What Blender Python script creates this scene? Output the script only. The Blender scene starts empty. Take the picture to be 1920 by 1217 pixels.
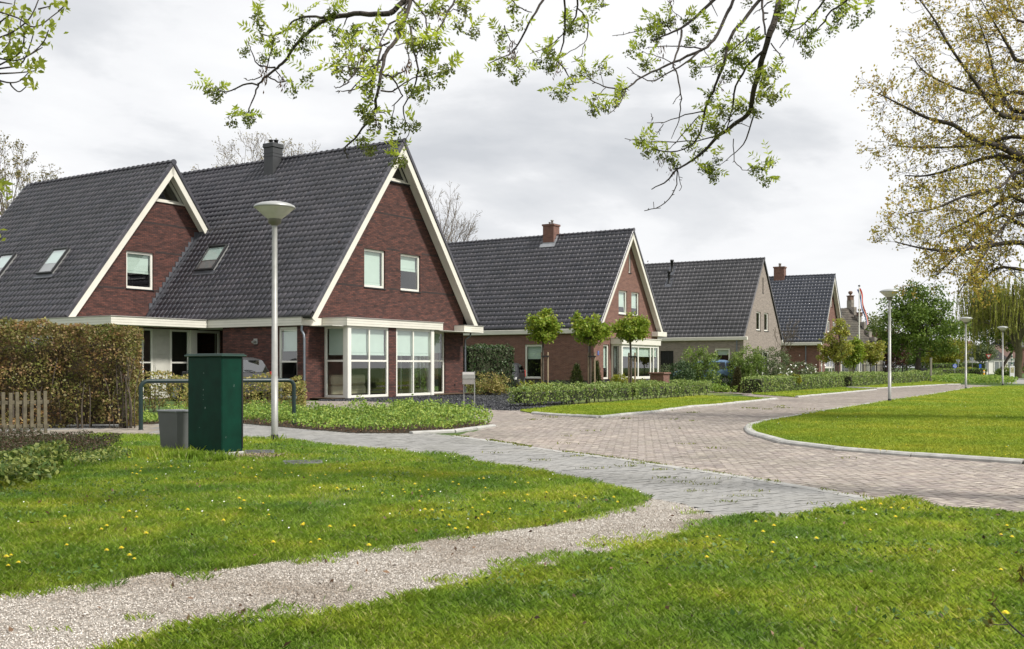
import bpy, math, random
import numpy as np
from mathutils import Vector, Matrix
from mathutils.geometry import tessellate_polygon
random.seed(7); rng = np.random.default_rng(7)
R = math.radians
SC = bpy.context.scene; COL = SC.collection

# ------------------------------------------------------------------ camera, sky, sun, exposure
FPX, CX, HY, EYE = 1950.0, 960.0, 688.0, 1.25
cam = bpy.data.cameras.new('camera'); cam.sensor_width = 36.0; cam.lens = FPX/1920*36.0
cam.shift_y = (HY-608.5)/1920.0; cam.clip_end = 3000.0; cam.clip_start = 0.05
co = bpy.data.objects.new('camera', cam); COL.objects.link(co)
co.location = (0, 0, EYE); co.rotation_euler = (R(90), 0, 0); SC.camera = co
SC.view_settings.view_transform = 'Standard'; SC.view_settings.look = 'None'
SC.view_settings.exposure = 0.52; SC.view_settings.gamma = 1.0
CLOUD_SEED = 17.1
SUN_EL, SUN_AZ = 48.0, 118.0         # azimuth clockwise from +Y (view direction)
sun = bpy.data.lights.new('sun', 'SUN'); sun.energy = 3.4; sun.angle = R(7); sun.color = (1.0, 0.955, 0.88)
so = bpy.data.objects.new('sun', sun); COL.objects.link(so)
so.rotation_euler = (R(90-SUN_EL), 0, R(180-SUN_AZ))
W = bpy.data.worlds.new('World'); SC.world = W; W.use_nodes = True
def build_world():
    nt = W.node_tree; nt.nodes.clear(); N = nt.nodes.new; L = nt.links.new
    out = N('ShaderNodeOutputWorld')
    sky = N('ShaderNodeTexSky'); sky.sky_type = 'NISHITA'; sky.sun_disc = False
    sky.sun_elevation = R(SUN_EL); sky.sun_rotation = R(SUN_AZ); sky.air_density = 1.0; sky.dust_density = 2.0
    b1 = N('ShaderNodeBackground'); b1.inputs[1].default_value = 0.10; L(sky.outputs[0], b1.inputs[0])
    tc = N('ShaderNodeTexCoord'); sep = N('ShaderNodeSeparateXYZ'); L(tc.outputs['Generated'], sep.inputs[0])
    def math_(op, a, b=None, c=None):
        m = N('ShaderNodeMath'); m.operation = op
        for i, v in enumerate((a, b, c)):
            if v is None: continue
            if isinstance(v, (int, float)): m.inputs[i].default_value = v
            else: L(v, m.inputs[i])
        return m.outputs[0]
    zz = math_('ADD', math_('MAXIMUM', sep.outputs[2], 0.0), 0.22)
    cx = math_('DIVIDE', sep.outputs[0], zz); cy = math_('DIVIDE', sep.outputs[1], zz)
    cmb = N('ShaderNodeCombineXYZ'); L(cx, cmb.inputs[0]); L(cy, cmb.inputs[1]); cmb.inputs[2].default_value = CLOUD_SEED
    n1 = N('ShaderNodeTexNoise'); L(cmb.outputs[0], n1.inputs['Vector'])
    n1.inputs['Scale'].default_value = 0.80; n1.inputs['Detail'].default_value = 8; n1.inputs['Roughness'].default_value = 0.50; n1.inputs['Distortion'].default_value = 0.5
    n2 = N('ShaderNodeTexNoise'); L(cmb.outputs[0], n2.inputs['Vector'])
    n2.inputs['Scale'].default_value = 3.1; n2.inputs['Detail'].default_value = 8; n2.inputs['Roughness'].default_value = 0.55
    mix = math_('ADD', math_('MULTIPLY', n1.outputs[0], 0.82), math_('MULTIPLY', n2.outputs[0], 0.18))
    ramp = N('ShaderNodeValToRGB'); L(mix, ramp.inputs[0]); e = ramp.color_ramp.elements
    e[0].position = 0.38; e[0].color = (0.46, 0.475, 0.50, 1)
    e[1].position = 0.66; e[1].color = (0.72, 0.72, 0.722, 1)
    for p, c in ((0.445, (0.56, 0.57, 0.588, 1)), (0.48, (0.665, 0.67, 0.682, 1)), (0.525, (0.71, 0.713, 0.719, 1))):
        q = e.new(p); q.color = c
    # paler towards the horizon
    hz = N('ShaderNodeMapRange'); L(sep.outputs[2], hz.inputs[0]); hz.inputs[1].default_value = 0.0; hz.inputs[2].default_value = 0.20
    hz.inputs[3].default_value = 0.75; hz.inputs[4].default_value = 0.0
    hm = N('ShaderNodeMix'); hm.data_type = 'RGBA'; L(hz.outputs[0], hm.inputs[0]); L(ramp.outputs[0], hm.inputs[6]); hm.inputs[7].default_value = (0.67, 0.675, 0.69, 1)
    b2 = N('ShaderNodeBackground'); L(hm.outputs[2], b2.inputs[0]); b2.inputs[1].default_value = 1.0
    ms = N('ShaderNodeMixShader'); ms.inputs[0].default_value = 0.97; L(b1.outputs[0], ms.inputs[1]); L(b2.outputs[0], ms.inputs[2])
    L(ms.outputs[0], out.inputs[0])
build_world()

# ------------------------------------------------------------------ helpers
def at(px, py, z=0.0):
    Y = FPX*(EYE-z)/(py-HY); return ((px-CX)/FPX*Y, Y)
def up(px, py, Y): return Vector(((px-CX)/FPX*Y, Y, EYE+(HY-py)/FPX*Y))
def atY(px, Y): return ((px-CX)/FPX*Y, Y)

def thing(name, label, cat, loc=(0, 0, 0), rotz=0.0, group=None):
    o = bpy.data.objects.new(name, None); COL.objects.link(o); o.empty_display_size = 0.2
    o.location = loc; o.rotation_euler = (0, 0, rotz); return tag(o, label, cat, group)
def tag(o, label=None, cat=None, group=None, kind=None):
    if label: o['label'] = label
    if cat: o['category'] = cat
    if group: o['group'] = group
    if kind: o['kind'] = kind
    return o
def copy_tree(o, loc=None, rotz=None, parent=None):
    c = o.copy(); COL.objects.link(c)
    if parent: c.parent = parent
    if loc is not None: c.location = loc
    if rotz is not None: c.rotation_euler = (0, 0, rotz)
    for ch in list(o.children):
        if ch is not c: copy_tree(ch, parent=c)
    return c

class MB:
    def __init__(s): s.v = []; s.f = []; s.sm = []
    def face(s, pts, smooth=False):
        i = len(s.v); s.v += [tuple(p) for p in pts]; s.f.append(tuple(range(i, i+len(pts)))); s.sm.append(smooth)
    def grid(s, rows, closed=False, smooth=True):
        i = len(s.v); n = len(rows[0])
        for r in rows: s.v += [tuple(p) for p in r]
        for a in range(len(rows)-1):
            for b in range(n if closed else n-1):
                c = (b+1) % n
                s.f.append((i+a*n+b, i+a*n+c, i+(a+1)*n+c, i+(a+1)*n+b)); s.sm.append(smooth)
        return i
    def obox(s, o, ax, ay, az, bev=0.0):
        o, ax, ay, az = map(Vector, (o, ax, ay, az))
        if ax.cross(ay).dot(az) < 0: ax, ay = ay, ax
        if bev <= 0:
            c = [o, o+ax, o+ax+ay, o+ay, o+az, o+ax+az, o+ax+ay+az, o+ay+az]
            for q in ((0,3,2,1), (4,5,6,7), (0,1,5,4), (1,2,6,5), (2,3,7,6), (3,0,4,7)): s.face([c[k] for k in q])
            return
        L = [ax.length, ay.length, az.length]; u = [ax/L[0], ay/L[1], az/L[2]]; b = min(bev, min(L)*0.45)
        def pt(sx, sy, sz, k):     # corner pulled along two axes; k = axis kept at full extent
            c = [0, 0, 0]
            for m, sg in enumerate((sx, sy, sz)):
                full = L[m] if sg else 0.0
                c[m] = full if m == k else (full-b if sg else b)
            return o+u[0]*c[0]+u[1]*c[1]+u[2]*c[2]
        i0 = len(s.v); idx = {}
        for sx in (0, 1):
            for sy in (0, 1):
                for sz in (0, 1):
                    for k in range(3):
                        idx[(sx, sy, sz, k)] = len(s.v); s.v.append(tuple(pt(sx, sy, sz, k)))
        def F(*q): s.f.append(tuple(idx[k] for k in q)); s.sm.append(False)
        F((0,0,0,0), (0,0,1,0), (0,1,1,0), (0,1,0,0)); F((1,0,0,0), (1,1,0,0), (1,1,1,0), (1,0,1,0))
        F((0,0,0,1), (1,0,0,1), (1,0,1,1), (0,0,1,1)); F((0,1,0,1), (0,1,1,1), (1,1,1,1), (1,1,0,1))
        F((0,0,0,2), (0,1,0,2), (1,1,0,2), (1,0,0,2)); F((0,0,1,2), (1,0,1,2), (1,1,1,2), (0,1,1,2))
        for a in (0, 1):
            for c in (0, 1):
                F((0,a,c,1), (1,a,c,1), (1,a,c,2), (0,a,c,2)); F((a,0,c,0), (a,1,c,0), (a,1,c,2), (a,0,c,2)); F((a,c,0,0), (a,c,1,0), (a,c,1,1), (a,c,0,1))
                for d in (0, 1): F((a,c,d,0), (a,c,d,1), (a,c,d,2))
    def box(s, x0, x1, y0, y1, z0, z1, bev=0.0):
        s.obox((x0, y0, z0), (x1-x0, 0, 0), (0, y1-y0, 0), (0, 0, z1-z0), bev)
    def tube(s, pts, rad, n=6, caps=True):
        pts = [Vector(p) for p in pts]
        if isinstance(rad, (int, float)): rad = [rad]*len(pts)
        rows = []; ref = None
        for i, p in enumerate(pts):
            d = (pts[min(i+1, len(pts)-1)]-pts[max(i-1, 0)])
            if d.length < 1e-9: d = Vector((0, 0, 1))
            d.normalize()
            if ref is None: ref = Vector((0, 0, 1)) if abs(d.z) < 0.9 else Vector((1, 0, 0))
            a = d.cross(ref)
            if a.length < 1e-4: a = d.cross(Vector((0.3, 1, 0.2)))
            a.normalize(); b = d.cross(a).normalized(); ref = b.cross(d) if False else ref
            rows.append([p+(a*math.cos(t)+b*math.sin(t))*rad[i] for t in [k*2*math.pi/n for k in range(n)]])
        s.grid(rows, closed=True)
        if caps: s.face(rows[0][::-1]); s.face(rows[-1])
    def lathe(s, prof, n=20, c=(0, 0, 0)):
        rows = [[(c[0]+r*math.cos(t), c[1]+r*math.sin(t), c[2]+z) for t in [k*2*math.pi/n for k in range(n)]] for r, z in prof]
        s.grid(rows, closed=True)
    def build(s, name, mat, parent=None, uv=False, fix=True):
        me = bpy.data.meshes.new(name); me.from_pydata(s.v, [], s.f)
        me.polygons.foreach_set('use_smooth', s.sm)
        if fix:
            import bmesh
            bm = bmesh.new(); bm.from_mesh(me); bmesh.ops.recalc_face_normals(bm, faces=bm.faces); bm.to_mesh(me); bm.free()
        if uv:
            ul = me.uv_layers.new(name='uv'); 
            for p in me.polygons:
                n = p.normal
                if abs(n.z) > 0.75: t, b = Vector((1, 0, 0)), Vector((0, 1, 0))
                else:
                    t = Vector((0, 0, 1)).cross(n).normalized(); b = Vector((0, 0, 1))
                for li in p.loop_indices:
                    c = me.vertices[me.loops[li].vertex_index].co; ul.data[li].uv = (c.dot(t), c.dot(b))
        me.materials.append(mat); o = bpy.data.objects.new(name, me); COL.objects.link(o)
        if parent: o.parent = parent
        return o

def np_mesh(name, V, nper, mat, parent=None, smooth=False):
    """V: (count, nper, 3) separate polygons with nper corners each."""
    cnt = V.shape[0]; me = bpy.data.meshes.new(name)
    me.vertices.add(cnt*nper); me.vertices.foreach_set('co', V.astype(np.float32).ravel())
    me.loops.add(cnt*nper); me.loops.foreach_set('vertex_index', np.arange(cnt*nper, dtype=np.int32))
    me.polygons.add(cnt); me.polygons.foreach_set('loop_start', np.arange(0, cnt*nper, nper, dtype=np.int32))
    me.polygons.foreach_set('loop_total', np.full(cnt, nper, dtype=np.int32))
    if smooth: me.polygons.foreach_set('use_smooth', np.ones(cnt, bool))
    me.update(calc_edges=True); me.materials.append(mat)
    o = bpy.data.objects.new(name, me); COL.objects.link(o)
    if parent: o.parent = parent
    return o
def idx_mesh(name, V, Fc, mat, parent=None):
    """V (n,3), Fc (m,k) indexed faces."""
    me = bpy.data.meshes.new(name); k = Fc.shape[1]
    me.vertices.add(len(V)); me.vertices.foreach_set('co', V.astype(np.float32).ravel())
    me.loops.add(Fc.size); me.loops.foreach_set('vertex_index', Fc.astype(np.int32).ravel())
    me.polygons.add(len(Fc)); me.polygons.foreach_set('loop_start', np.arange(0, Fc.size, k, dtype=np.int32))
    me.polygons.foreach_set('loop_total', np.full(len(Fc), k, dtype=np.int32))
    me.update(calc_edges=True); me.materials.append(mat)
    o = bpy.data.objects.new(name, me); COL.objects.link(o)
    if parent: o.parent = parent
    return o
def unit(v): return v/np.maximum(np.linalg.norm(v, axis=-1, keepdims=True), 1e-9)
def rand_dirs(n): return unit(rng.normal(size=(n, 3)))
def kites(P, size, aspect=0.55, upbias=0.0, dirs=None):
    """folded leaf quads at the points P; size scalar or (n,)"""
    n = len(P); d = rand_dirs(n) if dirs is None else dirs
    nr = rand_dirs(n); nr[:, 2] += upbias; nr = unit(nr)
    s = unit(np.cross(d, nr)); nn = np.cross(s, d); sz = (np.ones(n)*size*rng.uniform(0.7, 1.3, n))[:, None]
    a = P-d*sz*0.5; b = P+d*sz*0.5; f = nn*sz*0.10
    return np.stack([a, P+s*sz*aspect*0.5+f, b, P-s*sz*aspect*0.5+f], 1)
def in_poly(pts, poly):
    x, y = pts[:, 0], pts[:, 1]; ins = np.zeros(len(pts), bool); n = len(poly)
    for i in range(n):
        x0, y0 = poly[i]; x1, y1 = poly[(i+1) % n]
        if y0 == y1: continue
        c = ((y0 > y) != (y1 > y)) & (x < (x1-x0)*(y-y0)/(y1-y0)+x0); ins ^= c
    return ins
def vnoise(x, y, sc, seed=0):
    """cheap smooth value noise, 0..1"""
    x = np.asarray(x)/sc; y = np.asarray(y)/sc; xi = np.floor(x); yi = np.floor(y); fx = x-xi; fy = y-yi
    def h(a, b):
        v = np.sin(a*127.1+b*311.7+seed*74.7)*43758.5453; return v-np.floor(v)
    fx = fx*fx*(3-2*fx); fy = fy*fy*(3-2*fy)
    return (h(xi, yi)*(1-fx)+h(xi+1, yi)*fx)*(1-fy)+(h(xi, yi+1)*(1-fx)+h(xi+1, yi+1)*fx)*fy

# ------------------------------------------------------------------ materials
def new_mat(name):
    m = bpy.data.materials.new(name); m.use_nodes = True; nt = m.node_tree; nt.nodes.clear(); return m, nt, nt.nodes.new, nt.links.new
def surf(name, col, rough=0.6, metal=0.0, var=0.12, scale=3.0, bump=0.0, bscale=60.0, spec=0.5, dirt=None):
    """painted / plain surface with gentle procedural unevenness"""
    m, nt, N, L = new_mat(name); out = N('ShaderNodeOutputMaterial'); b = N('ShaderNodeBsdfPrincipled'); L(b.outputs[0], out.inputs[0])
    tc = N('ShaderNodeTexCoord'); n = N('ShaderNodeTexNoise'); n.inputs['Scale'].default_value = scale; n.inputs['Detail'].default_value = 6; L(tc.outputs['Object'], n.inputs['Vector'])
    r = N('ShaderNodeValToRGB'); L(n.outputs[0], r.inputs[0]); e = r.color_ramp.elements
    e[0].position = 0.3; e[0].color = tuple(c*(1-var) for c in col)+(1,); e[1].position = 0.7; e[1].color = tuple(min(1, c*(1+var)) for c in col)+(1,)
    L(r.outputs[0], b.inputs['Base Color'])
    b.inputs['Roughness'].default_value = rough; b.inputs['Metallic'].default_value = metal; b.inputs['Specular IOR Level'].default_value = spec
    if bump:
        n2 = N('ShaderNodeTexNoise'); n2.inputs['Scale'].default_value = bscale; n2.inputs['Detail'].default_value = 4; L(tc.outputs['Object'], n2.inputs['Vector'])
        bp = N('ShaderNodeBump'); bp.inputs['Strength'].default_value = bump; bp.inputs['Distance'].default_value = 0.01; L(n2.outputs[0], bp.inputs['Height']); L(bp.outputs[0], b.inputs['Normal'])
    return m
def island(name, cols, rough=0.6, transl=0.0, patch=None, psc=0.5, spec=0.3, noise=0.0, nsc=80.0, coords='Object'):
    """per-island random colour from a ramp; patch = second ramp multiplied in by position noise"""
    m, nt, N, L = new_mat(name); out = N('ShaderNodeOutputMaterial'); b = N('ShaderNodeBsdfPrincipled')
    g = N('ShaderNodeNewGeometry'); r = N('ShaderNodeValToRGB'); L(g.outputs['Random Per Island'], r.inputs[0]); e = r.color_ramp.elements
    k = len(cols)
    e[0].position = 0; e[0].color = tuple(cols[0])+(1,); e[1].position = 1; e[1].color = tuple(cols[-1])+(1,)
    for i in range(1, k-1): q = e.new(i/(k-1)); q.color = tuple(cols[i])+(1,)
    col = r.outputs[0]; tc = N('ShaderNodeTexCoord')
    if patch:
        n = N('ShaderNodeTexNoise'); n.inputs['Scale'].default_value = psc; n.inputs['Detail'].default_value = 5; n.inputs['Roughness'].default_value = 0.6; L(tc.outputs[coords], n.inputs['Vector'])
        r2 = N('ShaderNodeValToRGB'); L(n.outputs[0], r2.inputs[0]); e2 = r2.color_ramp.elements
        e2[0].position = 0.36; e2[0].color = tuple(patch[0])+(1,); e2[1].position = 0.64; e2[1].color = tuple(patch[-1])+(1,)
        if len(patch) == 3: q = e2.new(0.5); q.color = tuple(patch[1])+(1,)
        mx = N('ShaderNodeMix'); mx.data_type = 'RGBA'; mx.blend_type = 'MULTIPLY'; mx.inputs[0].default_value = 1; L(col, mx.inputs[6]); L(r2.outputs[0], mx.inputs[7]); col = mx.outputs[2]
    if noise:
        n = N('ShaderNodeTexNoise'); n.inputs['Scale'].default_value = nsc; n.inputs['Detail'].default_value = 5; L(tc.outputs[coords], n.inputs['Vector'])
        mr = N('ShaderNodeMapRange'); L(n.outputs[0], mr.inputs[0]); mr.inputs[1].default_value = 0.3; mr.inputs[2].default_value = 0.7; mr.inputs[3].default_value = 1-noise; mr.inputs[4].default_value = 1+noise
        mx = N('ShaderNodeMix'); mx.data_type = 'RGBA'; mx.blend_type = 'MULTIPLY'; mx.inputs[0].default_value = 1; L(col, mx.inputs[6]); L(mr.outputs[0], mx.inputs[7]); col = mx.outputs[2]
    L(col, b.inputs['Base Color']); b.inputs['Roughness'].default_value = rough; b.inputs['Specular IOR Level'].default_value = spec
    if transl:
        t = N('ShaderNodeBsdfTranslucent'); L(col, t.inputs[0]); ms = N('ShaderNodeMixShader'); ms.inputs[0].default_value = transl
        L(b.outputs[0], ms.inputs[1]); L(t.outputs[0], ms.inputs[2]); L(ms.outputs[0], out.inputs[0])
    else: L(b.outputs[0], out.inputs[0])
    return m
def brick_mat(name, c1, c2, mortar, dark=0.35, mort=0.009):
    m, nt, N, L = new_mat(name); out = N('ShaderNodeOutputMaterial'); b = N('ShaderNodeBsdfPrincipled'); L(b.outputs[0], out.inputs[0])
    uv = N('ShaderNodeUVMap'); uv.uv_map = 'uv'; br = N('ShaderNodeTexBrick'); L(uv.outputs[0], br.inputs['Vector'])
    br.inputs['Scale'].default_value = 1.0; br.inputs['Brick Width'].default_value = 0.22; br.inputs['Row Height'].default_value = 0.0625
    br.inputs['Mortar Size'].default_value = mort; br.inputs['Mortar Smooth'].default_value = 0.3; br.inputs['Bias'].default_value = 0.0
    br.inputs['Color1'].default_value = tuple(c1)+(1,); br.inputs['Color2'].default_value = tuple(c2)+(1,); br.inputs['Mortar'].default_value = tuple(mortar)+(1,)
    # clusters of darker fired bricks
    n = N('ShaderNodeTexNoise'); n.inputs['Scale'].default_value = 2.2; n.inputs['Detail'].default_value = 8; n.inputs['Roughness'].default_value = 0.75
    mp = N('ShaderNodeMapping'); mp.inputs['Scale'].default_value = (1, 3.0, 1); L(uv.outputs[0], mp.inputs[0]); L(mp.outputs[0], n.inputs['Vector'])
    mr = N('ShaderNodeMapRange'); L(n.outputs[0], mr.inputs[0]); mr.inputs[1].default_value = 0.38; mr.inputs[2].default_value = 0.56; mr.inputs[3].default_value = 1-dark; mr.inputs[4].default_value = 1.12
    mx = N('ShaderNodeMix'); mx.data_type = 'RGBA'; mx.blend_type = 'MULTIPLY'; mx.inputs[0].default_value = 1; L(br.outputs[0], mx.inputs[6]); L(mr.outputs[0], mx.inputs[7])
    L(mx.outputs[2], b.inputs['Base Color']); b.inputs['Roughness'].default_value = 0.85
    bp = N('ShaderNodeBump'); bp.invert = True; bp.inputs['Strength'].default_value = 0.6; bp.inputs['Distance'].default_value = 0.008; L(br.outputs['Fac'], bp.inputs['Height']); L(bp.outputs[0], b.inputs['Normal'])
    return m
def glass_mat(name, tint=(0.9, 0.95, 0.92), refl=0.16, gloss=(1, 1, 1)):
    m, nt, N, L = new_mat(name); out = N('ShaderNodeOutputMaterial'); t = N('ShaderNodeBsdfTransparent'); t.inputs[0].default_value = tuple(tint)+(1,)
    g = N('ShaderNodeBsdfGlossy'); g.inputs['Roughness'].default_value = 0.01; g.inputs[0].default_value = tuple(gloss)+(1,)
    ge = N('ShaderNodeNewGeometry'); dp = N('ShaderNodeVectorMath'); dp.operation = 'DOT_PRODUCT'; L(ge.outputs['Incoming'], dp.inputs[0]); L(ge.outputs['Normal'], dp.inputs[1])
    def M_(op, a, b=None):
        n_ = N('ShaderNodeMath'); n_.operation = op
        for i_, v_ in enumerate((a, b)):
            if v_ is None: continue
            if isinstance(v_, (int, float)): n_.inputs[i_].default_value = v_
            else: L(v_, n_.inputs[i_])
        return n_
    mr = M_('ADD', M_('MULTIPLY', M_('POWER', M_('SUBTRACT', 1.0, M_('ABSOLUTE', dp.outputs['Value']).outputs[0]).outputs[0], 5.0).outputs[0], 0.85).outputs[0], refl*0.75); mr.use_clamp = True
    ms = N('ShaderNodeMixShader'); L(mr.outputs[0], ms.inputs[0]); L(t.outputs[0], ms.inputs[1]); L(g.outputs[0], ms.inputs[2]); L(ms.outputs[0], out.inputs[0]); return m
def ground_mat(name, cols, scales=(0.4, 6, 60), bump=0.4, rough=0.9):
    m, nt, N, L = new_mat(name); out = N('ShaderNodeOutputMaterial'); b = N('ShaderNodeBsdfPrincipled'); L(b.outputs[0], out.inputs[0])
    tc = N('ShaderNodeTexCoord'); acc = None
    for i, s in enumerate(scales):
        n = N('ShaderNodeTexNoise'); n.inputs['Scale'].default_value = s; n.inputs['Detail'].default_value = 6; n.inputs['Roughness'].default_value = 0.65; L(tc.outputs['Object'], n.inputs['Vector'])
        if acc is None: acc = n.outputs[0]
        else:
            a = N('ShaderNodeMath'); a.operation = 'ADD'; L(acc, a.inputs[0]); L(n.outputs[0], a.inputs[1]); acc = a.outputs[0]
    d = N('ShaderNodeMath'); d.operation = 'DIVIDE'; L(acc, d.inputs[0]); d.inputs[1].default_value = len(scales)
    r = N('ShaderNodeValToRGB'); L(d.outputs[0], r.inputs[0]); e = r.color_ramp.elements; k = len(cols)
    e[0].position = 0.38; e[0].color = tuple(cols[0])+(1,); e[1].position = 0.62; e[1].color = tuple(cols[-1])+(1,)
    for i in range(1, k-1): q = e.new(0.38+0.24*i/(k-1)); q.color = tuple(cols[i])+(1,)
    L(r.outputs[0], b.inputs['Base Color']); b.inputs['Roughness'].default_value = rough; b.inputs['Specular IOR Level'].default_value = 0.2
    bp = N('ShaderNodeBump'); bp.inputs['Strength'].default_value = bump; bp.inputs['Distance'].default_value = 0.02; L(d.outputs[0], bp.inputs['Height']); L(bp.outputs[0], b.inputs['Normal'])
    return m

WHITE = surf('cream_paint', (0.66, 0.64, 0.57), 0.45, var=0.05, scale=2)
WHITE2 = surf('white_frame_paint', (0.72, 0.71, 0.65), 0.4, var=0.04, scale=2)
BLIND = surf('blind_fabric', (0.56, 0.64, 0.60), 0.9, var=0.04, scale=2)
INT = surf('interior_plaster', (0.55, 0.55, 0.50), 0.9)
INTF = surf('interior_floor', (0.10, 0.07, 0.045), 0.4)
BR1 = brick_mat('dark_red_brick', (0.140, 0.050, 0.037), (0.062, 0.026, 0.023), (0.030, 0.022, 0.020), 0.5)
BR2 = brick_mat('red_brown_brick', (0.205, 0.088, 0.062), (0.150, 0.062, 0.048), (0.16, 0.13, 0.11), 0.22)
BR3 = brick_mat('grey_beige_brick', (0.27, 0.225, 0.195), (0.205, 0.170, 0.15), (0.28, 0.25, 0.22), 0.18)
BR3D = brick_mat('grey_beige_brick_shaded', (0.155, 0.115, 0.10), (0.115, 0.088, 0.078), (0.17, 0.145, 0.125), 0.18)  # grey beige brick with the shade of its side wall in the colour; unused
BRD = brick_mat('dark_course_brick', (0.045, 0.026, 0.024), (0.03, 0.02, 0.02), (0.03, 0.026, 0.025), 0.3)
PLINTH = surf('dark_plinth', (0.05, 0.048, 0.05), 0.8)
TILE = island('glazed_roof_tile', [(0.058, 0.059, 0.074), (0.078, 0.074, 0.086), (0.068, 0.067, 0.081), (0.092, 0.087, 0.100)], 0.31, spec=0.5, patch=[(0.80, 0.81, 0.80), (1.15, 1.13, 1.12)], psc=0.9)
TILE3 = island('matt_roof_tile', [(0.082, 0.081, 0.088), (0.108, 0.106, 0.114), (0.094, 0.093, 0.100)], 0.5, spec=0.4, patch=[(0.85, 0.85, 0.85), (1.15, 1.12, 1.12)], psc=0.35)
TILE4 = island('far_roof_tile', [(0.055, 0.061, 0.080), (0.080, 0.084, 0.104)], 0.32, spec=0.5)
UNDER = surf('roof_underlay', (0.025, 0.025, 0.027), 0.9)
LEAD = surf('lead_flashing', (0.10, 0.105, 0.12), 0.5, metal=0.3, var=0.3, scale=8)
DARKM = surf('dark_metal', (0.02, 0.021, 0.023), 0.45)
BLACK = surf('black_paint', (0.008, 0.008, 0.009), 0.5)
GLASS = glass_mat('window_glass', refl=0.22)
GLASSD = glass_mat('dark_glass', (0.35, 0.4, 0.38), 0.2)
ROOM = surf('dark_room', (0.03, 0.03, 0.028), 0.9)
STEEL = surf('galvanised_steel', (0.31, 0.31, 0.295), 0.5, metal=0.35, var=0.10, scale=12)
ZINC = surf('zinc_pipe', (0.20, 0.22, 0.25), 0.4, metal=0.6)
CONC = surf('kerb_concrete', (0.37, 0.365, 0.345), 0.85, var=0.2, scale=6, bump=0.5)
BARK = surf('bark', (0.075, 0.06, 0.045), 0.9, var=0.35, scale=14, bump=0.8, bscale=40)
BARKD = surf('dark_bark', (0.045, 0.036, 0.03), 0.9, var=0.35, scale=14, bump=0.8, bscale=40)
BARKG = surf('mossy_bark', (0.11, 0.10, 0.05), 0.9, var=0.3, scale=8, bump=0.8, bscale=30)
TWIG = surf('pale_twig', (0.16, 0.13, 0.10), 0.9, var=0.3, scale=8)
# ------------------------------------------------------------------ the ground
def poly_px(pts, z=0.0): return [at(x, y, z) for x, y in pts]
def sheet(name, poly, z, mat, kind='structure', thick=0.0):
    """flat sheet over a polygon, optional skirt"""
    V = [Vector((x, y, z)) for x, y in poly]; m = MB(); tris = tessellate_polygon([V])
    for t in tris: m.face([V[i] for i in t])
    if thick:
        n = len(V)
        for i in range(n):
            a, b = V[i], V[(i+1) % n]; m.face([a, b, b-Vector((0, 0, thick)), a-Vector((0, 0, thick))])
    o = m.build(name, mat)
    for p in o.data.polygons:
        pass
    if kind: tag(o, kind=kind)
    return o
SOIL = ground_mat('lawn_soil', [(0.075, 0.105, 0.025), (0.11, 0.145, 0.035), (0.16, 0.14, 0.065)], (0.3, 4, 40))
FARG = ground_mat('far_ground', [(0.05, 0.085, 0.02), (0.075, 0.12, 0.03)], (0.1, 2, 30))
SAND = ground_mat('joint_sand', [(0.22, 0.185, 0.145), (0.34, 0.30, 0.24), (0.19, 0.19, 0.12)], (0.5, 5, 70))
GREYB = ground_mat('path_bed', [(0.20, 0.198, 0.185), (0.28, 0.27, 0.25)], (0.5, 5, 90))
SHELL = ground_mat('shell_gravel_bed', [(0.17, 0.145, 0.115), (0.30, 0.27, 0.235), (0.43, 0.41, 0.375)], (0.6, 12, 140), 0.8)
DGRAV = ground_mat('dark_gravel_bed', [(0.035, 0.037, 0.042), (0.06, 0.062, 0.07)], (0.6, 12, 60))
ASPH = ground_mat('pale_asphalt', [(0.23, 0.225, 0.22), (0.30, 0.295, 0.285)], (0.2, 3, 60))
ISL_FLAG = island('paving_flag', [(0.23, 0.20, 0.165), (0.31, 0.275, 0.23), (0.27, 0.24, 0.2)], 0.9, noise=0.15, nsc=12)
m = MB(); m.face([(-900, -60, 0), (900, -60, 0), (900, 1500, 0), (-900, 1500, 0)]); tag(m.build('ground', FARG), kind='structure')

# outlines (photo pixels dropped on to the ground plane)
LAWN1_top = [(-60,832),(60,827),(112,823),(184,819),(289,820),(380,822),(457,823.5),(538,828),(642,841),(710,846),(743,850),(853,858),(923,877),(1007,887),(1107,908),(1173,922),(1222,940)]
LAWN1_bot = [(1206,950),(1133,968),(1023,993),(940,1003),(847,1013),(750,1030),(640,1043),(400,1080),(287,1083),(207,1100),(117,1110),(0,1125),(-400,1165)]
GRAV_bot = [(1413,975),(1340,985),(1280,1010),(1190,1037),(1067,1060),(1040,1077),(950,1087),(840,1113),(700,1150),(640,1163),(567,1172),(467,1180),(333,1190),(233,1225),(0,1290),(-400,1400)]
GREY_low = [(1280,950),(1340,973),(1413,975),(1480,977),(1563,963),(1640,945)]
RL_top = [(1413,975),(1480,977),(1563,963),(1640,945),(1693,940),(1730,950),(1763,960),(1827,965),(1920,972),(2500,985)]
GREY_up = [(-300,800),(300,795),(460,796),(580,807),(668,814),(796,814),(850,819),(960,835),(1065,851),(1197,869),(1312,886),(1440,906),(1567,928),(1642,940)]
P_lawn1 = poly_px(LAWN1_top+LAWN1_bot)
P_gravel = poly_px([(1222,940),(1280,950),(1340,973)]+GRAV_bot+LAWN1_bot[::-1])
P_rlawn = poly_px(RL_top)+[(6.5, 3.0), (-3.0, 3.0)]+poly_px(GRAV_bot[::-1][2:-1])
P_grey = poly_px(GREY_up+[(1640,945),(1563,963),(1480,977),(1413,975),(1340,973),(1280,950)]+LAWN1_top[::-1][:-1]+[(-60,826),(-300,826)])
KERB_a = [(1000,777),(1023,779),(1078,782.5),(1123,785),(1223,775),(1302,764),(1340,761.5),(1440,751),(1455,749.5)]
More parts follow.
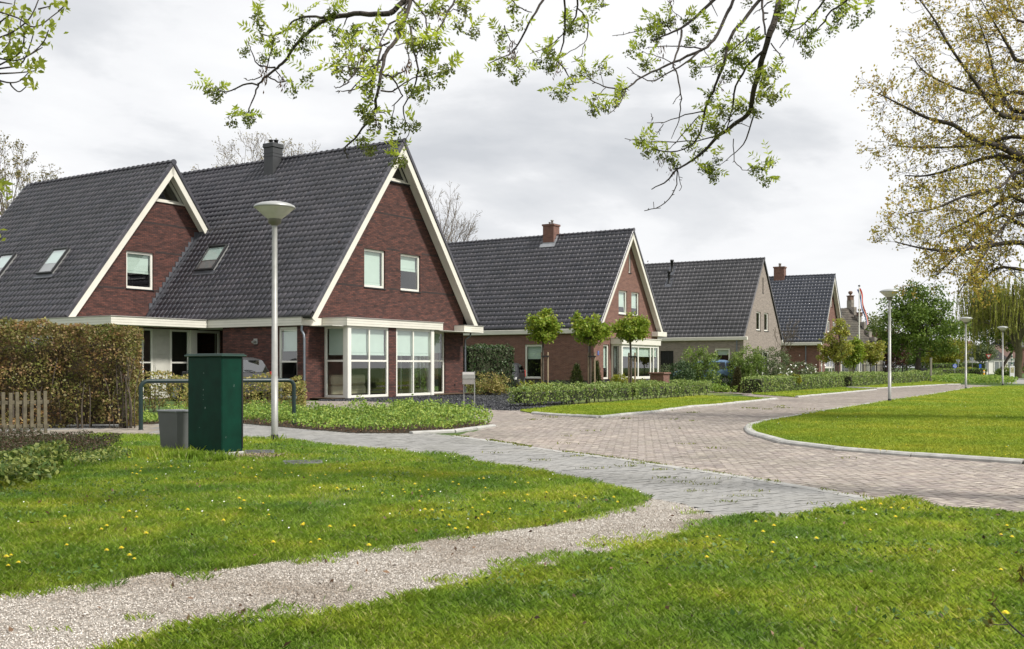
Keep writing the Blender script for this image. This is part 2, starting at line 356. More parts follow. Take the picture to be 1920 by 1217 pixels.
KERB_b = [(1494,746),(1567,739),(1642,732)]
KERB_c = [(1567,726.5),(1603,727.5),(1642,729.5),(1672,728),(1775,722),(1800,721.3)]
KERB_i = [(1884,725),(1823,728),(1742,742),(1663,754),(1576,768),(1520,778),(1476,786),(1425,795),(1406,800),(1402,805),(1404,811),(1412,817),(1467,833),(1567,846),(1712,858),(1920,872),(2300,890)]
P_road = poly_px([(850,819),(926,801),(905,791),(845,777),(700,777),(575,780),(575,753),(684,753),(746,757),(825,763),(890,768),(955,771),(986,770)]+KERB_a[:]+[(1390,741),(1430,738)]+KERB_b[:1]+KERB_b[1:]+[(1575,729),(1567,726.5)]+KERB_c[1:]+[(1845,723),(1884,725)]+KERB_i[1:]+[(2300,985),(1920,972),(1827,965),(1763,960),(1730,950),(1693,940),(1642,940)]+GREY_up[::-1][1:-7])
P_island = poly_px(KERB_i)+[(60, 40), (60, 70)]
P_strip1 = poly_px([(975,772),(1144,757),(1320,744),(1420,748),(1455,749.5)]+KERB_a[::-1][1:])
P_strip2 = poly_px([(1409,740),(1494,734),(1567,727.5),(1642,732),(1567,739),(1494,746)])
P_strip3 = poly_px([(1567,726),(1700,714),(1800,712),(1800,721.3),(1775,722),(1672,728),(1642,729.5),(1603,727.5)])
P_bed = poly_px([(238,801),(300,796),(460,796),(580,807),(668,814),(796,814),(850,809),(926,801),(905,791),(845,777),(700,777),(575,780),(420,782),(280,786),(236,788)])
P_dgrav = poly_px([(596,752.5),(684,753),(746,757),(825,763),(890,768),(955,771),(986,770),(1100,750),(960,735),(868,739),(740,744),(602,748)])
P_pave = poly_px([(-500,862),(-80,834),(60,826),(184,818.5),(289,819.5),(300,797),(262,799),(200,805),(0,812),(-500,845)])

sheet('lawn_left', P_lawn1, 0.030, SOIL, thick=0.03)
sheet('lawn_right', P_rlawn, 0.030, SOIL, thick=0.03)
sheet('gravel_path', P_gravel, 0.022, SHELL)
sheet('grey_path', P_grey, 0.006, GREYB)
sheet('road', P_road, 0.004, SAND)
sheet('driveway_gravel', P_dgrav, 0.012, DGRAV)
sheet('lawn_island', P_island, 0.035, SOIL, thick=0.035)
for P in (P_strip1, P_strip2, P_strip3): sheet('grass_strip', P, 0.035, SOIL, thick=0.035)
sheet('planting_bed', P_bed, 0.022, ground_mat('bed_soil', [(0.03, 0.022, 0.015), (0.07, 0.05, 0.035)], (1, 8, 50)))
sheet('garden_ground', poly_px([(868,741),(986,766),(1144,756),(1320,743),(1409,739),(1567,727),(1700,714),(1560,706),(1235,712),(1130,722),(960,734)]), 0.016, SOIL)
sheet('far_road', poly_px([(1748,697.5),(1800,696.6),(1880,696.8),(1862,700),(1846,703),(1860,706),(1880,710),(2000,713),(2000,722),(1884,719),(1830,716),(1790,712),(1760,705)]), 0.01, ASPH)

def flags(name, poly, w, l, z, mat, ang, gap=0.008):
    P = np.array(poly); lo = P.min(0); hi = P.max(0); c, s = math.cos(ang), math.sin(ang); ctr = (lo+hi)/2; rad = np.linalg.norm(hi-lo)/2
    q = []
    for i in range(int(2*rad/w)+1):
        for j in range(int(2*rad/l)+1): q.append((-rad+i*w, -rad+(j+0.5*(i % 2))*l, 0))
    return brick_quads(name, np.array(q), poly, ctr, ang, z, mat, (w-gap, l-gap), None)
def brick_quads(name, Q, poly, ctr, ang, z, mat, sz, szv, tilt=0.0012, kind='structure'):
    c, s = math.cos(ang), math.sin(ang)
    w = np.where(Q[:, 2] == 0, sz[0], (szv or sz)[0]); l = np.where(Q[:, 2] == 0, sz[1], (szv or sz)[1])
    cx = Q[:, 0]+w/2; cy = Q[:, 1]+l/2
    X = ctr[0]+cx*c-cy*s; Y = ctr[1]+cx*s+cy*c
    keep = in_poly(np.stack([X, Y], 1), poly) & (Y > 3) & (Y < 90) & (np.abs(X) < Y*0.66+3.0)
    Q, w, l, cx, cy = Q[keep], w[keep], l[keep], cx[keep], cy[keep]; n = len(Q)
    jit = rng.normal(0, 0.0015, (n, 2)); zt = rng.normal(0, tilt*0.8, n); tx = rng.normal(0, tilt*6, n); ty = rng.normal(0, tilt*6, n)
    V = np.zeros((n, 4, 3))
    for k, (sx, sy) in enumerate(((-1, -1), (1, -1), (1, 1), (-1, 1))):
        dx = sx*w/2; dy = sy*l/2; x = cx+dx+jit[:, 0]; y = cy+dy+jit[:, 1]
        V[:, k, 0] = ctr[0]+x*c-y*s; V[:, k, 1] = ctr[1]+x*s+y*c; V[:, k, 2] = z+zt+tx*dx+ty*dy
    return tag(np_mesh(name, V, 4, mat), kind=kind)
CLINK = island('clinker_paver', [(0.26, 0.215, 0.195), (0.36, 0.32, 0.28), (0.21, 0.178, 0.172), (0.44, 0.395, 0.34), (0.285, 0.24, 0.22), (0.345, 0.31, 0.285)], 0.82, patch=[(0.86, 0.87, 0.84), (1.0, 1.0, 1.0), (1.12, 1.1, 1.07)], psc=0.45, noise=0.12, nsc=20)
GPAV = island('grey_paver', [(0.262, 0.260, 0.252), (0.288, 0.284, 0.274), (0.274, 0.272, 0.265), (0.302, 0.298, 0.288)], 0.95, patch=[(0.92, 0.92, 0.90), (1.0, 1.0, 1.0), (1.08, 1.07, 1.04)], spec=0.1, psc=0.5, noise=0.12, nsc=25)
def herring(W_, n, rad):
    q = []; k = int(rad/W_)+2*n
    for i in range(-k, k):
        a = np.arange(-k//n-1, k//n+2)
        x = i+a*n; y = i-a*n
        for X, Y in zip(x, y):
            if abs(X) <= k and abs(Y) <= k:
                q.append((X*W_, Y*W_, 0)); q.append(((X+n)*W_, (Y-n+1)*W_, 1))
    return np.array(q, float)
wb = 0.056; nb = 3; gp = 0.008
Pr = np.array(P_road); 
Qh = herring(wb, nb, 46)
Qh[:, 0] += 0; brick_quads('road_pavers', Qh, P_road, (8.0, 36.0), R(38), 0.016, CLINK, (wb*nb-gp, wb-gp), (wb-gp, wb*nb-gp))
flags('path_pavers', P_grey, 0.08, 0.20, 0.016, GPAV, R(-52), 0.004)
flags('side_pavement', P_pave, 0.30, 0.30, 0.020, ISL_FLAG, R(4), 0.012)
sheet('side_pavement_bed', P_pave, 0.012, SAND)

def kerb(pts, w=0.14, h=0.075, name='kerb'):
    P = [Vector((x, y, 0)) for x, y in pts]; m = MB(); side = []
    # resample into about one metre stones
    out = [P[0]]; 
    for i in range(1, len(P)):
        d = (P[i]-P[i-1]); n = max(1, int(d.length/0.95))
        for k in range(1, n+1): out.append(P[i-1]+d*(k/n))
    for i in range(len(out)-1):
        a, b = out[i], out[i+1]; d = (b-a).normalized(); s = Vector((-d.y, d.x, 0)); g = d*0.010; dz = random.uniform(-0.006, 0.006)
        prof = [(-w/2, 0), (-w/2, h*0.62), (-w/2+0.03, h*0.93), (-w/2+0.07, h), (w/2, h), (w/2, 0)]
        rows = [[p+s*x+Vector((0, 0, z+dz)) for x, z in prof] for p in (a+g, b-g)]
        m.grid(rows, smooth=False); m.face(rows[0]); m.face(rows[1][::-1])
    return tag(m.build(name, CONC), kind='structure')
kerb(poly_px(KERB_a)); kerb(poly_px(KERB_b)); kerb(poly_px(KERB_c)); kerb(poly_px(KERB_i[1:]))
kerb(poly_px([(770,815.5),(850,811.5),(926,801)]), 0.12, 0.06)
kerb(poly_px(GREY_up[6:]), 0.10, 0.024, 'edging')
kerb(poly_px([(1642,941),(1693,941),(1730,951),(1763,961),(1827,966),(1920,973),(2100,976)]), 0.10, 0.024, 'edging')
kerb(poly_px([(1862,700),(1846,703.3),(1856,706.5),(1880,710.5),(1950,713)]), 0.3, 0.10)

# ------------------------------------------------------------------ house building blocks (local frame: x along the gable, y along the ridge, z up)
def wall(name, parent, o, xd, nd, outer, holes, mat, th=0.28):
    """slab with rectangular openings (x0,x1,z0,z1); nd = outward normal"""
    o, xd, nd = Vector(o), Vector(xd), Vector(nd); Z = Vector((0, 0, 1)); m = MB()
    loops = [[Vector((x, z, 0)) for x, z in outer]]+[[Vector(c+(0,)) for c in ((a, c_), (a, d), (b, d), (b, c_))] for a, b, c_, d in holes]
    flat = [p for l in loops for p in l]; tr = tessellate_polygon(loops)
    P = lambda p, d: o+xd*p[0]+Z*p[1]-nd*d
    for t in tr:
        m.face([P(flat[i], 0) for i in t]); m.face([P(flat[i], th) for i in t][::-1])
    for l in loops:
        for i in range(len(l)):
            a, b = l[i], l[(i+1) % len(l)]; m.face([P(a, 0), P(b, 0), P(b, th), P(a, th)])
    ob = m.build(name, mat, parent, fix=False)
    # weld so that normals can be made consistent, then write metric UVs
    import bmesh
    bm = bmesh.new(); bm.from_mesh(ob.data); bmesh.ops.remove_doubles(bm, verts=bm.verts, dist=1e-4); bmesh.ops.recalc_face_normals(bm, faces=bm.faces)
    uvl = bm.loops.layers.uv.new('uv')
    for f in bm.faces:
        n = f.normal
        if abs(n.z) > 0.75: t, b = Vector((1, 0, 0)), Vector((0, 1, 0))
        else: t = Z.cross(n).normalized(); b = Z
        for lp in f.loops: lp[uvl].uv = (lp.vert.co.dot(t), lp.vert.co.dot(b))
    bm.to_mesh(ob.data); bm.free(); return ob
def window(parent, o, xd, nd, x0, x1, z0, z1, vs=(), hs=(), blind=0.0, fw=0.065, inset=0.07, sill=True, frame=None, glass=None, open_=False, name='window', room=0.0, fwm=None, bl=None):
    """framed window in an opening: window > pane(s) in one mesh, blind, sill.  vs = mullion x, hs = transom z"""
    o, xd, nd = Vector(o), Vector(xd), Vector(nd); Z = Vector((0, 0, 1)); fr = frame or WHITE2; m = MB(); d = 0.07; fwm = fwm or fw*0.8
    B = lambda a, b, c, e, y0, y1, bev=0.006: m.obox(o+xd*a+Z*c-nd*y1, xd*(b-a), nd*(y1-y0), Z*(e-c), bev)
    B(x0, x0+fw, z0, z1, inset, inset+d); B(x1-fw, x1, z0, z1, inset, inset+d)
    B(x0+fw, x1-fw, z0, z0+fw, inset, inset+d); B(x0+fw, x1-fw, z1-fw, z1, inset, inset+d)
    xs = [x0+fw]+[v for v in vs]+[x1-fw]
    for v in vs: B(v-fwm/2, v+fwm/2, z0+fw, z1-fw, inset+0.003, inset+d-0.003)
    for h in hs:
        for i in range(len(xs)-1):
            a = xs[i]+(fwm/2 if i else 0); b = xs[i+1]-(fwm/2 if i < len(xs)-2 else 0); B(a, b, h-fwm/2, h+fwm/2, inset+0.003, inset+d-0.003)
    if open_:   # inner sash tilted inwards
        a0, a1, c0, c1 = x0+fw, x1-fw, z0+fw, z1-fw; t = 0.05
        for (p, q, r_, s_) in ((a0, a0+t, c0, c1), (a1-t, a1, c0, c1), (a0+t, a1-t, c0, c0+t), (a0+t, a1-t, c1-t, c1)):
            y = lambda zz: 0.12+0.14*(zz-c0)/(c1-c0)
            V = [o+xd*X+Z*zz-nd*(y(zz)+dd) for dd in (0, 0.04) for (X, zz) in ((p, r_), (q, r_), (q, s_), (p, s_))]
            for f in ((0,1,2,3), (4,5,6,7), (0,1,5,4), (1,2,6,5), (2,3,7,6), (3,0,4,7)): m.face([V[k] for k in f])
    w = m.build(name, fr, parent)
    g = MB(); yy = inset+d*0.5
    g.face([o+xd*a+Z*c-nd*yy for a, c in ((x0+fw*.5, z0+fw*.5), (x1-fw*.5, z0+fw*.5), (x1-fw*.5, z1-fw*.5), (x0+fw*.5, z1-fw*.5))]); g.build('pane', glass or GLASS, w)
    if blind > 0:
        b = MB(); zb = z1-fw-(z1-z0)*blind
        for i in range(len(xs)-1):
            B2 = lambda c, e, y0: b.obox(o+xd*(xs[i]+0.02)+Z*c-nd*(y0+0.012), xd*(xs[i+1]-xs[i]-0.04), nd*0.012, Z*(e-c))
            B2(zb, z1-fw, inset+d+0.06); B2(zb-0.02, zb+0.06, inset+d+0.045); B2(zb+0.09, zb+0.115, inset+d+0.048)
        b.build('blind', bl or BLIND, w)
    if sill:
        s = MB(); s.obox(o+xd*(x0-0.03)+Z*(z0-0.05)-nd*(inset+0.02), xd*(x1-x0+0.06), nd*(inset+0.06), Z*0.047, 0.005); s.build('sill', DARKM, w)
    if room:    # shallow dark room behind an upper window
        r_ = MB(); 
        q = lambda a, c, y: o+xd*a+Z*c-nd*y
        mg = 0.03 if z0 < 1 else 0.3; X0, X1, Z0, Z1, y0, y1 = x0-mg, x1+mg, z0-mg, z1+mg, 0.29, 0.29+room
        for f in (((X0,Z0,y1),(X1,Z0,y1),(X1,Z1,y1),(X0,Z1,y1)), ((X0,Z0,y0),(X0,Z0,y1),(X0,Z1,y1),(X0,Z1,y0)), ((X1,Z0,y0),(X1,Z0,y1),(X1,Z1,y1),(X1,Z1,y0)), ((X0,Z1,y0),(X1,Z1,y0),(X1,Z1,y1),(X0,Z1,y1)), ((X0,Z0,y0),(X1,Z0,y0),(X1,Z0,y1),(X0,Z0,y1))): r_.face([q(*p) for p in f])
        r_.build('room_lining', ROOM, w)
    return w
def tiled(name, parent, o, al, dn, L, H, w, row, mat, under=True, roll=0.045):
    """pantiles over the slope o + al*[0,L] + dn*[0,H]; every tile its own island"""
    o, al, dn = Vector(o), Vector(al).normalized(), Vector(dn).normalized(); nr = al.cross(dn); 
    if nr.z < 0: nr = -nr
    nc = max(1, round(L/w)); w = L/nc; nrw = max(1, round(H/row)); row = H/nrw
    prof = [(0.0, 0.25), (0.06, 0.85), (0.16, 1.0), (0.30, 0.80), (0.55, 0.52), (0.80, 0.30), (0.93, 0.0), (1.01, 0.05)]
    T = np.array([p[0]*w for p in prof]); Hh = np.array([p[1]*roll for p in prof]); k = len(prof)
    I, J = np.meshgrid(np.arange(nc), np.arange(nrw), indexing='ij'); I = I.ravel(); J = J.ravel(); n = len(I)
    A = np.array(al); D = np.array(dn); Nn = np.array(nr); O = np.array(o)
    jz = rng.normal(0, 0.002, n); js = rng.normal(0, 0.003, n)
    V = np.zeros((n, 3, k, 3))
    for r_, (dd, dz) in enumerate(((-0.02, -0.002), (row*1.0, 0.036), (row*1.0+0.006, -0.012))):
        s = (I*w)[:, None]+T[None, :]; t = (J*row)[:, None]+dd+js[:, None]+0*T[None, :]; h = Hh[None, :]+dz+jz[:, None]+0.012
        if r_ == 2: h = Hh[None, :]*0.0-0.012+jz[:, None]
        V[:, r_] = O+s[..., None]*A+t[..., None]*D+h[..., None]*Nn
    base = np.arange(n)[:, None]*(3*k); F = []
    for r_ in (0, 1):
        for c in range(k-1): F.append(base+np.array([[r_*k+c, r_*k+c+1, (r_+1)*k+c+1, (r_+1)*k+c]]))
    Fc = np.stack(F, 1).reshape(-1, 4); ob = idx_mesh(name, V.reshape(-1, 3), Fc, mat, parent)
    if under:
        m = MB(); m.obox(o-nr*0.10, al*L, dn*H, nr*0.085); m.build('roof_deck', UNDER, ob)
    return ob
def ridge_caps(parent, p0, d, L, mat, r=0.12, step=0.33):
    m = MB(); p0, d = Vector(p0), Vector(d).normalized(); s = Vector((0, 0, 1)).cross(d).normalized(); n = int(L/step)
    for i in range(n):
        a = p0+d*(i*step); b = a+d*(step*1.05); rows = []
        for p, rr, z in ((a, r*1.10, 0.012), (a+d*0.05, r*1.10, 0.012), (a+d*0.055, r, 0), (b, r*0.96, 0)):
            rows.append([p+s*(rr*math.cos(t))+Vector((0, 0, rr*math.sin(t)*0.9+z-0.03)) for t in [math.pi*k/6 for k in range(7)]])
        m.grid(rows)
    a = p0; m.face([a+s*(r*1.15*math.cos(t))+Vector((0, 0, r*math.sin(t)-0.02)) for t in [2*math.pi*k/14 for k in range(14)]])
    return m.build('ridge_caps', mat, parent)
def gable_roof(parent, uc, half, ze, zr, v0, v1, w, row, mat, board=WHITE, bw=0.26, over=0.5, sides=(1, 1), rfrac=1.0, roll=0.045):
    """two slopes, ridge caps, barge boards and soffit on the v0 gable"""
    sl = (zr-ze)/half; le = math.hypot(half, zr-ze)
    roofs = []
    for sg, on in ((-1, sides[0]), (1, sides[1])):
        if not on: continue
        dn = Vector((sg*half, 0, ze-zr)).normalized(); Hh = le*(rfrac if sg > 0 else 1.0)
        roofs.append(tiled('roof', parent, (uc, v0-0.03, zr), (0, 1, 0), dn, v1-v0+0.03, Hh, w, row, mat, roll=roll))
        nrm = Vector((dn.z, 0, -dn.x))*sg  # outward
        if nrm.z < 0: nrm = -nrm
        # verge tiles down the edge
        m = MB(); o = Vector((uc, v0-0.06, zr)); k = int(Hh/row)
        for i in range(k):
            m.obox(o+dn*(i*row)-nrm*(0.075), dn*(row*1.02), Vector((0, 0.10, 0)), nrm*(0.14+0.018*0)+dn*0.0, 0.012)
        m.build('verge_tiles', mat, roofs[-1])
        if board:
            m = MB(); o = Vector((uc, v0-0.02, zr))-nrm*0.08
            # mitred at the ridge: start a little lower so the two boards butt
            a = o; b = o+dn*Hh; t = -nrm*bw; mit = Vector((0, 0, -bw/abs(nrm.z)))
            q = [a+Vector((0, 0, 0)), b, b+t, a+mit+Vector((0, 0, 0.0))]
            for dy in (0, 0.035): pass
            V0 = [p for p in q]; V1 = [p+Vector((0, 0.04, 0)) for p in q]
            m.face(V0); m.face(V1[::-1])
            for i in range(4): m.face([V0[i], V0[(i+1) % 4], V1[(i+1) % 4], V1[i]])
            m.build('barge_board', board, parent)
            m = MB(); q = [a+Vector((0, 0.042, -0.10/abs(nrm.z))), b-nrm*0.10+Vector((0, 0.042, 0)), b-nrm*0.10+Vector((0, over-0.02, 0)), a+Vector((0, over-0.02, -0.10/abs(nrm.z)))]
            q2 = [p-nrm*0.03 for p in q]; m.face(q); m.face(q2[::-1])
            for i in range(4): m.face([q[i], q[(i+1) % 4], q2[(i+1) % 4], q2[i]])
            m.build('soffit', board, parent)
    ridge_caps(parent, (uc, v0-0.08, zr+0.03), (0, 1, 0), v1-v0+0.1, mat)
    return roofs
def skylight(parent, uc, zr, sl, sg, u0, u1, v0, v1, blind=True):
    """roof window lying on the slope; u0,u1 on the slope"""
    P = lambda u, v, h: Vector((u, v, zr-sl*abs(u-uc)))+Vector((sg*sl, 0, 1)).normalized()*h
    m = MB(); a, b = P(u0, v0, 0.11), P(u1, v0, 0.11); s = (b-a); L = s.length; s.normalize(); V = Vector((0, 1, 0)); n = Vector((sg*sl, 0, 1)).normalized(); f = 0.075; w = v1-v0
    m.obox(a, s*L, V*f, n*0.09, 0.008); m.obox(a+V*(w-f), s*L, V*f, n*0.09, 0.008); m.obox(a+V*f, s*f, V*(w-2*f), n*0.085, 0.008); m.obox(a+V*f+s*(L-f), s*f, V*(w-2*f), n*0.105, 0.008)
    o = m.build('skylight', DARKM, parent)
    m = MB(); m.face([a+V*f+s*f+n*0.06, a+V*(w-f)+s*f+n*0.06, a+V*(w-f)+s*(L-f)+n*0.06, a+V*f+s*(L-f)+n*0.06]); m.build('pane', glass_mat('skylight_glass', (0.9, 0.95, 0.95), 0.35), o)
    if blind: m = MB(); m.obox(a+V*f+s*(L*0.42)+n*0.01, s*(L*0.5), V*(w-2*f), n*0.01); m.build('blind', BLIND, o)
    m = MB(); m.obox(a+V*0.01+s*0.01-n*0.10, s*(L-0.02), V*(w-0.02), n*0.095); m.build('reveal', surf('reveal_grey', (0.22, 0.22, 0.22), 0.8), o)
    m = MB(); m.obox(a-s*0.20-V*0.08-n*0.03, s*0.20, V*(w+0.16), n*0.02); m.build('flashing', LEAD, o)
    return o
def downpipe(parent, pts, r=0.04): m = MB(); m.tube(pts, r, 8); return m.build('downpipe', ZINC, parent)
def bands(parent, o, xd, nd, segs, mat=None):
    o, xd, nd = Vector(o), Vector(xd), Vector(nd)
    for a, b, z in segs: m = MB(); m.obox(o+xd*a+Vector((0, 0, z)), xd*(b-a), nd*0.004, Vector((0, 0, 0.075))); m.build('brick_band', mat or BRD, parent, uv=True)
X_, Y_ = Vector((1, 0, 0)), Vector((0, 1, 0))

# ------------------------------------------------------------------ house one: the big dark red one with two wings
def house_one():
    h = thing('brick_house', 'large dark red brick house with two steep tiled wings and glazed corner bay', 'house', (-7.152, 39.655, 0), R(56.94))
    uc, half, ze, zr = 4.16, 5.45, 3.12, 10.55; sl = (zr-ze)/half
    zt = lambda u: zr-sl*abs(u-uc)-0.19
    G_ = (0, 0, 0), (1, 0, 0), (0, -1, 0)
    ztri = 9.0; ul, ur = uc-(zr-0.19-ztri)/sl, uc+(zr-0.19-ztri)/sl
    outer = [(-1.1, 0), (9.05, 0), (9.05, zt(9.05)), (ur, ztri), (ul, ztri), (-1.1, zt(-1.1))]
    wall('wall', h, *G_, outer, [(2.29, 3.57, 4.46, 6.0), (4.57, 5.90, 4.46, 6.0), (0.12, 5.05, 0.08, 2.78), (5.45, 7.69, 0.06, 2.80)], BR1)
    bands(h, *G_, [(uc-(zr-.19-7.62)/sl, uc+(zr-.19-7.62)/sl, 7.5), (0.75, 2.2, 6.07), (3.65, 4.5, 6.07), (6.0, uc+(zr-.19-6.2)/sl, 6.07), (-0.35, 2.2, 4.44), (3.65, 4.5, 4.44), (6.0, 8.35, 4.44)])
    window(h, *G_, 2.29, 3.57, 4.46, 6.0, blind=0.86, fw=0.09, room=1.5)
    window(h, *G_, 4.57, 5.90, 4.46, 6.0, blind=0.38, fw=0.09, room=1.5)
    window(h, *G_, 5.45, 7.69, 0.06, 2.80, vs=(6.55,), hs=(1.52,), blind=0.30, fw=0.09, sill=False)
    # glazed triangle under the ridge
    m = MB(); f = 0.09; A, B_, C_ = Vector((ul+0.05, 0.06, ztri)), Vector((ur-0.05, 0.06, ztri)), Vector((uc, 0.06, zr-0.30)); ctr = (A+B_+C_)/3
    m.obox((ul-0.12, -0.06, ztri-0.07), (ur-ul+0.24, 0, 0), (0, 0.2, 0), (0, 0, 0.07), 0.01)
    for p, q in ((A, B_), (B_, C_), (C_, A)):
        pi, qi = p+(ctr-p)*0.22, q+(ctr-q)*0.22; V = [p, q, qi, pi]; V2 = [x+Vector((0, 0.07, 0)) for x in V]; m.face(V); m.face(V2)
        for i in range(4): m.face([V[i], V[(i+1) % 4], V2[(i+1) % 4], V2[i]])
    w = m.build('gable_window', WHITE, h); m = MB(); m.face([p+(ctr-p)*0.15+Vector((0, 0.03, 0)) for p in (A, B_, C_)]); m.build('pane', GLASSD, w)
    m = MB(); m.obox((ul-0.15, -0.09, ztri-0.12), (ur-ul+0.3, 0, 0), (0, 0.09, 0), (0, 0, 0.045)); m.build('sill', DARKM, w)
    m = MB(); m.face([(ul, 0.5, ztri-.1), (ur, 0.5, ztri-.1), (uc, 0.5, zr-.25)]); m.build('room_lining', ROOM, w)
    gable_roof(h, uc, half, ze, zr, -0.5, 19.2, 0.272, 0.30, TILE)
    # left wall (under the low eaves), recessed porch, left wing
    L_ = (-1.1, 0, 0), (0, 1, 0), (-1, 0, 0)
    wall('wall', h, *L_, [(0.285, 0), (4.4, 0), (4.4, 3.05), (0.285, 3.05)], [(0.35, 1.35, 0.06, 2.76)], BR1)
    window(h, *L_, 0.35, 1.35, 0.06, 2.76, hs=(1.45,), blind=0.30, fw=0.085, sill=False, room=1.1)
    wall('wall', h, (-0.815, 4.4, 0), (1, 0, 0), (0, 1, 0), [(0, 0), (1.5, 0), (1.5, 2.8), (0, 2.8)], [], BR1)
    wall('wall', h, (0.69, 0, 0), (0, 1, 0), (-1, 0, 0), [(4.41, 0), (6.19, 0), (6.19, 2.8), (4.41, 2.8)], [], BR1, 0.2)
    E_ = (0, 6.2, 0), (1, 0, 0), (0, -1, 0)
    wall('wall', h, *E_, [(-5.1, 0), (0.9, 0), (0.9, 2.8), (-5.1, 2.8)], [(-3.85, 0.38, 0.02, 2.74)], BR1)
    w = window(h, *E_, -3.85, -2.98, 0.02, 2.74, vs=(-3.42,), hs=(1.42,), fw=0.07, sill=False, inset=0.05)
    window(h, *E_, -2.14, -1.20, 0.02, 2.74, hs=(1.42,), fw=0.08, sill=False, inset=0.05)
    window(h, *E_, -0.90, 0.38, 0.02, 2.74, hs=(1.42,), fw=0.10, sill=False, inset=0.05)
    m = MB(); m.box(-1.20, -0.90, 6.17, 6.4, 0, 2.74, 0.01); m.build('porch_post', WHITE2, h)
    m = MB(); m.box(-2.98, -2.14, 6.27, 6.33, 0.02, 2.74)
    for z0, z1 in ((0.2, 0.85), (0.98, 1.6), (1.73, 2.5)): m.box(-2.86, -2.26, 6.255, 6.272, z0, z1, 0.01)
    d = m.build('door', surf('door_paint', (0.50, 0.49, 0.44), 0.5), h)
    m = MB(); m.tube([(-2.90, 6.22, 0.75), (-2.90, 6.18, 0.78), (-2.90, 6.18, 1.35), (-2.90, 6.22, 1.38)], 0.012, 6); m.build('handle', STEEL, d)
    m = MB(); m.box(-3.85, 0.38, 8.2, 8.3, 0, 2.8); m.build('hall_wall', surf('hall_wall', (0.16, 0.155, 0.14), 0.9), h)
    # left wing
    u2, hf2, zr2 = -0.16, 5.06, 9.94; ze2 = 3.18; sl2 = (zr2-ze2)/hf2; V2 = 8.55; zt2 = lambda u: zr2-sl2*abs(u-u2)-0.19
    K_ = (0, V2+0.5, 0), (1, 0, 0), (0, -1, 0); zt3 = 8.32; a, b = u2-(zr2-0.19-zt3)/sl2, u2+(zr2-0.19-zt3)/sl2
    wall('wall', h, *K_, [(-4.95, 2.7), (4.5, 2.7), (4.5, zt2(4.5)), (b, zt3), (a, zt3), (-4.95, zt2(-4.95))], [(-2.10, -0.76, 4.5, 6.05)], BR1)
    window(h, *K_, -2.10, -0.76, 4.5, 6.05, blind=0.50, fw=0.10, room=1.5)
    bands(h, *K_, [(u2-(zr2-.19-7.4)/sl2, u2+(zr2-.19-7.4)/sl2, 7.28), (u2-(zr2-.19-6.15)/sl2, -2.2, 6.08), (-0.66, 2.4, 6.08), (-3.9, -2.2, 4.45), (-0.66, 0.3, 4.45)])
    m = MB(); A, B_, C_ = Vector((a+0.05, V2+.56, zt3)), Vector((b-0.05, V2+.56, zt3)), Vector((u2, V2+.56, zr2-0.30)); ctr = (A+B_+C_)/3
    m.obox((a-0.12, V2+.44, zt3-0.07), (b-a+0.24, 0, 0), (0, 0.2, 0), (0, 0, 0.07), 0.01)
    for p, q in ((A, B_), (B_, C_), (C_, A)):
        pi, qi = p+(ctr-p)*0.2, q+(ctr-q)*0.2; V = [p, q, qi, pi]; VV = [x+Vector((0, 0.07, 0)) for x in V]; m.face(V); m.face(VV)
        for i in range(4): m.face([V[i], V[(i+1) % 4], VV[(i+1) % 4], VV[i]])
    w = m.build('gable_window', WHITE, h); m = MB(); m.face([p+(ctr-p)*0.15+Vector((0, 0.03, 0)) for p in (A, B_, C_)]); m.build('pane', GLASSD, w)
    m = MB(); m.face([(a, V2+1, zt3-.1), (b, V2+1, zt3-.1), (u2, V2+1, zr2-.25)]); m.build('room_lining', ROOM, w)
    gable_roof(h, u2, hf2, ze2, zr2, V2, 19.3, 0.272, 0.30, TILE, rfrac=0.40)
    # stepped lead flashing where the wing wall meets the main roof
    m = MB(); zm = lambda u: zr-sl*abs(u-uc)
    u = -1.0
    while u < 1.55: m.obox((u, V2+0.47, zm(u)-0.2), (0.24, 0, 0), (0, 0.028, 0), (0, 0, 0.62), 0.004); u += 0.17
    m.obox((-1.2, V2+0.18, zm(-1.2)+0.075), (2.95, 0, 2.95*sl), (0, 0.30, 0), (-0.018, 0, 0.014)); m.build('flashing', LEAD, h)
    wall('wall', h, (-5.1, 0, 0), (0, 1, 0), (-1, 0, 0), [(6.2, 0), (19.2, 0), (19.2, 3.1), (6.2, 3.1)], [(9.5, 11.5, 0.9, 2.5), (14, 16, 0.9, 2.5)], BR1)
    window(h, (-5.1, 0, 0), (0, 1, 0), (-1, 0, 0), 9.5, 11.5, 0.9, 2.5, vs=(10.5,), room=1.5); window(h, (-5.1, 0, 0), (0, 1, 0), (-1, 0, 0), 14, 16, 0.9, 2.5, vs=(15,), room=1.5)
    wall('wall', h, (9.05, 0, 0), (0, 1, 0), (1, 0, 0), [(0.285, 0), (19.2, 0), (19.2, 3.6), (0.285, 3.6)], [(1.2, 3.6, 0.1, 2.6)], BR1)
    window(h, (9.05, 0, 0), (0, 1, 0), (1, 0, 0), 1.2, 3.6, 0.1, 2.6, vs=(2.4,), hs=(1.5,), sill=False)
    wall('wall', h, (0, 19.2, 0), (1, 0, 0), (0, 1, 0), [(-5, 0), (9.05, 0), (9.05, 3.6), (uc, zr-0.3), (1.6, 6.9), (u2, zr2-0.3), (-5, 3.1)], [], BR1)
    # flat eaves with broad fascia
    m = MB(); z0, z1 = 2.80, 3.09
    m.box(-5.72, 0.7, 5.05, V2+0.45, z0, z1); m.box(-5.72, -4.9, V2+0.45, 19.3, z0, z1); m.box(-1.30, -0.8, -0.07, 5.05, z0, z1)
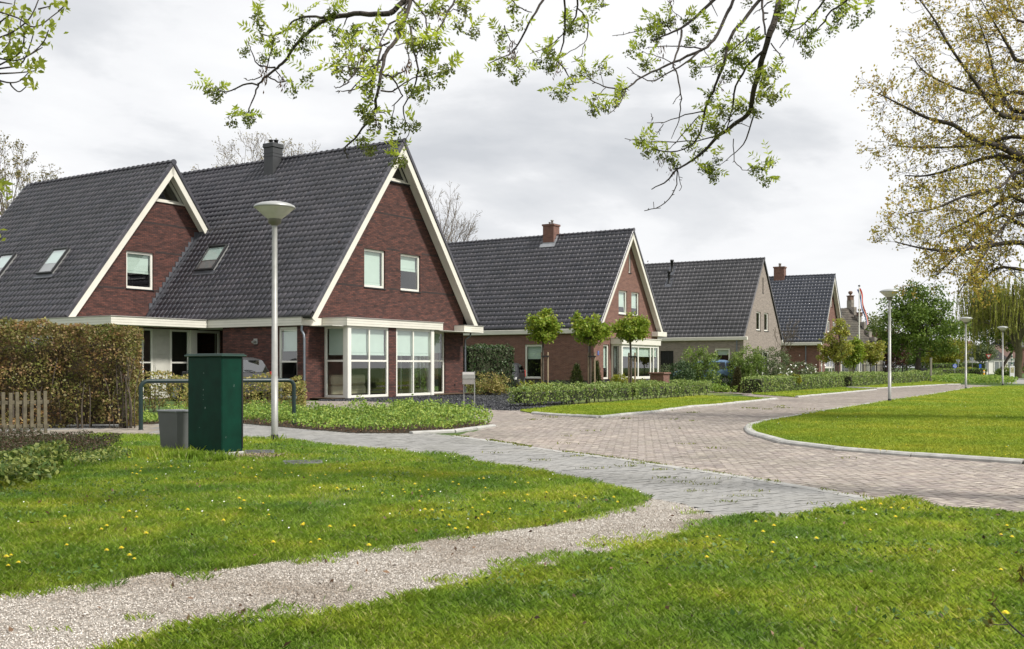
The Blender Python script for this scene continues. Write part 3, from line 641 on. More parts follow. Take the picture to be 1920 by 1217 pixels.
    m.box(-0.8, -0.2, -0.07, -0.003, z0, z1); m.box(-0.2, 5.75, -1.33, -0.07, z0, z1); m.box(8.35, 9.85, -0.56, -0.003, z0, z1); m.box(9.1, 9.85, 0.0, 19.3, z0, z1)
    fs = m.build('flat_eaves', WHITE, h)
    m = MB(); t = 0.03
    for x0, x1, y0, y1 in ((-5.75, 0.7, 5.02, V2+.4), (-5.75, -4.9, V2+.42, 19.3), (-1.33, -0.8, -0.10, 5.0), (-0.23, 5.78, -1.36, -0.09), (8.32, 9.88, -0.59, -0.02)): m.box(x0, x1, y0, y1, z1, z1+t, 0.005)
    m.build('roof_trim', surf('roof_trim', (0.30, 0.29, 0.27), 0.6), fs)
    gm = surf('groove_shadow', (0.35, 0.34, 0.30), 0.7)  # darker tone paints the shade of fascia grooves on thin raised strips
    for z in (2.885, 2.985):
        for bx in ((-5.724, 0.6, 5.046, 5.052), (-1.304, -1.296, -0.07, 5.0), (-0.2, 5.75, -1.334, -1.326), (-0.204, -0.196, -1.33, -0.07), (-5.724, -5.716, 5.05, 19.3), (8.35, 9.85, -0.564, -0.558)): m = MB(); m.box(*bx, z, z+0.008); m.build('groove_shade', gm, fs)
    # glazed bay
    bv = -1.2
    for nd, o, xd, x0, x1, vs in (((0, -1, 0), (0, bv, 0), (1, 0, 0), 0.0, 2.34, (1.22,)), ((0, -1, 0), (0, bv, 0), (1, 0, 0), 2.80, 5.20, (3.93,)), ((-1, 0, 0), (0, 0, 0), (0, 1, 0), bv+0.16, 0.0, ())):
        window(h, o, xd, nd, x0, x1, 0.08, 2.80, vs=vs, hs=(1.48,), blind=0.36, fw=0.10, inset=0.0, sill=False, name='bay_window', fwm=0.075)
    window(h, (5.2, 0, 0), (0, 1, 0), (1, 0, 0), bv+0.16, 0, 0.08, 2.8, hs=(1.48,), fw=0.1, inset=0, sill=False, name='bay_window')
    m = MB(); m.box(-0.06, 0.14, bv-0.05, bv+0.15, 0.06, 2.8, 0.02); m.build('corner_post', WHITE2, h)
    m = MB(); m.box(5.06, 5.26, bv-0.05, bv+0.15, 0.06, 2.8, 0.02); m.build('corner_post', WHITE2, h)
    m = MB(); m.box(2.34, 2.80, bv-0.02, bv+0.3, 0.0, 2.8); m.build('bay_pier', BR1, h, uv=True)
    m = MB(); m.box(-0.02, 5.22, bv-0.02, 0, -0.02, 0.075); m.build('bay_base', PLINTH, h)
    # living room
    m = MB(); m.box(-0.8, 8.9, -1.1, 7.0, 0.076, 0.09); r = m.build('living_room_floor', INTF, h)
    m = MB(); m.box(-0.8, 8.9, -1.15, 7.0, 2.775, 2.795); m.build('living_room_ceiling', INT, h)
    wall('living_room_wall', h, (0, 6.5, 0), (1, 0, 0), (0, -1, 0), [(0.4, 0.1), (9.0, 0.1), (9.0, 2.75), (0.4, 2.75)], [], surf('sand_plaster', (0.30, 0.28, 0.23), 0.9), 0.1)
    [None for bx in ((8.70, 8.76, 0.3, 1.1, 0.1, 2.75), (8.70, 8.76, 3.7, 6.5, 0.1, 2.75), (-0.1, -0.04, 1.6, 4.1, 0.1, 2.75)) if (lambda q: (q.box(*bx), q.build('living_room_wall', INT, h)))(MB())]
    # little things on the walls
    m = MB(); m.box(8.36, 8.44, -0.02, 0.0, 0.42, 0.48); m.build('vent', BLACK, h)
    downpipe(h, [(-1.22, -0.02, 2.80), (-1.22, 0.0, 2.62), (-1.22, -0.12, 2.45), (-1.22, -0.14, 2.3), (-1.22, -0.14, 0.1)], 0.045)
    downpipe(h, [(9.35, -0.2, 2.8), (9.32, -0.2, 2.66), (9.14, -0.05, 2.5), (9.14, -0.05, 0.1)], 0.045)
    m = MB(); m.box(-1.16, -1.10, 2.42, 2.62, 2.12, 2.34, 0.01); m.tube([(-1.16, 2.52, 2.24), (-1.30, 2.52, 2.20)], 0.05, 10); m.build('wall_lamp', STEEL, h)
    # chimney clad in dark slate
    m = MB(); m.box(3.54, 4.14, 6.42, 7.0, 9.3, 11.02, 0.01)
    for z in (10.62, 10.76): m.box(3.525, 4.155, 6.405, 7.015, z, z+0.05)
    m.box(3.50, 4.18, 6.38, 7.04, 11.02, 11.22, 0.02); c = m.build('chimney', surf('dark_slate', (0.045, 0.047, 0.05), 0.5), h)
    m = MB(); m.lathe([(0.08, 11.2), (0.08, 11.34), (0.10, 11.35), (0.10, 11.38), (0.0, 11.39)], 10, (3.7, 6.7, 0)); m.lathe([(0.09, 11.2), (0.09, 11.38), (0.11, 11.39), (0.11, 11.43), (0, 11.44)], 10, (4.0, 6.7, 0)); m.build('chimney_pot', BLACK, c)
    m = MB(); m.obox((3.36, 6.2, 9.45), (0.14, 0, 0.14*sl), (0, 1.0, 0), (-0.03, 0, 0.05)); m.box(3.50, 4.18, 6.38, 7.04, 9.3, 9.75); m.build('flashing', LEAD, c)
    skylight(h, uc, zr, sl, -1, 0.25, 1.07, 6.4, 7.55)
    skylight(h, u2, zr2, sl2, -1, -3.85, -3.02, 11.35, 12.45); skylight(h, u2, zr2, sl2, -1, -3.85, -3.02, 15.2, 16.3)
    return h
H1 = house_one()

def house_two():
    h = thing('brick_house', 'red brown brick house with cream trimmed gable behind three standard trees', 'house', (4.724, 61.0, 0), R(57.59))
    uc, half, ze, zr = 4.62, 4.58, 3.58, 9.78; sl = (zr-ze)/half; zt = lambda u: zr-sl*abs(u-uc)-0.17
    G_ = (0, 0, 0), (1, 0, 0), (0, -1, 0)
    wall('wall', h, *G_, [(0.15, 0.45), (9.1, 0.45), (9.1, zt(9.0)), (uc, zr-0.2), (0.15, zt(0.2))], [(4.80, 5.15, 7.15, 8.35), (3.41, 4.59, 4.5, 5.97), (5.2, 6.32, 4.5, 5.97), (1.38, 2.12, 0.52, 2.6), (2.6, 7.7, 0.52, 2.6)], BR2)
    wall('plinth', h, (0, 0.01, 0), (1, 0, 0), (0, -1, 0), [(0.16, 0), (9.09, 0), (9.09, 0.45), (0.16, 0.45)], [], PLINTH)
    window(h, *G_, 3.41, 4.59, 4.5, 5.97, fw=0.09, room=1.5, blind=0.6, open_=True); window(h, *G_, 5.2, 6.32, 4.5, 5.97, fw=0.09, room=1.5, blind=0.6)
    window(h, *G_, 4.80, 5.15, 7.15, 8.35, fw=0.05, room=0.8); window(h, *G_, 1.38, 2.12, 0.52, 2.6, fw=0.1, blind=0.62, room=2.5)
    gable_roof(h, uc, half, ze, zr, -0.4, 15.5, 0.30, 0.345, TILE, over=0.4, bw=0.24)
    m = MB(); m.box(-0.05, 0.14, -0.2, 15.5, 3.24, 3.52, 0.02); m.box(8.2, 9.62, -0.45, -0.003, 3.24, 3.54, 0.01); m.box(9.12, 9.6, 0.01, 15.5, 3.24, 3.54); m.build('eaves', WHITE, h)
    L_ = (0.15, 0, 0), (0, 1, 0), (-1, 0, 0)
    wall('wall', h, *L_, [(0.285, 0.45), (15.4, 0.45), (15.4, 3.5), (0.285, 3.5)], [(3.5, 4.78, 0.54, 2.62), (6.6, 8.4, 1.7, 2.62)], BR2)
    wall('plinth', h, (0.16, 0, 0), (0, 1, 0), (-1, 0, 0), [(0.28, 0), (15.4, 0), (15.4, 0.45), (0.28, 0.45)], [], PLINTH)
    window(h, *L_, 3.5, 4.78, 0.54, 2.62, fw=0.12, blind=0.36, room=2.5); window(h, *L_, 6.6, 8.4, 1.7, 2.62, fw=0.1, room=2)
    wall('wall', h, (9.1, 0, 0), (0, 1, 0), (1, 0, 0), [(0.285, 0), (15.4, 0), (15.4, 3.5), (0.285, 3.5)], [], BR2)
    wall('wall', h, (0, 15.4, 0), (1, 0, 0), (0, 1, 0), [(0.15, 0), (9.1, 0), (9.1, 3.4), (uc, zr-0.3), (0.15, 3.4)], [], BR2)
    bv = -0.7; m = MB(); m.box(2.30, 7.90, bv-0.1, -0.003, 2.62, 2.98, 0.01); m.box(2.26, 7.94, bv-0.14, -0.003, 2.98, 3.02); m.build('bay_cornice', WHITE, h)
    m = MB(); m.box(2.40, 7.80, bv, -0.003, 0, 0.5); m.build('bay_base', PLINTH, h)
    window(h, (0, bv, 0), (1, 0, 0), (0, -1, 0), 2.42, 7.78, 0.5, 2.62, vs=(4.75, 6.55, 7.0), fw=0.16, fwm=0.12, blind=0.26, inset=0, sill=False, name='bay_window')
    window(h, (2.42, 0, 0), (0, 1, 0), (-1, 0, 0), bv+0.08, 0, 0.5, 2.62, fw=0.1, inset=0, sill=False, name='bay_window'); window(h, (7.78, 0, 0), (0, 1, 0), (1, 0, 0), bv+0.08, 0, 0.5, 2.62, fw=0.1, inset=0, sill=False, name='bay_window')
    m = MB(); X0, X1, y0, y1, z0, z1 = 2.48, 7.70, -0.6, 4.5, 0.52, 2.66
    for f in (((X0,y1,z0),(X1,y1,z0),(X1,y1,z1),(X0,y1,z1)), ((X0,y0,z0),(X0,y1,z0),(X0,y1,z1),(X0,y0,z1)), ((X1,y0,z0),(X1,y1,z0),(X1,y1,z1),(X1,y0,z1)), ((X0,bv+.1,z1-.05),(X1,bv+.1,z1-.05),(X1,y1,z1-.05),(X0,y1,z1-.05)), ((X0,y0,z0),(X1,y0,z0),(X1,y1,z0),(X0,y1,z0))): m.face(f)
    m.build('room_lining', surf('green_grey_room', (0.08, 0.085, 0.07), 0.9), h)
    downpipe(h, [(0.08, 0.25, 3.3), (0.08, 0.25, 0.1)], 0.05)
    m = MB(); m.box(0.62, 0.80, -0.02, -0.003, 1.95, 2.2); p = m.build('number_plate', surf('blue_enamel', (0.05, 0.10, 0.35), 0.3), h)
    m = MB(); m.tube([(0.685, -0.026, 2.15), (0.745, -0.026, 2.15), (0.71, -0.026, 2.09), (0.745, -0.026, 2.06), (0.735, -0.026, 2.01), (0.68, -0.026, 2.01)], 0.009, 5); m.build('digit', WHITE2, p)
    m = MB(); m.box(4.15, 4.92, 5.05, 5.85, 8.9, 10.40); m.box(4.10, 4.97, 5.0, 5.9, 10.40, 10.52); c = m.build('chimney', BR2, h, uv=True)
    m = MB(); m.lathe([(0.07, 10.52), (0.07, 10.72), (0.11, 10.73), (0.11, 10.78), (0, 10.82)], 10, (4.4, 5.3, 0)); m.lathe([(0.06, 10.52), (0.06, 10.66), (0.10, 10.68), (0, 10.73)], 10, (4.6, 5.6, 0)); m.build('chimney_pot', STEEL, c)
    m = MB(); m.obox((3.97, 4.9, 8.96), (0.17, 0, 0.17*sl), (0, 1.1, 0), (-0.03, 0, 0.05)); m.box(4.13, 4.94, 5.03, 5.87, 8.8, 9.32); m.obox((4.15, 4.90, 9.19), (0.42, 0, 0.42*sl), (0, 0.14, 0), (-0.03, 0, 0.05)); m.build('flashing', surf('bright_lead', (0.30, 0.31, 0.33), 0.5, metal=0.3), c)
    return h
H2 = house_two()

def house_three():
    h = thing('brick_house', 'grey beige brick house with two black vent pipes on its roof', 'house', (17.36, 78.0, 0), R(59.11))
    uc, half, ze, zr = 4.82, 4.95, 3.50, 9.80; sl = (zr-ze)/half; zt = lambda u: zr-sl*abs(u-uc)-0.08
    G_ = (0, 0, 0), (1, 0, 0), (0, -1, 0)
    wall('wall', h, *G_, [(0.0, 0), (9.64, 0), (9.64, zt(9.64)), (uc, zr-0.1), (0.0, zt(0.0))], [(4.66, 4.90, 7.1, 8.3), (3.1, 4.2, 4.1, 5.55), (5.1, 6.2, 4.1, 5.55), (2.2, 6.4, 0.5, 2.5)], BR3)
    window(h, *G_, 3.1, 4.2, 4.1, 5.55, fw=0.1, room=1.5); window(h, *G_, 5.1, 6.2, 4.1, 5.55, fw=0.1, room=1.5); window(h, *G_, 4.66, 4.90, 7.1, 8.3, fw=0.03, room=0.6, frame=DARKM)
    window(h, *G_, 2.2, 6.4, 0.5, 2.5, vs=(3.6, 5.0), fw=0.1, room=2)
    gable_roof(h, uc, half, ze, zr, -0.06, 14, 0.33, 0.40, TILE3, board=None, roll=0.04)
    m = MB(); m.box(-0.22, -0.01, -0.35, 14, 3.26, 3.52, 0.02); m.box(9.65, 9.9, -0.1, 14, 3.26, 3.52); m.build('eaves', WHITE, h)
    L_ = (0.0, 0, 0), (0, 1, 0), (-1, 0, 0)
    wall('wall', h, *L_, [(0.285, 0), (13.9, 0), (13.9, 3.5), (0.285, 3.5)], [(1.05, 2.25, 0.9, 2.67), (5.6, 6.7, 0.02, 2.5), (10, 12, 1, 2.4)], BR3)
    window(h, *L_, 1.05, 2.25, 0.9, 2.67, fw=0.14, room=2, blind=0.2); window(h, *L_, 10, 12, 1, 2.4, fw=0.1, room=2)
    m = MB(); m.obox((0.08, 5.6, 0.02), (0.05, 0, 0), (0, 1.1, 0), (0, 0, 2.48), 0.01)
    for i in range(5): m.obox((0.065, 5.66+i*0.2, 0.1), (0.016, 0, 0), (0, 0.18, 0), (0, 0, 2.3), 0.006)
    m.build('door', BLACK, h)
    wall('wall', h, (9.64, 0, 0), (0, 1, 0), (1, 0, 0), [(0.285, 0), (13.9, 0), (13.9, 3.5), (0.285, 3.5)], [], BR3)
    wall('wall', h, (0, 13.9, 0), (1, 0, 0), (0, 1, 0), [(0, 0), (9.64, 0), (9.64, 3.4), (uc, zr-0.3), (0, 3.4)], [], BR3)
    downpipe(h, [(-0.06, 0.5, 3.3), (-0.06, 0.5, 0.1)], 0.05)
    for u, v, ln in ((4.25, 7.45, 1.0), (3.45, 7.38, 1.05)):
        z = zr-sl*(uc-u); m = MB(); m.lathe([(0.15, -0.1), (0.15, 0.05), (0.10, 0.12), (0.10, ln-0.2), (0.15, ln-0.18), (0.15, ln-0.02), (0.0, ln)], 10, (u, v, z)); p = m.build('vent_pipe', BLACK, h)
        m = MB(); m.obox((u-0.3, v-0.3, z-0.3*sl+0.06), (0.6, 0, 0.6*sl), (0, 0.6, 0), (-0.03, 0, 0.02)); m.build('flashing', LEAD, p)
    return h
house_three()
def house_four():
    h = thing('brick_house', 'brown brick house with small brick chimney behind young maples, farthest of the row', 'house', (28.159, 95.0, 0), R(61.3))
    uc, half, ze, zr = 4.35, 5.1, 3.55, 10.0; sl = (zr-ze)/half; zt = lambda u: zr-sl*abs(u-uc)-0.18
    G_ = (0, 0, 0), (1, 0, 0), (0, -1, 0)
    wall('wall', h, *G_, [(-0.4, 0), (9.2, 0), (9.2, zt(9.2)), (uc, zr-0.2), (-0.4, zt(-0.4))], [(4.7, 5.3, 7.0, 8.6), (2.9, 4.2, 4.5, 5.65), (5.4, 6.9, 4.5, 5.65), (0.2, 1.1, 0.3, 2.6), (2.0, 6.8, 0.2, 2.6)], BR2)
    window(h, *G_, 2.9, 4.2, 4.5, 5.65, fw=0.14, room=1.5); window(h, *G_, 5.4, 6.9, 4.5, 5.65, fw=0.14, vs=(6.1,), room=1.5); window(h, *G_, 4.7, 5.3, 7.0, 8.6, fw=0.06, room=0.6)
    window(h, *G_, 0.2, 1.1, 0.3, 2.6, fw=0.16, hs=(1.4,), room=1.5); window(h, *G_, 2.0, 6.8, 0.2, 2.6, fw=0.2, vs=(4.3, 5.4), hs=(1.2,), room=2.5)
    m = MB(); m.box(1.8, 7.0, -0.5, -0.003, 2.65, 3.0); m.build('canopy', WHITE, h)
    gable_roof(h, uc, half, ze, zr, -0.4, 12, 0.32, 0.40, TILE4, over=0.4, bw=0.26)
    m = MB(); m.box(-0.9, -0.41, -0.3, 12, 3.22, 3.50, 0.02); m.box(9.21, 9.6, -0.3, 12, 3.22, 3.5); m.build('eaves', WHITE, h)
    L_ = (-0.4, 0, 0), (0, 1, 0), (-1, 0, 0)
    wall('wall', h, *L_, [(0.285, 0), (11.9, 0), (11.9, 3.5), (0.285, 3.5)], [(6, 7.5, 0.9, 2.5)], BR2); window(h, *L_, 6, 7.5, 0.9, 2.5, fw=0.12, room=2)
    wall('wall', h, (9.2, 0, 0), (0, 1, 0), (1, 0, 0), [(0.285, 0), (11.9, 0), (11.9, 3.5), (0.285, 3.5)], [], BR2)
    wall('wall', h, (0, 11.9, 0), (1, 0, 0), (0, 1, 0), [(-0.4, 0), (9.2, 0), (9.2, 3.4), (uc, zr-0.3), (-0.4, 3.4)], [], BR2)
    downpipe(h, [(-0.48, 1.2, 3.3), (-0.48, 1.2, 0.1)], 0.05)
    m = MB(); m.box(4.0, 4.8, 4.3, 5.3, 9.2, 10.85); m.box(3.94, 4.86, 4.24, 5.36, 10.85, 10.98); c = m.build('chimney', BR2, h, uv=True)
    m = MB(); m.lathe([(0.12, 10.98), (0.12, 11.25), (0.18, 11.27), (0, 11.38)], 10, (4.4, 4.8, 0)); m.build('chimney_pot', STEEL, c)
    m = MB(); m.obox((3.78, 4.15, 9.15), (0.22, 0, 0.22*sl), (0, 1.3, 0), (-0.03, 0, 0.05)); m.box(3.98, 4.82, 4.28, 5.32, 9.1, 9.5); m.build('flashing', surf('lead_grey', (0.2, 0.21, 0.23), 0.5, metal=0.3), c)
    return h
house_four()
# ------------------------------------------------------------------ plants: builders
def segs_mesh(name, S, mat, parent=None, n=5):
    """S rows: ax ay az bx by bz ra rb -> tapered prisms in one mesh"""
    S = np.asarray(S, float); A, B, ra, rb = S[:, :3], S[:, 3:6], S[:, 6], S[:, 7]; d = unit(B-A)
    ref = np.where(np.abs(d[:, 2:3]) < 0.9, np.array([[0, 0, 1.0]]), np.array([[1.0, 0, 0]])); a = unit(np.cross(d, ref)); b = np.cross(d, a); k = len(S)
    V = np.zeros((k, 2, n, 3))
    for i in range(n):
        t = 2*math.pi*i/n; o = a*math.cos(t)+b*math.sin(t); V[:, 0, i] = A+o*ra[:, None]; V[:, 1, i] = B+o*rb[:, None]
    base = np.arange(k)[:, None]*(2*n); F = np.stack([base+np.array([[i, (i+1) % n, n+(i+1) % n, n+i]]) for i in range(n)], 1).reshape(-1, 4)
    o = idx_mesh(name, V.reshape(-1, 3), F, mat, parent); o.data.polygons.foreach_set('use_smooth', np.ones(len(F), bool)); return o
def poly_segs(P, r0, r1):
    P = [np.array(p, float) for p in P]; n = len(P)-1; return [list(P[i])+list(P[i+1])+[r0+(r1-r0)*i/n, r0+(r1-r0)*(i+1)/n] for i in range(n)]
def curve(P, k=4):
    """Catmull-Rom through P"""
    P = [np.array(p, float) for p in P]; Q = [P[0]]; E_ = [2*P[0]-P[1]]+P+[2*P[-1]-P[-2]]
    for i in range(1, len(E_)-2):
        p0, p1, p2, p3 = E_[i-1:i+3]
        for j in range(1, k+1):
            t = j/k; Q.append(0.5*((2*p1)+(-p0+p2)*t+(2*p0-5*p1+4*p2-p3)*t*t+(-p0+3*p1-3*p2+p3)*t**3))
    return Q
def grow(S, tips, p, d, L, r, depth, spread=0.55, kids=(2, 3), shrink=0.72, wob=0.18, lift=0.05, steps=3, minr=0.004):
    p = np.array(p, float); d = unit(np.array(d, float)); st = L/steps; rr = r
    for i in range(steps):
        d = unit(d+rng.normal(0, wob, 3)+np.array([0, 0, lift])); q = p+d*st; r2 = max(minr, rr*(0.86 if depth else 0.6)); S.append(list(p)+list(q)+[rr, r2]); p, rr = q, r2
        if depth and i < steps-1 and rng.random() < 0.55:
            dd = unit(d+rand_dirs(1)[0]*spread*1.3); grow(S, tips, p, dd, L*shrink*rng.uniform(0.6, 0.95), rr*0.6, depth-1, spread, kids, shrink, wob, lift, steps, minr)
    if depth == 0: tips.append(list(p)); return
    for _ in range(rng.integers(kids[0], kids[1]+1)):
        dd = unit(d+rand_dirs(1)[0]*spread); grow(S, tips, p, dd, L*shrink*rng.uniform(0.8, 1.15), rr*0.78, depth-1, spread, kids, shrink, wob, lift, steps, minr)

def leafmat(name, cols, tr=0.35, patch=None, psc=1.0): return island(name, cols, 0.5, transl=tr, spec=0.35, patch=patch or [(0.8, 0.85, 0.8), (1.15, 1.1, 1.0)], psc=psc)
LG_MAPLE = leafmat('maple_leaf', [(0.14, 0.24, 0.02), (0.22, 0.31, 0.03), (0.33, 0.39, 0.05), (0.17, 0.27, 0.025), (0.40, 0.40, 0.07)])
LG_DARK = leafmat('chestnut_leaf', [(0.07, 0.13, 0.016), (0.11, 0.18, 0.022), (0.16, 0.24, 0.035), (0.08, 0.14, 0.018), (0.20, 0.26, 0.05)], 0.25)
LG_WILLOW = leafmat('willow_leaf', [(0.28, 0.31, 0.05), (0.38, 0.40, 0.08), (0.22, 0.27, 0.04), (0.42, 0.41, 0.10)])
LG_YEL = leafmat('yellow_green_leaf', [(0.228, 0.253, 0.023), (0.336, 0.322, 0.034), (0.156, 0.207, 0.023)])
LG_OAK = leafmat('young_oak_leaf', [(0.42, 0.33, 0.055), (0.50, 0.40, 0.08), (0.32, 0.33, 0.04), (0.52, 0.39, 0.10), (0.38, 0.26, 0.06)], 0.45)
LG_ASH = leafmat('ash_leaflet', [(0.36, 0.46, 0.04), (0.46, 0.56, 0.06), (0.54, 0.60, 0.09), (0.28, 0.38, 0.04)], 0.5)
LG_ASHF = leafmat('ash_flower_tuft', [(0.10, 0.15, 0.025), (0.16, 0.20, 0.035), (0.22, 0.26, 0.05), (0.10, 0.09, 0.035)], 0.25)
LG_KEYS = leafmat('dry_seed_keys', [(0.10, 0.06, 0.04), (0.16, 0.10, 0.07)], 0.3)
LG_BUSH = leafmat('shrub_leaf', [(0.098, 0.160, 0.034), (0.166, 0.244, 0.053), (0.234, 0.300, 0.075), (0.117, 0.206, 0.037)])
LG_HEDGE = leafmat('box_hedge_leaf', [(0.116, 0.193, 0.041), (0.210, 0.304, 0.072), (0.315, 0.405, 0.121), (0.147, 0.223, 0.045), (0.399, 0.425, 0.162)], 0.25)
LG_IVY = leafmat('ivy_leaf', [(0.023, 0.052, 0.016), (0.039, 0.085, 0.023), (0.065, 0.111, 0.039), (0.117, 0.156, 0.078)], 0.12)
LG_GC = leafmat('ground_cover_leaf', [(0.164, 0.275, 0.041), (0.273, 0.381, 0.065), (0.364, 0.454, 0.097), (0.109, 0.211, 0.032), (0.200, 0.324, 0.049)], 0.3)
LG_BEECH = leafmat('hornbeam_leaf', [(0.24, 0.13, 0.06), (0.15, 0.17, 0.035), (0.31, 0.19, 0.10), (0.19, 0.20, 0.045), (0.13, 0.08, 0.04), (0.26, 0.24, 0.07), (0.36, 0.22, 0.13)], 0.3, patch=[(0.75, 0.95, 0.7), (1, 1, 1), (1.25, 0.95, 0.9)], psc=1.4)
LG_BARB = leafmat('golden_barberry_leaf', [(0.276, 0.245, 0.071), (0.386, 0.273, 0.129), (0.193, 0.230, 0.043), (0.414, 0.345, 0.129), (0.138, 0.186, 0.036)], 0.3)
LG_CON = leafmat('conifer_needle', [(0.033, 0.063, 0.017), (0.068, 0.098, 0.025), (0.112, 0.119, 0.031)], 0.1)
LG_RED = leafmat('copper_leaf', [(0.06, 0.015, 0.015), (0.10, 0.03, 0.022), (0.04, 0.012, 0.012)], 0.2)
LG_OLIVE = leafmat('grey_green_leaf', [(0.125, 0.163, 0.075), (0.188, 0.225, 0.112), (0.100, 0.138, 0.056)], 0.3)
LG_BUD = leafmat('bud', [(0.22, 0.19, 0.07), (0.28, 0.24, 0.10), (0.18, 0.12, 0.06)], 0.3)
LG_HEATH = leafmat('heather_sprig', [(0.06, 0.04, 0.03), (0.10, 0.05, 0.04), (0.045, 0.065, 0.02), (0.03, 0.045, 0.015)], 0.2)
LG_PALE = leafmat('variegated_leaf', [(0.20, 0.25, 0.05), (0.30, 0.33, 0.10), (0.09, 0.15, 0.03), (0.07, 0.12, 0.025)], 0.3)
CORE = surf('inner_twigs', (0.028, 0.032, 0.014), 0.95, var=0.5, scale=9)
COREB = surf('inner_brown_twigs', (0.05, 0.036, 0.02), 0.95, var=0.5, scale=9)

def clumps(blobs, n, shell=2.4):
    w = np.array([b[6] if len(b) > 6 else b[3]*b[4]*b[5] for b in blobs], float); w /= w.sum(); pick = rng.choice(len(blobs), n, p=w); B = np.array([b[:6] for b in blobs])[pick]
    return B[:, :3]+rand_dirs(n)*(rng.random(n)**(1/shell))[:, None]*B[:, 3:6]
def crown_leaves(C, per, cr, leaf, flat=0.8, aspect=0.6, upb=0.6):
    P = np.repeat(C, per, 0)+rng.normal(0, 1, (len(C)*per, 3))*np.array([cr, cr, cr*flat])*0.55; return kites(P, leaf, aspect, upb)
def tree(name, label, x, y, blobs, nclump, per, cr, leaf, lmat, trunk_r, trunk_h, bmat=BARK, lean=(0, 0), cat='tree', group=None, stake=False, shell=2.4, upb=0.6, limbs=None):
    t = thing(name, label, cat, (x, y, 0), 0, group); C = clumps(blobs, nclump, shell); top = np.array([lean[0], lean[1], trunk_h])
    S = poly_segs(curve([(0, 0, -0.05), (0, 0, 0.05), (top[0]*0.4+rng.normal(0, .02), top[1]*0.4, trunk_h*0.5), top]), trunk_r*1.15, trunk_r*0.8)
    S[0][6] *= 1.35
    cz = np.mean([b[2] for b in blobs]); nb = limbs or min(len(C), 60); hub = np.array([top[0], top[1], max(trunk_h, cz*0.85)])
    S += poly_segs([top, hub], trunk_r*0.8, trunk_r*0.5)
    for i in rng.choice(len(C), nb, replace=False):
        c = C[i]; s = top+(hub-top)*rng.random(); mid = s*0.5+c*0.5+rng.normal(0, 0.08, 3)*np.linalg.norm(c-s)*0.6; S += poly_segs(curve([s, mid, c], 3), trunk_r*0.30, trunk_r*0.05)
    segs_mesh('trunk', S, bmat, t, 8); np_mesh('crown', crown_leaves(C, per, cr, leaf, upb=upb), 4, lmat, t)
    if stake:
        m = MB(); m.lathe([(0.04, 0), (0.04, 1.9), (0.0, 1.92)], 8, (0.22, 0.05, 0)); m.lathe([(0.04, 0), (0.04, 1.9), (0.0, 1.92)], 8, (-0.05, 0.2, 0)); m.build('stake', surf('stake_wood', (0.22, 0.17, 0.11), 0.9), t)
        m = MB(); m.box(-0.08, 0.28, -0.06, 0.0, 1.70, 1.76); m.build('tree_tie', BLACK, t)
    return t
def bare_tree(name, label, x, y, h, r, depth=5, lmat=LG_BUD, leaf=0.12, bmat=TWIG, group=None, spread=0.5, L0=None, per=3, minr=0.012, kids=(2, 3)):
    t = thing(name, label, 'tree', (x, y, 0), 0, group); S = []; tips = []; L0 = L0 or h*0.27
    grow(S, tips, (0, 0, 0), (0.02, 0, 1), L0, r, depth, spread, kids, 0.76, 0.12, 0.06, 3, minr); 
    zs = max(s[5] for s in S); k = h/zs; S = np.array(S); S[:, :6] *= k; T = np.array(tips)*k
    segs_mesh('trunk', S, bmat, t, 4)
    if lmat is not None: P = np.repeat(T, per, 0)+rng.normal(0, 0.15, (len(T)*per, 3)); np_mesh('crown', kites(P, leaf, 0.6), 4, lmat, t)
    return t
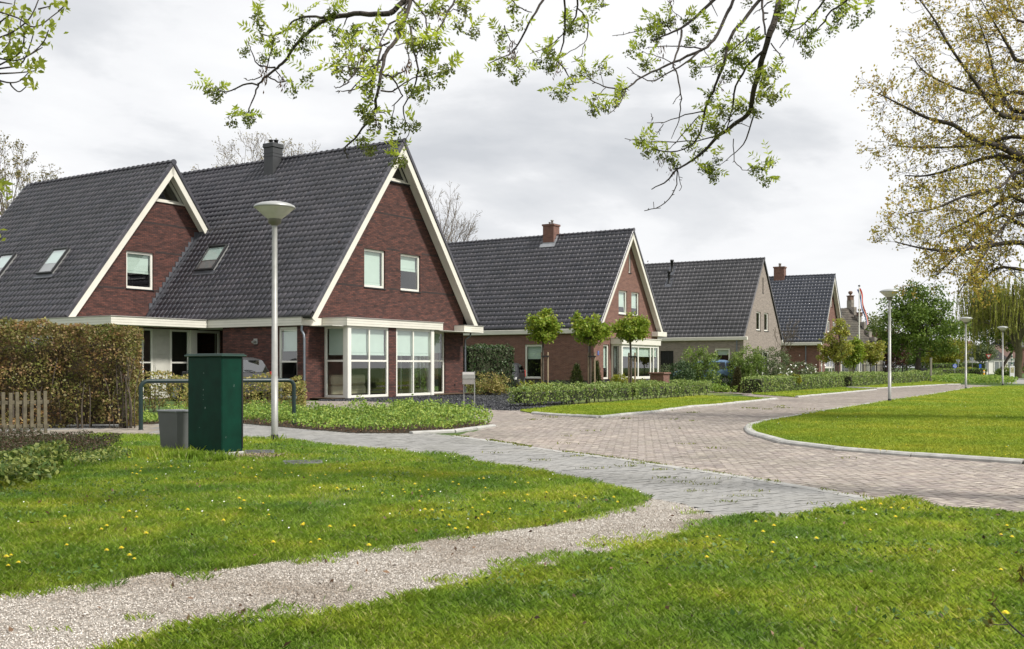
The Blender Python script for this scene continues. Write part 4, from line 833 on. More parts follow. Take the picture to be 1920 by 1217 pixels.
def hedge(name, label, pts, w, h, leaf, dens, lmat, core=CORE, cat='hedge', group=None, wav=0.05, z0=0.0, gap=0.0, aspect=0.65, stems=0.0, kind=None, corein=0.06, cap=True, parent=None):
    """clipped hedge along the ground line pts"""
    P = [np.array(p[:2], float) for p in pts]; c = sum(P)/len(P); t = thing(name, label, cat, (c[0], c[1], 0), 0, group); L_ = []
    m = MB(); S = []
    for i in range(len(P)-1):
        a, b = P[i]-c, P[i+1]-c; d = b-a; ln = np.linalg.norm(d); d = d/ln; s = np.array([-d[1], d[0]])
        nt_ = int(ln*h*dens); nw = int(ln*w*dens)
        for side in (-1, 1):
            u = rng.random(nt_)*ln; z = z0+gap+(h-z0-gap)*rng.random(nt_)**0.9; off = side*(w/2)+rng.normal(0, 0.025, nt_)+(vnoise(u+a[0]*3, z, 0.35, side+3)-0.5)*2*wav
            L_.append(np.stack([a[0]+d[0]*u+s[0]*off, a[1]+d[1]*u+s[1]*off, z+(vnoise(u, a[1], 0.5)-0.5)*wav], 1))
        u = rng.random(nw)*ln; v = (rng.random(nw)-0.5)*w; L_.append(np.stack([a[0]+d[0]*u+s[0]*v, a[1]+d[1]*u+s[1]*v, h+rng.normal(0, 0.025, nw)+(vnoise(u+a[0], v, 0.4, 9)-0.5)*2*wav], 1))
        for (e, sg) in ((a, -1), (b, 1)):
            ne = int(w*h*dens); v = (rng.random(ne)-0.5)*w; z = z0+gap+(h-z0-gap)*rng.random(ne); o = sg*rng.normal(0.0, 0.03, ne); L_.append(np.stack([e[0]+s[0]*v+d[0]*o, e[1]+s[1]*v+d[1]*o, z], 1))
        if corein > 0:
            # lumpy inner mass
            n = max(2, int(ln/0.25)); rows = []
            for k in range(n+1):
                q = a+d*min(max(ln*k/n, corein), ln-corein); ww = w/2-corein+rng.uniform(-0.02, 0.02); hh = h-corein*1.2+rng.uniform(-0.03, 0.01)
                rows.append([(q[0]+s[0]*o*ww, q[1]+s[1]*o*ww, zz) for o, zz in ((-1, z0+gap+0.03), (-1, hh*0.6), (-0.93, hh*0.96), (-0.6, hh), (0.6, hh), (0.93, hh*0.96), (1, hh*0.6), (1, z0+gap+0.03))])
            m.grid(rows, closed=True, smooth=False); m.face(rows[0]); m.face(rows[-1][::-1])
        if stems:
            for k in range(int(ln*stems)):
                q = a+d*(rng.random()*ln)+s*rng.normal(0, w*0.15); S.append([q[0], q[1], 0, q[0]+rng.normal(0, .05), q[1]+rng.normal(0, .03), h*0.8, 0.018, 0.006])
    np_mesh('foliage', kites(np.concatenate(L_), leaf, aspect, 0.3), 4, lmat, t)
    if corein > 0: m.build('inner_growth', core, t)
    if S: segs_mesh('stems', S, BARK, t, 5)
    return t
def bush(name, label, x, y, blobs, n, leaf, lmat, cat='shrub', group=None, shell=3.0, upb=0.3, per=26, cr=0.14, stems=8, bmat=BARK, aspect=0.6):
    t = thing(name, label, cat, (x, y, 0), 0, group); C = clumps(blobs, n//per, shell); C[:, 2] = np.maximum(C[:, 2], 0.06)
    np_mesh('foliage', crown_leaves(C, per, cr, leaf, aspect=aspect, upb=upb), 4, lmat, t); S = []
    for i in rng.choice(len(C), min(stems, len(C)), replace=False): S += poly_segs(curve([(rng.normal(0, .05), rng.normal(0, .05), 0), C[i]*np.array([.4, .4, .6]), C[i]], 2), 0.014, 0.004)
    segs_mesh('stems', S, bmat, t, 5); return t
def cover(name, label, polyg, dens, leaf, lmat, hfun, kind='stuff', aspect=0.6):
    P = np.array(polyg); lo, hi = P.min(0), P.max(0); n = int((hi-lo).prod()*dens); q = lo+rng.random((n, 2))*(hi-lo); q = q[in_poly(q, polyg)]
    z = hfun(q[:, 0], q[:, 1]); zz = z*(rng.random(len(q))**0.35)+0.02; o = np_mesh(name, kites(np.column_stack([q, zz]), leaf, aspect, 0.9), 4, lmat)
    return tag(o, label, 'ground cover', kind=kind)

# ------------------------------------------------------------------ grass
GRASS = island('grass_blade', [(0.285, 0.42, 0.045), (0.34, 0.49, 0.055), (0.40, 0.53, 0.075), (0.245, 0.39, 0.045), (0.36, 0.49, 0.06), (0.54, 0.55, 0.24)], 0.55, transl=0.48, spec=0.25, patch=[(0.60, 0.74, 0.9), (0.98, 1.0, 0.95), (1.45, 1.20, 1.1)], psc=0.8)
GRASSI = island('island_grass_blade', [(0.27, 0.37, 0.035), (0.33, 0.42, 0.045), (0.37, 0.44, 0.055), (0.30, 0.39, 0.04)], 0.55, transl=0.45, spec=0.25, patch=[(0.74, 0.86, 0.85), (0.98, 1.0, 0.98), (1.35, 1.14, 1.2)], psc=0.35)
GRASST = island('trodden_grass_blade', [(0.12, 0.18, 0.02), (0.19, 0.22, 0.04), (0.26, 0.25, 0.08)], 0.6, transl=0.3, spec=0.2)
def scatter(poly, bandsYD, edge=None):
    """uniform points per distance band"""
    P = np.array(poly); out = []
    for y0, y1, dens in bandsYD:
        x0, x1 = max(P[:, 0].min(), -y1*0.62-1), min(P[:, 0].max(), y1*0.62+1); a, b = max(y0, P[:, 1].min()), min(y1, P[:, 1].max())
        if b <= a or x1 <= x0: continue
        n = int((x1-x0)*(b-a)*dens); q = np.column_stack([x0+rng.random(n)*(x1-x0), a+rng.random(n)*(b-a)]); q = q[(np.abs(q[:, 0]) < q[:, 1]*0.60+1.7)]; out.append(q[in_poly(q, poly)])
    return np.concatenate(out)
def blades(name, q, z, hgt, wid, mat, lean=0.45):
    n = len(q); a = rng.random(n)*2*math.pi; Y = q[:, 1]; tuft = vnoise(q[:, 0], q[:, 1], 0.28, 2)*0.6+vnoise(q[:, 0], q[:, 1], 0.09, 5)*0.4
    h = hgt*(0.55+0.9*tuft)*rng.uniform(0.6, 1.3, n); w = wid*np.maximum(1, Y/6.0)*rng.uniform(0.7, 1.3, n); h = h*np.clip(1+(Y-8)/60, 1, 1.5)
    f = np.stack([np.cos(a), np.sin(a), 0*a], 1); s = np.stack([-np.sin(a), np.cos(a), 0*a], 1); ln = (lean*rng.uniform(0.2, 1.6, n)*h)[:, None]; H = h[:, None]*np.array([[0, 0, 1.0]])
    B = np.column_stack([q, np.full(n, z)]); W2 = (w*0.5)[:, None]*s
    V = np.stack([B-W2, B+W2, B+W2*0.8+f*ln*0.35+H*0.6, B+f*ln+H, B-W2*0.8+f*ln*0.35+H*0.6], 1)
    return np_mesh(name, V, 5, mat)
NEAR = [(3.0, 6.5, 9500), (6.5, 9, 5600), (9, 13, 2800), (13, 19, 1300), (19, 30, 650)]
def thin(q, k, sc=0.5, seed=1): return q[rng.random(len(q)) < k(vnoise(q[:, 0], q[:, 1], sc, seed))]
q1 = scatter(P_lawn1, NEAR); q2 = scatter(P_rlawn, NEAR)
bare = lambda q: (vnoise(q[:, 0], q[:, 1], 0.55, 21)*0.6+vnoise(q[:, 0], q[:, 1], 0.17, 22)*0.4)
for q, nm in ((q1, 'grass'), (q2, 'grass')):
    k = bare(q); q = q[(k < 0.74) | (rng.random(len(q)) < 0.35)]
    lb = 'bright green mown grass with tufts, left of the pale gravel path' if q is not None and q[:, 0].mean() < 0 else 'tufted green grass in the right foreground beside the gravel path'
    tag(blades(nm, q, 0.028, 0.040, 0.0030, GRASS, 0.85), lb, 'grass', kind='stuff')
# sparse grass that creeps over the gravel edges
qg = scatter(P_gravel, [(3, 7, 2600), (7, 12, 1500)])
def dist_poly(q, line):
    d = np.full(len(q), 9.0)
    for (x0, y0), (x1, y1) in zip(line[:-1], line[1:]):
        a = np.array([x0, y0]); b = np.array([x1, y1])-a; t = np.clip(((q-a)@b)/(b@b), 0, 1); d = np.minimum(d, np.linalg.norm(q-a-t[:, None]*b, axis=1))
    return d
de = np.minimum(dist_poly(qg, poly_px(GRAV_bot)), dist_poly(qg, poly_px(LAWN1_bot))*1.6)
nz = vnoise(qg[:, 0], qg[:, 1], 0.30, 4)*0.55+vnoise(qg[:, 0], qg[:, 1], 0.11, 6)*0.45
qg = qg[(nz-0.37 > de*0.95) | ((nz > 0.86) & (rng.random(len(qg)) < 0.25))]
tag(blades('grass', qg, 0.022, 0.034, 0.0038, GRASS, 0.9), 'thin grass creeping over the edges of the pale gravel path', 'grass', kind='stuff')
FARB = [(9, 14, 2400), (14, 20, 1400), (20, 30, 620), (30, 45, 260), (45, 75, 110)]
qi = scatter(P_island, FARB); dk = dist_poly(qi, poly_px(KERB_i)[11:]); qi = qi[dk > 0.10+0.55*np.maximum(0, vnoise(qi[:, 0], qi[:, 1], 0.8, 17)-0.45)*(qi[:, 0] > 4.2)+0.05*rng.random(len(qi))]; tag(blades('grass', qi, 0.033, 0.036, 0.0042, GRASSI, 0.9), 'smooth mown lawn inside the curved kerb across the road', 'grass', kind='stuff')
for P, lb in ((P_strip1, 'narrow grass verge in front of the low hedge'), (P_strip2, 'grass verge in front of the clipped box hedge'), (P_strip3, 'farthest thin grass verge along the road')):
    q = scatter(P, [(24, 36, 520), (36, 50, 260), (50, 90, 110)]); tag(blades('grass', q, 0.033, 0.036, 0.0048, GRASSI, 0.9), lb, 'grass', kind='stuff')
# loose shell chips on the gravel path
CHIP = island('shell_chip', [(0.40, 0.365, 0.32), (0.52, 0.485, 0.445), (0.62, 0.595, 0.56), (0.47, 0.435, 0.395), (0.28, 0.235, 0.195), (0.56, 0.53, 0.49), (0.68, 0.66, 0.63)], 0.8, patch=[(0.72, 0.66, 0.60), (1.0, 0.98, 0.96), (1.12, 1.11, 1.10)], psc=0.8)
q = scatter(P_gravel, [(3.0, 6.5, 12000), (6.5, 9, 7500), (9, 13, 3800)]); P = np.column_stack([q, 0.025+rng.random(len(q))*0.008]); nd_ = rand_dirs(len(q)); nd_[:, 2] *= 0.5
tag(np_mesh('shell_gravel', kites(P, 0.009, 0.8, 1.2, unit(nd_)), 4, CHIP), 'crushed pale shell gravel of the curving footpath', 'gravel', kind='stuff')
DCH = island('dark_chip', [(0.04, 0.042, 0.048), (0.075, 0.077, 0.085), (0.11, 0.112, 0.12), (0.028, 0.03, 0.034)], 0.7)
q = scatter(P_dgrav, [(25, 60, 420)]); tag(np_mesh('slate_gravel', kites(np.column_stack([q, 0.02+rng.random(len(q))*0.02]), 0.055, 0.8, 1.0), 4, DCH), 'dark grey slate gravel beside the big dark red house', 'gravel', kind='stuff')
# fallen bits: leaves and twigs, small weeds on the paths, daisies
LIT = island('leaf_litter', [(0.10, 0.06, 0.035), (0.20, 0.12, 0.07), (0.05, 0.03, 0.02), (0.28, 0.18, 0.12)], 0.8)
q = np.concatenate([scatter(P_gravel, [(3, 13, 9)]), scatter(P_lawn1, [(3, 20, 2.0)]), scatter(P_rlawn, [(3, 13, 3.5)])]); q = q[(np.abs(q[:, 0]) < q[:, 1]*0.55+.5)]
tag(np_mesh('leaf_litter', kites(np.column_stack([q, np.where(in_poly(q, P_gravel), 0.036, 0.075)]), 0.038, 0.5, 1.0), 4, LIT), 'scattered dry brown leaves and bits of bark on the gravel and grass', 'leaf litter', kind='stuff')
q = np.concatenate([scatter(P_lawn1, [(6, 20, 7)]), scatter(P_rlawn, [(5, 13, 4)]), scatter(P_island, [(12, 40, 1.8)])]); q = thin(q, lambda v: (v > 0.5)*0.35, 1.3, 8); nq = len(q)
S_ = np.zeros((nq, 6, 3))
for k in range(6): t = 2*math.pi*k/6; S_[:, k] = np.column_stack([q[:, 0]+0.007*math.cos(t), q[:, 1]+0.007*math.sin(t), np.full(nq, 0.088)+0.004*math.sin(t)])
S_[:, :, 2] -= 0.022; tag(np_mesh('daisies', S_, 6, surf('daisy_white', (0.75, 0.75, 0.72), 0.7)), 'tiny white daisies scattered through the lawns', 'flowers', kind='stuff')
# weeds between the pavers and moss along the seam
seam = poly_px([(850,819),(960,835),(1065,851),(1197,869),(1312,886),(1440,906),(1567,928),(1642,940)]); W_ = []
for (x0, y0), (x1, y1) in zip(seam[:-1], seam[1:]):
    n = int(math.hypot(x1-x0, y1-y0)*150); t = rng.random(n); x = x0+(x1-x0)*t+rng.normal(0, 0.03, n); y = y0+(y1-y0)*t+0.08+rng.normal(0, 0.03, n); kk = vnoise(x, y, 0.4, 12) > 0.5; W_.append(np.column_stack([x, y])[kk])
for px, py in ((1080,858),(1175,877),(1107,881),(1237,884),(1345,901),(1195,872),(1010,866),(985,838),(1275,908),(1318,912),(1392,934),(1306,925),(1560,950),(1250,900),(1420,925),(1370,945),(930,852),(1590,930),(1240,765),(1300,775)):
    x, y = at(px, py); n = rng.integers(8, 26); W_.append(np.array([[x, y]])+rng.normal(0, 1, (n, 2))*np.array([0.09, 0.035]))
for c in range(40):
    x = rng.uniform(0, 9); y = rng.uniform(10, 34); n = rng.integers(5, 25); W_.append(np.array([[x, y]])+rng.normal(0, 1, (n, 2))*np.array([0.10, 0.05]))
q = np.concatenate(W_); q = q[in_poly(q, P_road) | in_poly(q, P_grey)]
tag(blades('weeds', q, 0.018, 0.022, 0.006, GRASST, 1.2), 'small weeds and moss growing in the joints of the paving', 'weeds', kind='stuff')
# clover and dandelion leaf rosettes in the grass
q = np.concatenate([scatter(P_lawn1, [(5, 18, 60)]), scatter(P_rlawn, [(4, 13, 80)])]); q = q[vnoise(q[:, 0], q[:, 1], 0.7, 31)*0.7+vnoise(q[:, 0], q[:, 1], 0.2, 32)*0.3 > 0.55]; P = np.repeat(np.column_stack([q, np.full(len(q), 0.05)]), 5, 0)+rng.normal(0, 1, (len(q)*5, 3))*np.array([0.035, 0.035, 0.01])
tag(np_mesh('clover', kites(P, 0.042, 0.55, 2.0), 4, leafmat('clover_leaf', [(0.05, 0.12, 0.02), (0.10, 0.18, 0.04), (0.15, 0.22, 0.07)], 0.2)), 'patches of broad leaved clover and weeds in the lawn', 'weeds', kind='stuff')

# dandelions: each one a thing
YEL = surf('dandelion_yellow', (0.86, 0.72, 0.03), 0.6, var=0.1); STEM = surf('dandelion_stem', (0.12, 0.16, 0.04), 0.6)
def dandelion(label, group, x, y):
    t = thing('dandelion', label, 'flower', (x, y, 0.03), 0, group); m = MB(); m.tube([(0, 0, 0), (0.004, 0, 0.03), (0.0, 0.003, 0.068)], 0.0022, 5); m.build('stem', STEM, t)
    m = MB()
    for ring, (n, r, z) in enumerate(((16, 0.021, 0.070), (12, 0.016, 0.076), (8, 0.009, 0.081))):
        for k in range(n):
            a = 2*math.pi*(k+ring*0.5)/n; c, s = math.cos(a), math.sin(a); w = 0.0038; m.face([(0, 0, 0.068+ring*0.004), (c*r*0.6-s*w, s*r*0.6+c*w, z), (c*r, s*r, z+0.001), (c*r*0.6+s*w, s*r*0.6-c*w, z)])
    m.build('flower_head', YEL, t, fix=False); return t
def dandelions(pxs, label, group, src=[None]):
    base = label
    for px, py in pxs:
        x, y = at(px, py, 0.09)
        if 'left of' in base: label = 'yellow dandelion flower in the left lawn, '+('near the shrub bed at the left edge' if px < 230 and py < 960 else 'near the left end of the gravel path' if px < 230 else 'near the utility cabinet and slab covers' if px < 640 and py < 900 else 'in the middle between cabinet and gravel path' if px < 640 else 'close to the grey path' if py < 905 else 'close to the gravel path edge')
        elif 'right foreground' in base: label = 'yellow dandelion flower in the right foreground grass, '+('on the corner beside the paved path' if py < 975 and px > 1560 else 'near the gravel path' if px < 1500 else 'at the right edge' if px > 1850 else 'out in the open grass')
        else: label = 'small yellow dandelion inside the curved kerb, '+('near the long front kerb' if py > 835 else 'towards the rounded tip' if px < 1560 else 'in the middle of the lawn')
        if src[0] is None: src[0] = dandelion(label, group, x, y); continue
        c = copy_tree(src[0], (x, y, 0.03), random.uniform(0, 6)); c['label'] = label; c['group'] = group; s = random.uniform(0.6, 0.98); c.scale = (s, s, s)
c5 = [(728,28),(832,32),(765,72),(795,80),(860,75),(892,76),(962,76),(1003,78),(745,110),(790,98),(768,118),(880,142),(808,204),(365,352),(727,328),(690,358),(768,356),(600,408),(570,424),(1055,322),(822,454),(375,506),(36,588),(62,560),(104,608),(46,620),(600,545),(683,538),(728,574),(755,580),(1370,84),(1415,88),(1470,94),(1438,136),(1350,110),(1640,105),(1605,108),(1785,130),(1830,118),(1745,120),(1515,240),(1345,258),(1372,272),(1480,274),(1350,314),(1512,336),(1257,382),(1708,386),(1702,408),(1855,412),(1748,487),(1796,480),(1537,506),(1895,198),(1765,188)]
c6 = [(45,104),(75,200),(40,208),(230,215),(347,198),(357,210),(440,204),(490,200),(524,210),(178,126),(135,73),(570,108),(627,160),(660,172),(530,88),(464,128),(413,176),(440,267),(470,322),(510,322),(568,322),(628,264),(737,297),(790,348),(770,357),(826,336),(640,425),(710,410),(606,400),(72,404),(155,524),(774,142),(800,146),(810,190),(915,220),(977,162),(1050,164),(800,256),(948,308),(948,358),(1030,262),(1045,232),(1153,220),(1313,245),(1374,245),(1420,249),(1554,274),(1532,250),(1257,328)]
dandelions([(x/3, 850+y/3) for x, y in c5]+[(640+x/3, 850+y/3) for x, y in c6], 'yellow dandelion flower in the grass left of the gravel path', 'dandelions left of the gravel path')
c7 = [(1114,138),(1172,154),(1238,163),(1197,210),(1022,172),(1005,158),(1055,268),(410,228),(513,260),(452,289),(508,353),(503,390),(752,330),(136,430),(208,302),(137,312),(1790,298),(1790,492),(1816,757),(1824,250),(1853,320)]
dandelions([(1280+x/3, 900+y/3) for x, y in c7], 'yellow dandelion flower in the right foreground grass', 'dandelions in the right foreground')
c8 = [(390,372),(648,450),(895,522),(830,456),(858,486),(1512,545),(1527,540),(1648,560),(1733,548),(1898,557),(1805,566),(1812,526),(1188,506),(630,372),(1068,538),(1028,546),(975,443),(722,465)]
dandelions([(1340+x/3.31, 680+y/3.31) for x, y in c8], 'small yellow dandelion in the lawn inside the curved kerb', 'dandelions inside the curved kerb')

def dome_tree(label, px, Y, blobs, n, r, lmat, leaf, per=2, depth=2, L=0.9, minr=0.012, bmat=TWIG, trunk_h=4.0):
    """leafless or budding tree: limbs fan out to points on the crown's surface, each ending in twigs"""
    x, y = atY(px, Y); t = thing('budding_tree', label, 'tree', (x, y, 0)); C = clumps(blobs, n, 6.0); S = poly_segs([(0, 0, 0), (0, 0, trunk_h)], r, r*.8); tips = []
    mains = [np.array([b[0]*.6+rng.normal(0, .8), b[1], b[2]*.75+rng.normal(0, .5)]) for b in blobs for _ in range(4)]
    for m_ in mains: S += poly_segs(curve([(0, 0, trunk_h*.8), m_*np.array([.4, .4, .7]), m_], 3), r*.5, r*.2)
    for c in C:
        m_ = mains[int(np.argmin([np.linalg.norm(c-q)*rng.uniform(.7, 1.3) for q in mains]))]; mid = (m_+c)/2+rng.normal(0, .25, 3); S += poly_segs(curve([m_, mid, c], 3), r*.16, minr*1.5); grow(S, tips, c, unit(c-m_)+np.array([0, 0, .3]), L, minr*1.4, depth, .6, (2, 3), .75, .15, .05, 2, minr)
    segs_mesh('trunk', S, bmat, t, 3); T = np.array(tips)
    if lmat is not None: np_mesh('crown', kites(np.repeat(T, per, 0)+rng.normal(0, 0.10, (len(T)*per, 3)), leaf, 0.6), 4, lmat, t)
    return t
# ------------------------------------------------------------------ street furniture
BOWL = surf('frosted_bowl', (0.50, 0.49, 0.44), 0.45, var=0.15, scale=5)
def lamp(label, px, py):
    x, y = at(px, py); t = thing('street_lamp', label, 'street lamp', (x, y, 0.0), 0, 'park lamps along the road')
    m = MB(); m.tube([(0, 0, 0.10), (0, 0, 1.1), (0, 0, 1.1), (0, 0, 3.62)], [0.056, 0.056, 0.052, 0.043], 16); m.build('pole', STEEL, t)
    m = MB(); m.lathe([(0.060, 0.0), (0.060, 0.13), (0.056, 0.135)], 16); m.build('base_collar', BLACK, t)
    m = MB(); m.lathe([(0.043, 3.58), (0.10, 3.62), (0.112, 3.67), (0.112, 3.69)], 24); m.build('neck', surf('lamp_neck', (0.13, 0.125, 0.09), 0.5), t)
    m = MB(); m.lathe([(0.10, 3.685), (0.15, 3.72), (0.215, 3.775), (0.28, 3.835), (0.318, 3.875)], 32); m.build('bowl', BOWL, t)
    m = MB(); m.lathe([(0.318, 3.868), (0.338, 3.872), (0.34, 3.885), (0.325, 3.91), (0.25, 3.945), (0.12, 3.972), (0.0, 3.98)], 32); m.build('cap', surf('lamp_cap', (0.36, 0.37, 0.36), 0.4, metal=0.3), t)
    return t
lamp('tall grey street lamp beside the green cabinet, nearest of the lamps', 515, 830)
lamp('grey street lamp at the kerb of the lawn, second nearest of the lamps', 1668, 755)
lamp('grey street lamp on the far lawn edge with a black foot, third lamp', 1811, 731)
lamp('smallest and farthest grey street lamp, rising from the ground cover at right', 1880, 723)

x, y = at(416, 863); c = thing('utility_cabinet', 'tall dark green metal utility cabinet on a concrete foot beside the lamp', 'cabinet', (x, y, 0), R(56))
GRN = surf('green_cabinet_paint', (0.001, 0.030, 0.018), 0.5, var=0.25, scale=5, bump=0.08, bscale=30, spec=0.18)
m = MB(); m.obox((0, 0, 0.10), (0.37, 0, 0), (0, 0.70, 0), (0, 0, 1.29), 0.012); m.build('body', GRN, c)
m = MB(); m.obox((-0.035, -0.035, 1.39), (0.44, 0, 0), (0, 0.77, 0), (0, 0, 0.025), 0.006); m.obox((-0.015, -0.015, 1.415), (0.40, 0, 0), (0, 0.73, 0), (0, 0, 0.015), 0.006); m.build('lid', surf('lid_green', (0.02, 0.05, 0.04), 0.35), c)
m = MB(); m.obox((-0.012, -0.012, -0.02), (0.394, 0, 0), (0, 0.724, 0), (0, 0, 0.118), 0.01); m.build('foot', CONC, c)
m = MB(); m.box(0.34, 0.364, -0.006, 0.0, 0.14, 1.36); m.build('door_edge', BLACK, c)
m = MB()
for yy, z, w, h in ((0.36, 1.16, .012, .012), (0.37, 0.93, .01, .02), (0.37, 0.86, .01, .012), (0.37, 0.80, .008, .01), (0.33, 0.68, .014, .03), (0.45, 0.42, .01, .008)): m.face([(-0.002, yy, z), (-0.002, yy+w, z+0.004), (-0.002, yy+w*0.8, z+h), (-0.002, yy-w*0.3, z+h*0.9)])
for xx, z, h in ((0.2, 0.98, 0.03), (0.06, 0.30, 0.012)): m.face([(xx, -0.002, z), (xx+0.006, -0.002, z), (xx+0.012, -0.002, z+h), (xx+0.007, -0.002, z+h)])
m.build('scratches', surf('scratch', (0.20, 0.26, 0.24), 0.7), c)

x, y = at(333, 853); c = thing('grey_bin', 'squat grey tapered metal bin standing behind the green cabinet', 'bin', (x, y, 0), R(52))
GRY = surf('grey_bin_paint', (0.10, 0.105, 0.105), 0.5, var=0.1)
m = MB(); w0, d0, w1, d1 = 0.26, 0.40, 0.30, 0.44
rows = [[(-e, -e, z), (w, -e, z), (w, d, z), (-e, d, z)] for w, d, z, e in ((w0, d0, 0.0, 0), (w1, d1, 0.60, 0.03))]
m.grid(rows, closed=True, smooth=False); m.build('body', GRY, c)
m = MB(); m.obox((-0.045, -0.045, 0.60), (0.36, 0, 0), (0, 0.50, 0), (0, 0, 0.03), 0.008); m.build('lid', surf('bin_lid', (0.16, 0.17, 0.18), 0.4), c)

(xa, ya), (xb, yb) = at(264, 808), atY(551, 21.9); t = thing('rail_barrier', 'dark green tubular steel barrier with rounded corners between hedge and bed', 'barrier', (xa, ya, 0))
d = Vector((xb-xa, yb-ya, 0)); L_ = d.length; d.normalize(); pts = [Vector((0, 0, 0)), Vector((0, 0, 0.84))]+[d*(0.13*(1-math.cos(a)))+Vector((0, 0, 0.84+0.13*math.sin(a))) for a in (0.4, 0.8, 1.2, 1.57)]
pts += [p for p in [d*(L_-0.13*(1-math.cos(a)))+Vector((0, 0, 0.84+0.13*math.sin(a))) for a in (1.57, 1.2, 0.8, 0.4)]]+[d*L_+Vector((0, 0, 0.84)), d*L_]
m = MB(); m.tube(pts, 0.042, 12); m.build('rail', surf('dark_green_paint', (0.008, 0.024, 0.024), 0.4), t)
for s_ in (0, L_): m = MB(); m.lathe([(0.06, 0), (0.06, 0.02), (0.043, 0.03)], 12, tuple(d*s_)); m.build('foot_ring', DARKM, t)

x, y = at(880, 767); t = thing('mailbox', 'brushed steel mailbox on two thin posts beside the dark gravel', 'mailbox', (x, y, 0), R(8))
m = MB(); prof = [(-0.0, 0.74), (-0.0, 1.02), (0.03, 1.08), (0.10, 1.10), (0.155, 1.06), (0.155, 0.74)]
rows = [[(xx, -0.16+dd, z) for dd, z in prof] for xx in (-0.21, 0.13)]; m.grid(rows, closed=True, smooth=False); m.face(rows[0]); m.face(rows[1][::-1]); b = m.build('box', surf('brushed_steel', (0.38, 0.36, 0.34), 0.35, metal=0.7, var=0.1), t)
m = MB(); m.obox((-0.22, -0.175, 0.90), (0.36, 0, 0), (0, 0.014, 0), (0, 0, 0.13), 0.004); m.build('flap', STEEL, b); m = MB(); m.tube([(0.135, -0.08, 0.92), (0.15, -0.08, 0.92)], 0.06, 12); m.build('side_roll', STEEL, b)
for xx in (-0.16, 0.155): m = MB(); m.tube([(xx, 0.02, 0), (xx, 0.02, 1.12 if xx > 0 else 0.74)], 0.018, 8); m.build('post', STEEL, t)

t = thing('picket_fence', 'low weathered wooden picket fence in front of the tall hedge', 'fence', (*at(92, 814), 0)); OLDW = surf('weathered_wood', (0.115, 0.10, 0.065), 0.9, var=0.35, scale=9, bump=0.6)
fd = (Vector((*at(0, 817), 0))-Vector((*at(92, 814), 0))).normalized(); fn = Vector((-fd.y, fd.x, 0))
for k in range(22):
    p = fd*(0.03+k*0.118); h = 0.79+random.uniform(-0.015, 0.015); m = MB(); tl = random.uniform(-0.012, 0.012)
    m.obox(p, fd*0.062, fn*0.022, Vector((tl, 0, h)), 0.006); m.build('picket', OLDW, t)
for z in (0.12, 0.56): m = MB(); m.obox(fn*-0.045+Vector((0, 0, z)), fd*2.65, fn*0.035, Vector((0, 0, 0.07)), 0.006); m.build('fence_rail', OLDW, t)

SLAB = surf('cover_slab', (0.13, 0.13, 0.135), 0.85, var=0.25, scale=12, bump=0.8)
for (px0, py0, w, d_, lb) in ((486, 856, 0.42, 0.52, 'dark slab cover over sandy soil right beside the green cabinet'), (567, 874, 0.50, 0.42, 'flat grey slab cover sunk in the grass, right of the cabinet')):
    x, y = at(px0, py0); t = thing('access_cover', lb, 'cover', (x, y, 0.03), R(12)); m = MB(); m.box(-w/2, w/2, -d_/2, d_/2, 0.0, 0.045 if px0 < 500 else 0.030, 0.01)
    o = m.build('slab', SLAB, t); m = MB()
    for i in range(7): m.box(-w/2+0.03, w/2-0.03, -d_/2+0.04+i*(d_-.08)/7, -d_/2+0.055+i*(d_-.08)/7, 0.02, 0.049 if px0 < 500 else 0.034)
    m.build('tread', SLAB, o)
x, y = at(484, 862); q = np.array([[x, y]])+rng.normal(0, 1, (900, 2))*np.array([0.14, 0.13]); tag(np_mesh('sand', kites(np.column_stack([q, 0.045+rng.random(900)*0.03]), 0.03, 0.9, 2.0), 4, island('sand_grain', [(0.22, 0.17, 0.12), (0.32, 0.26, 0.19)], 0.9)), 'bare pinkish sand around the slab beside the cabinet', 'sand', kind='stuff')

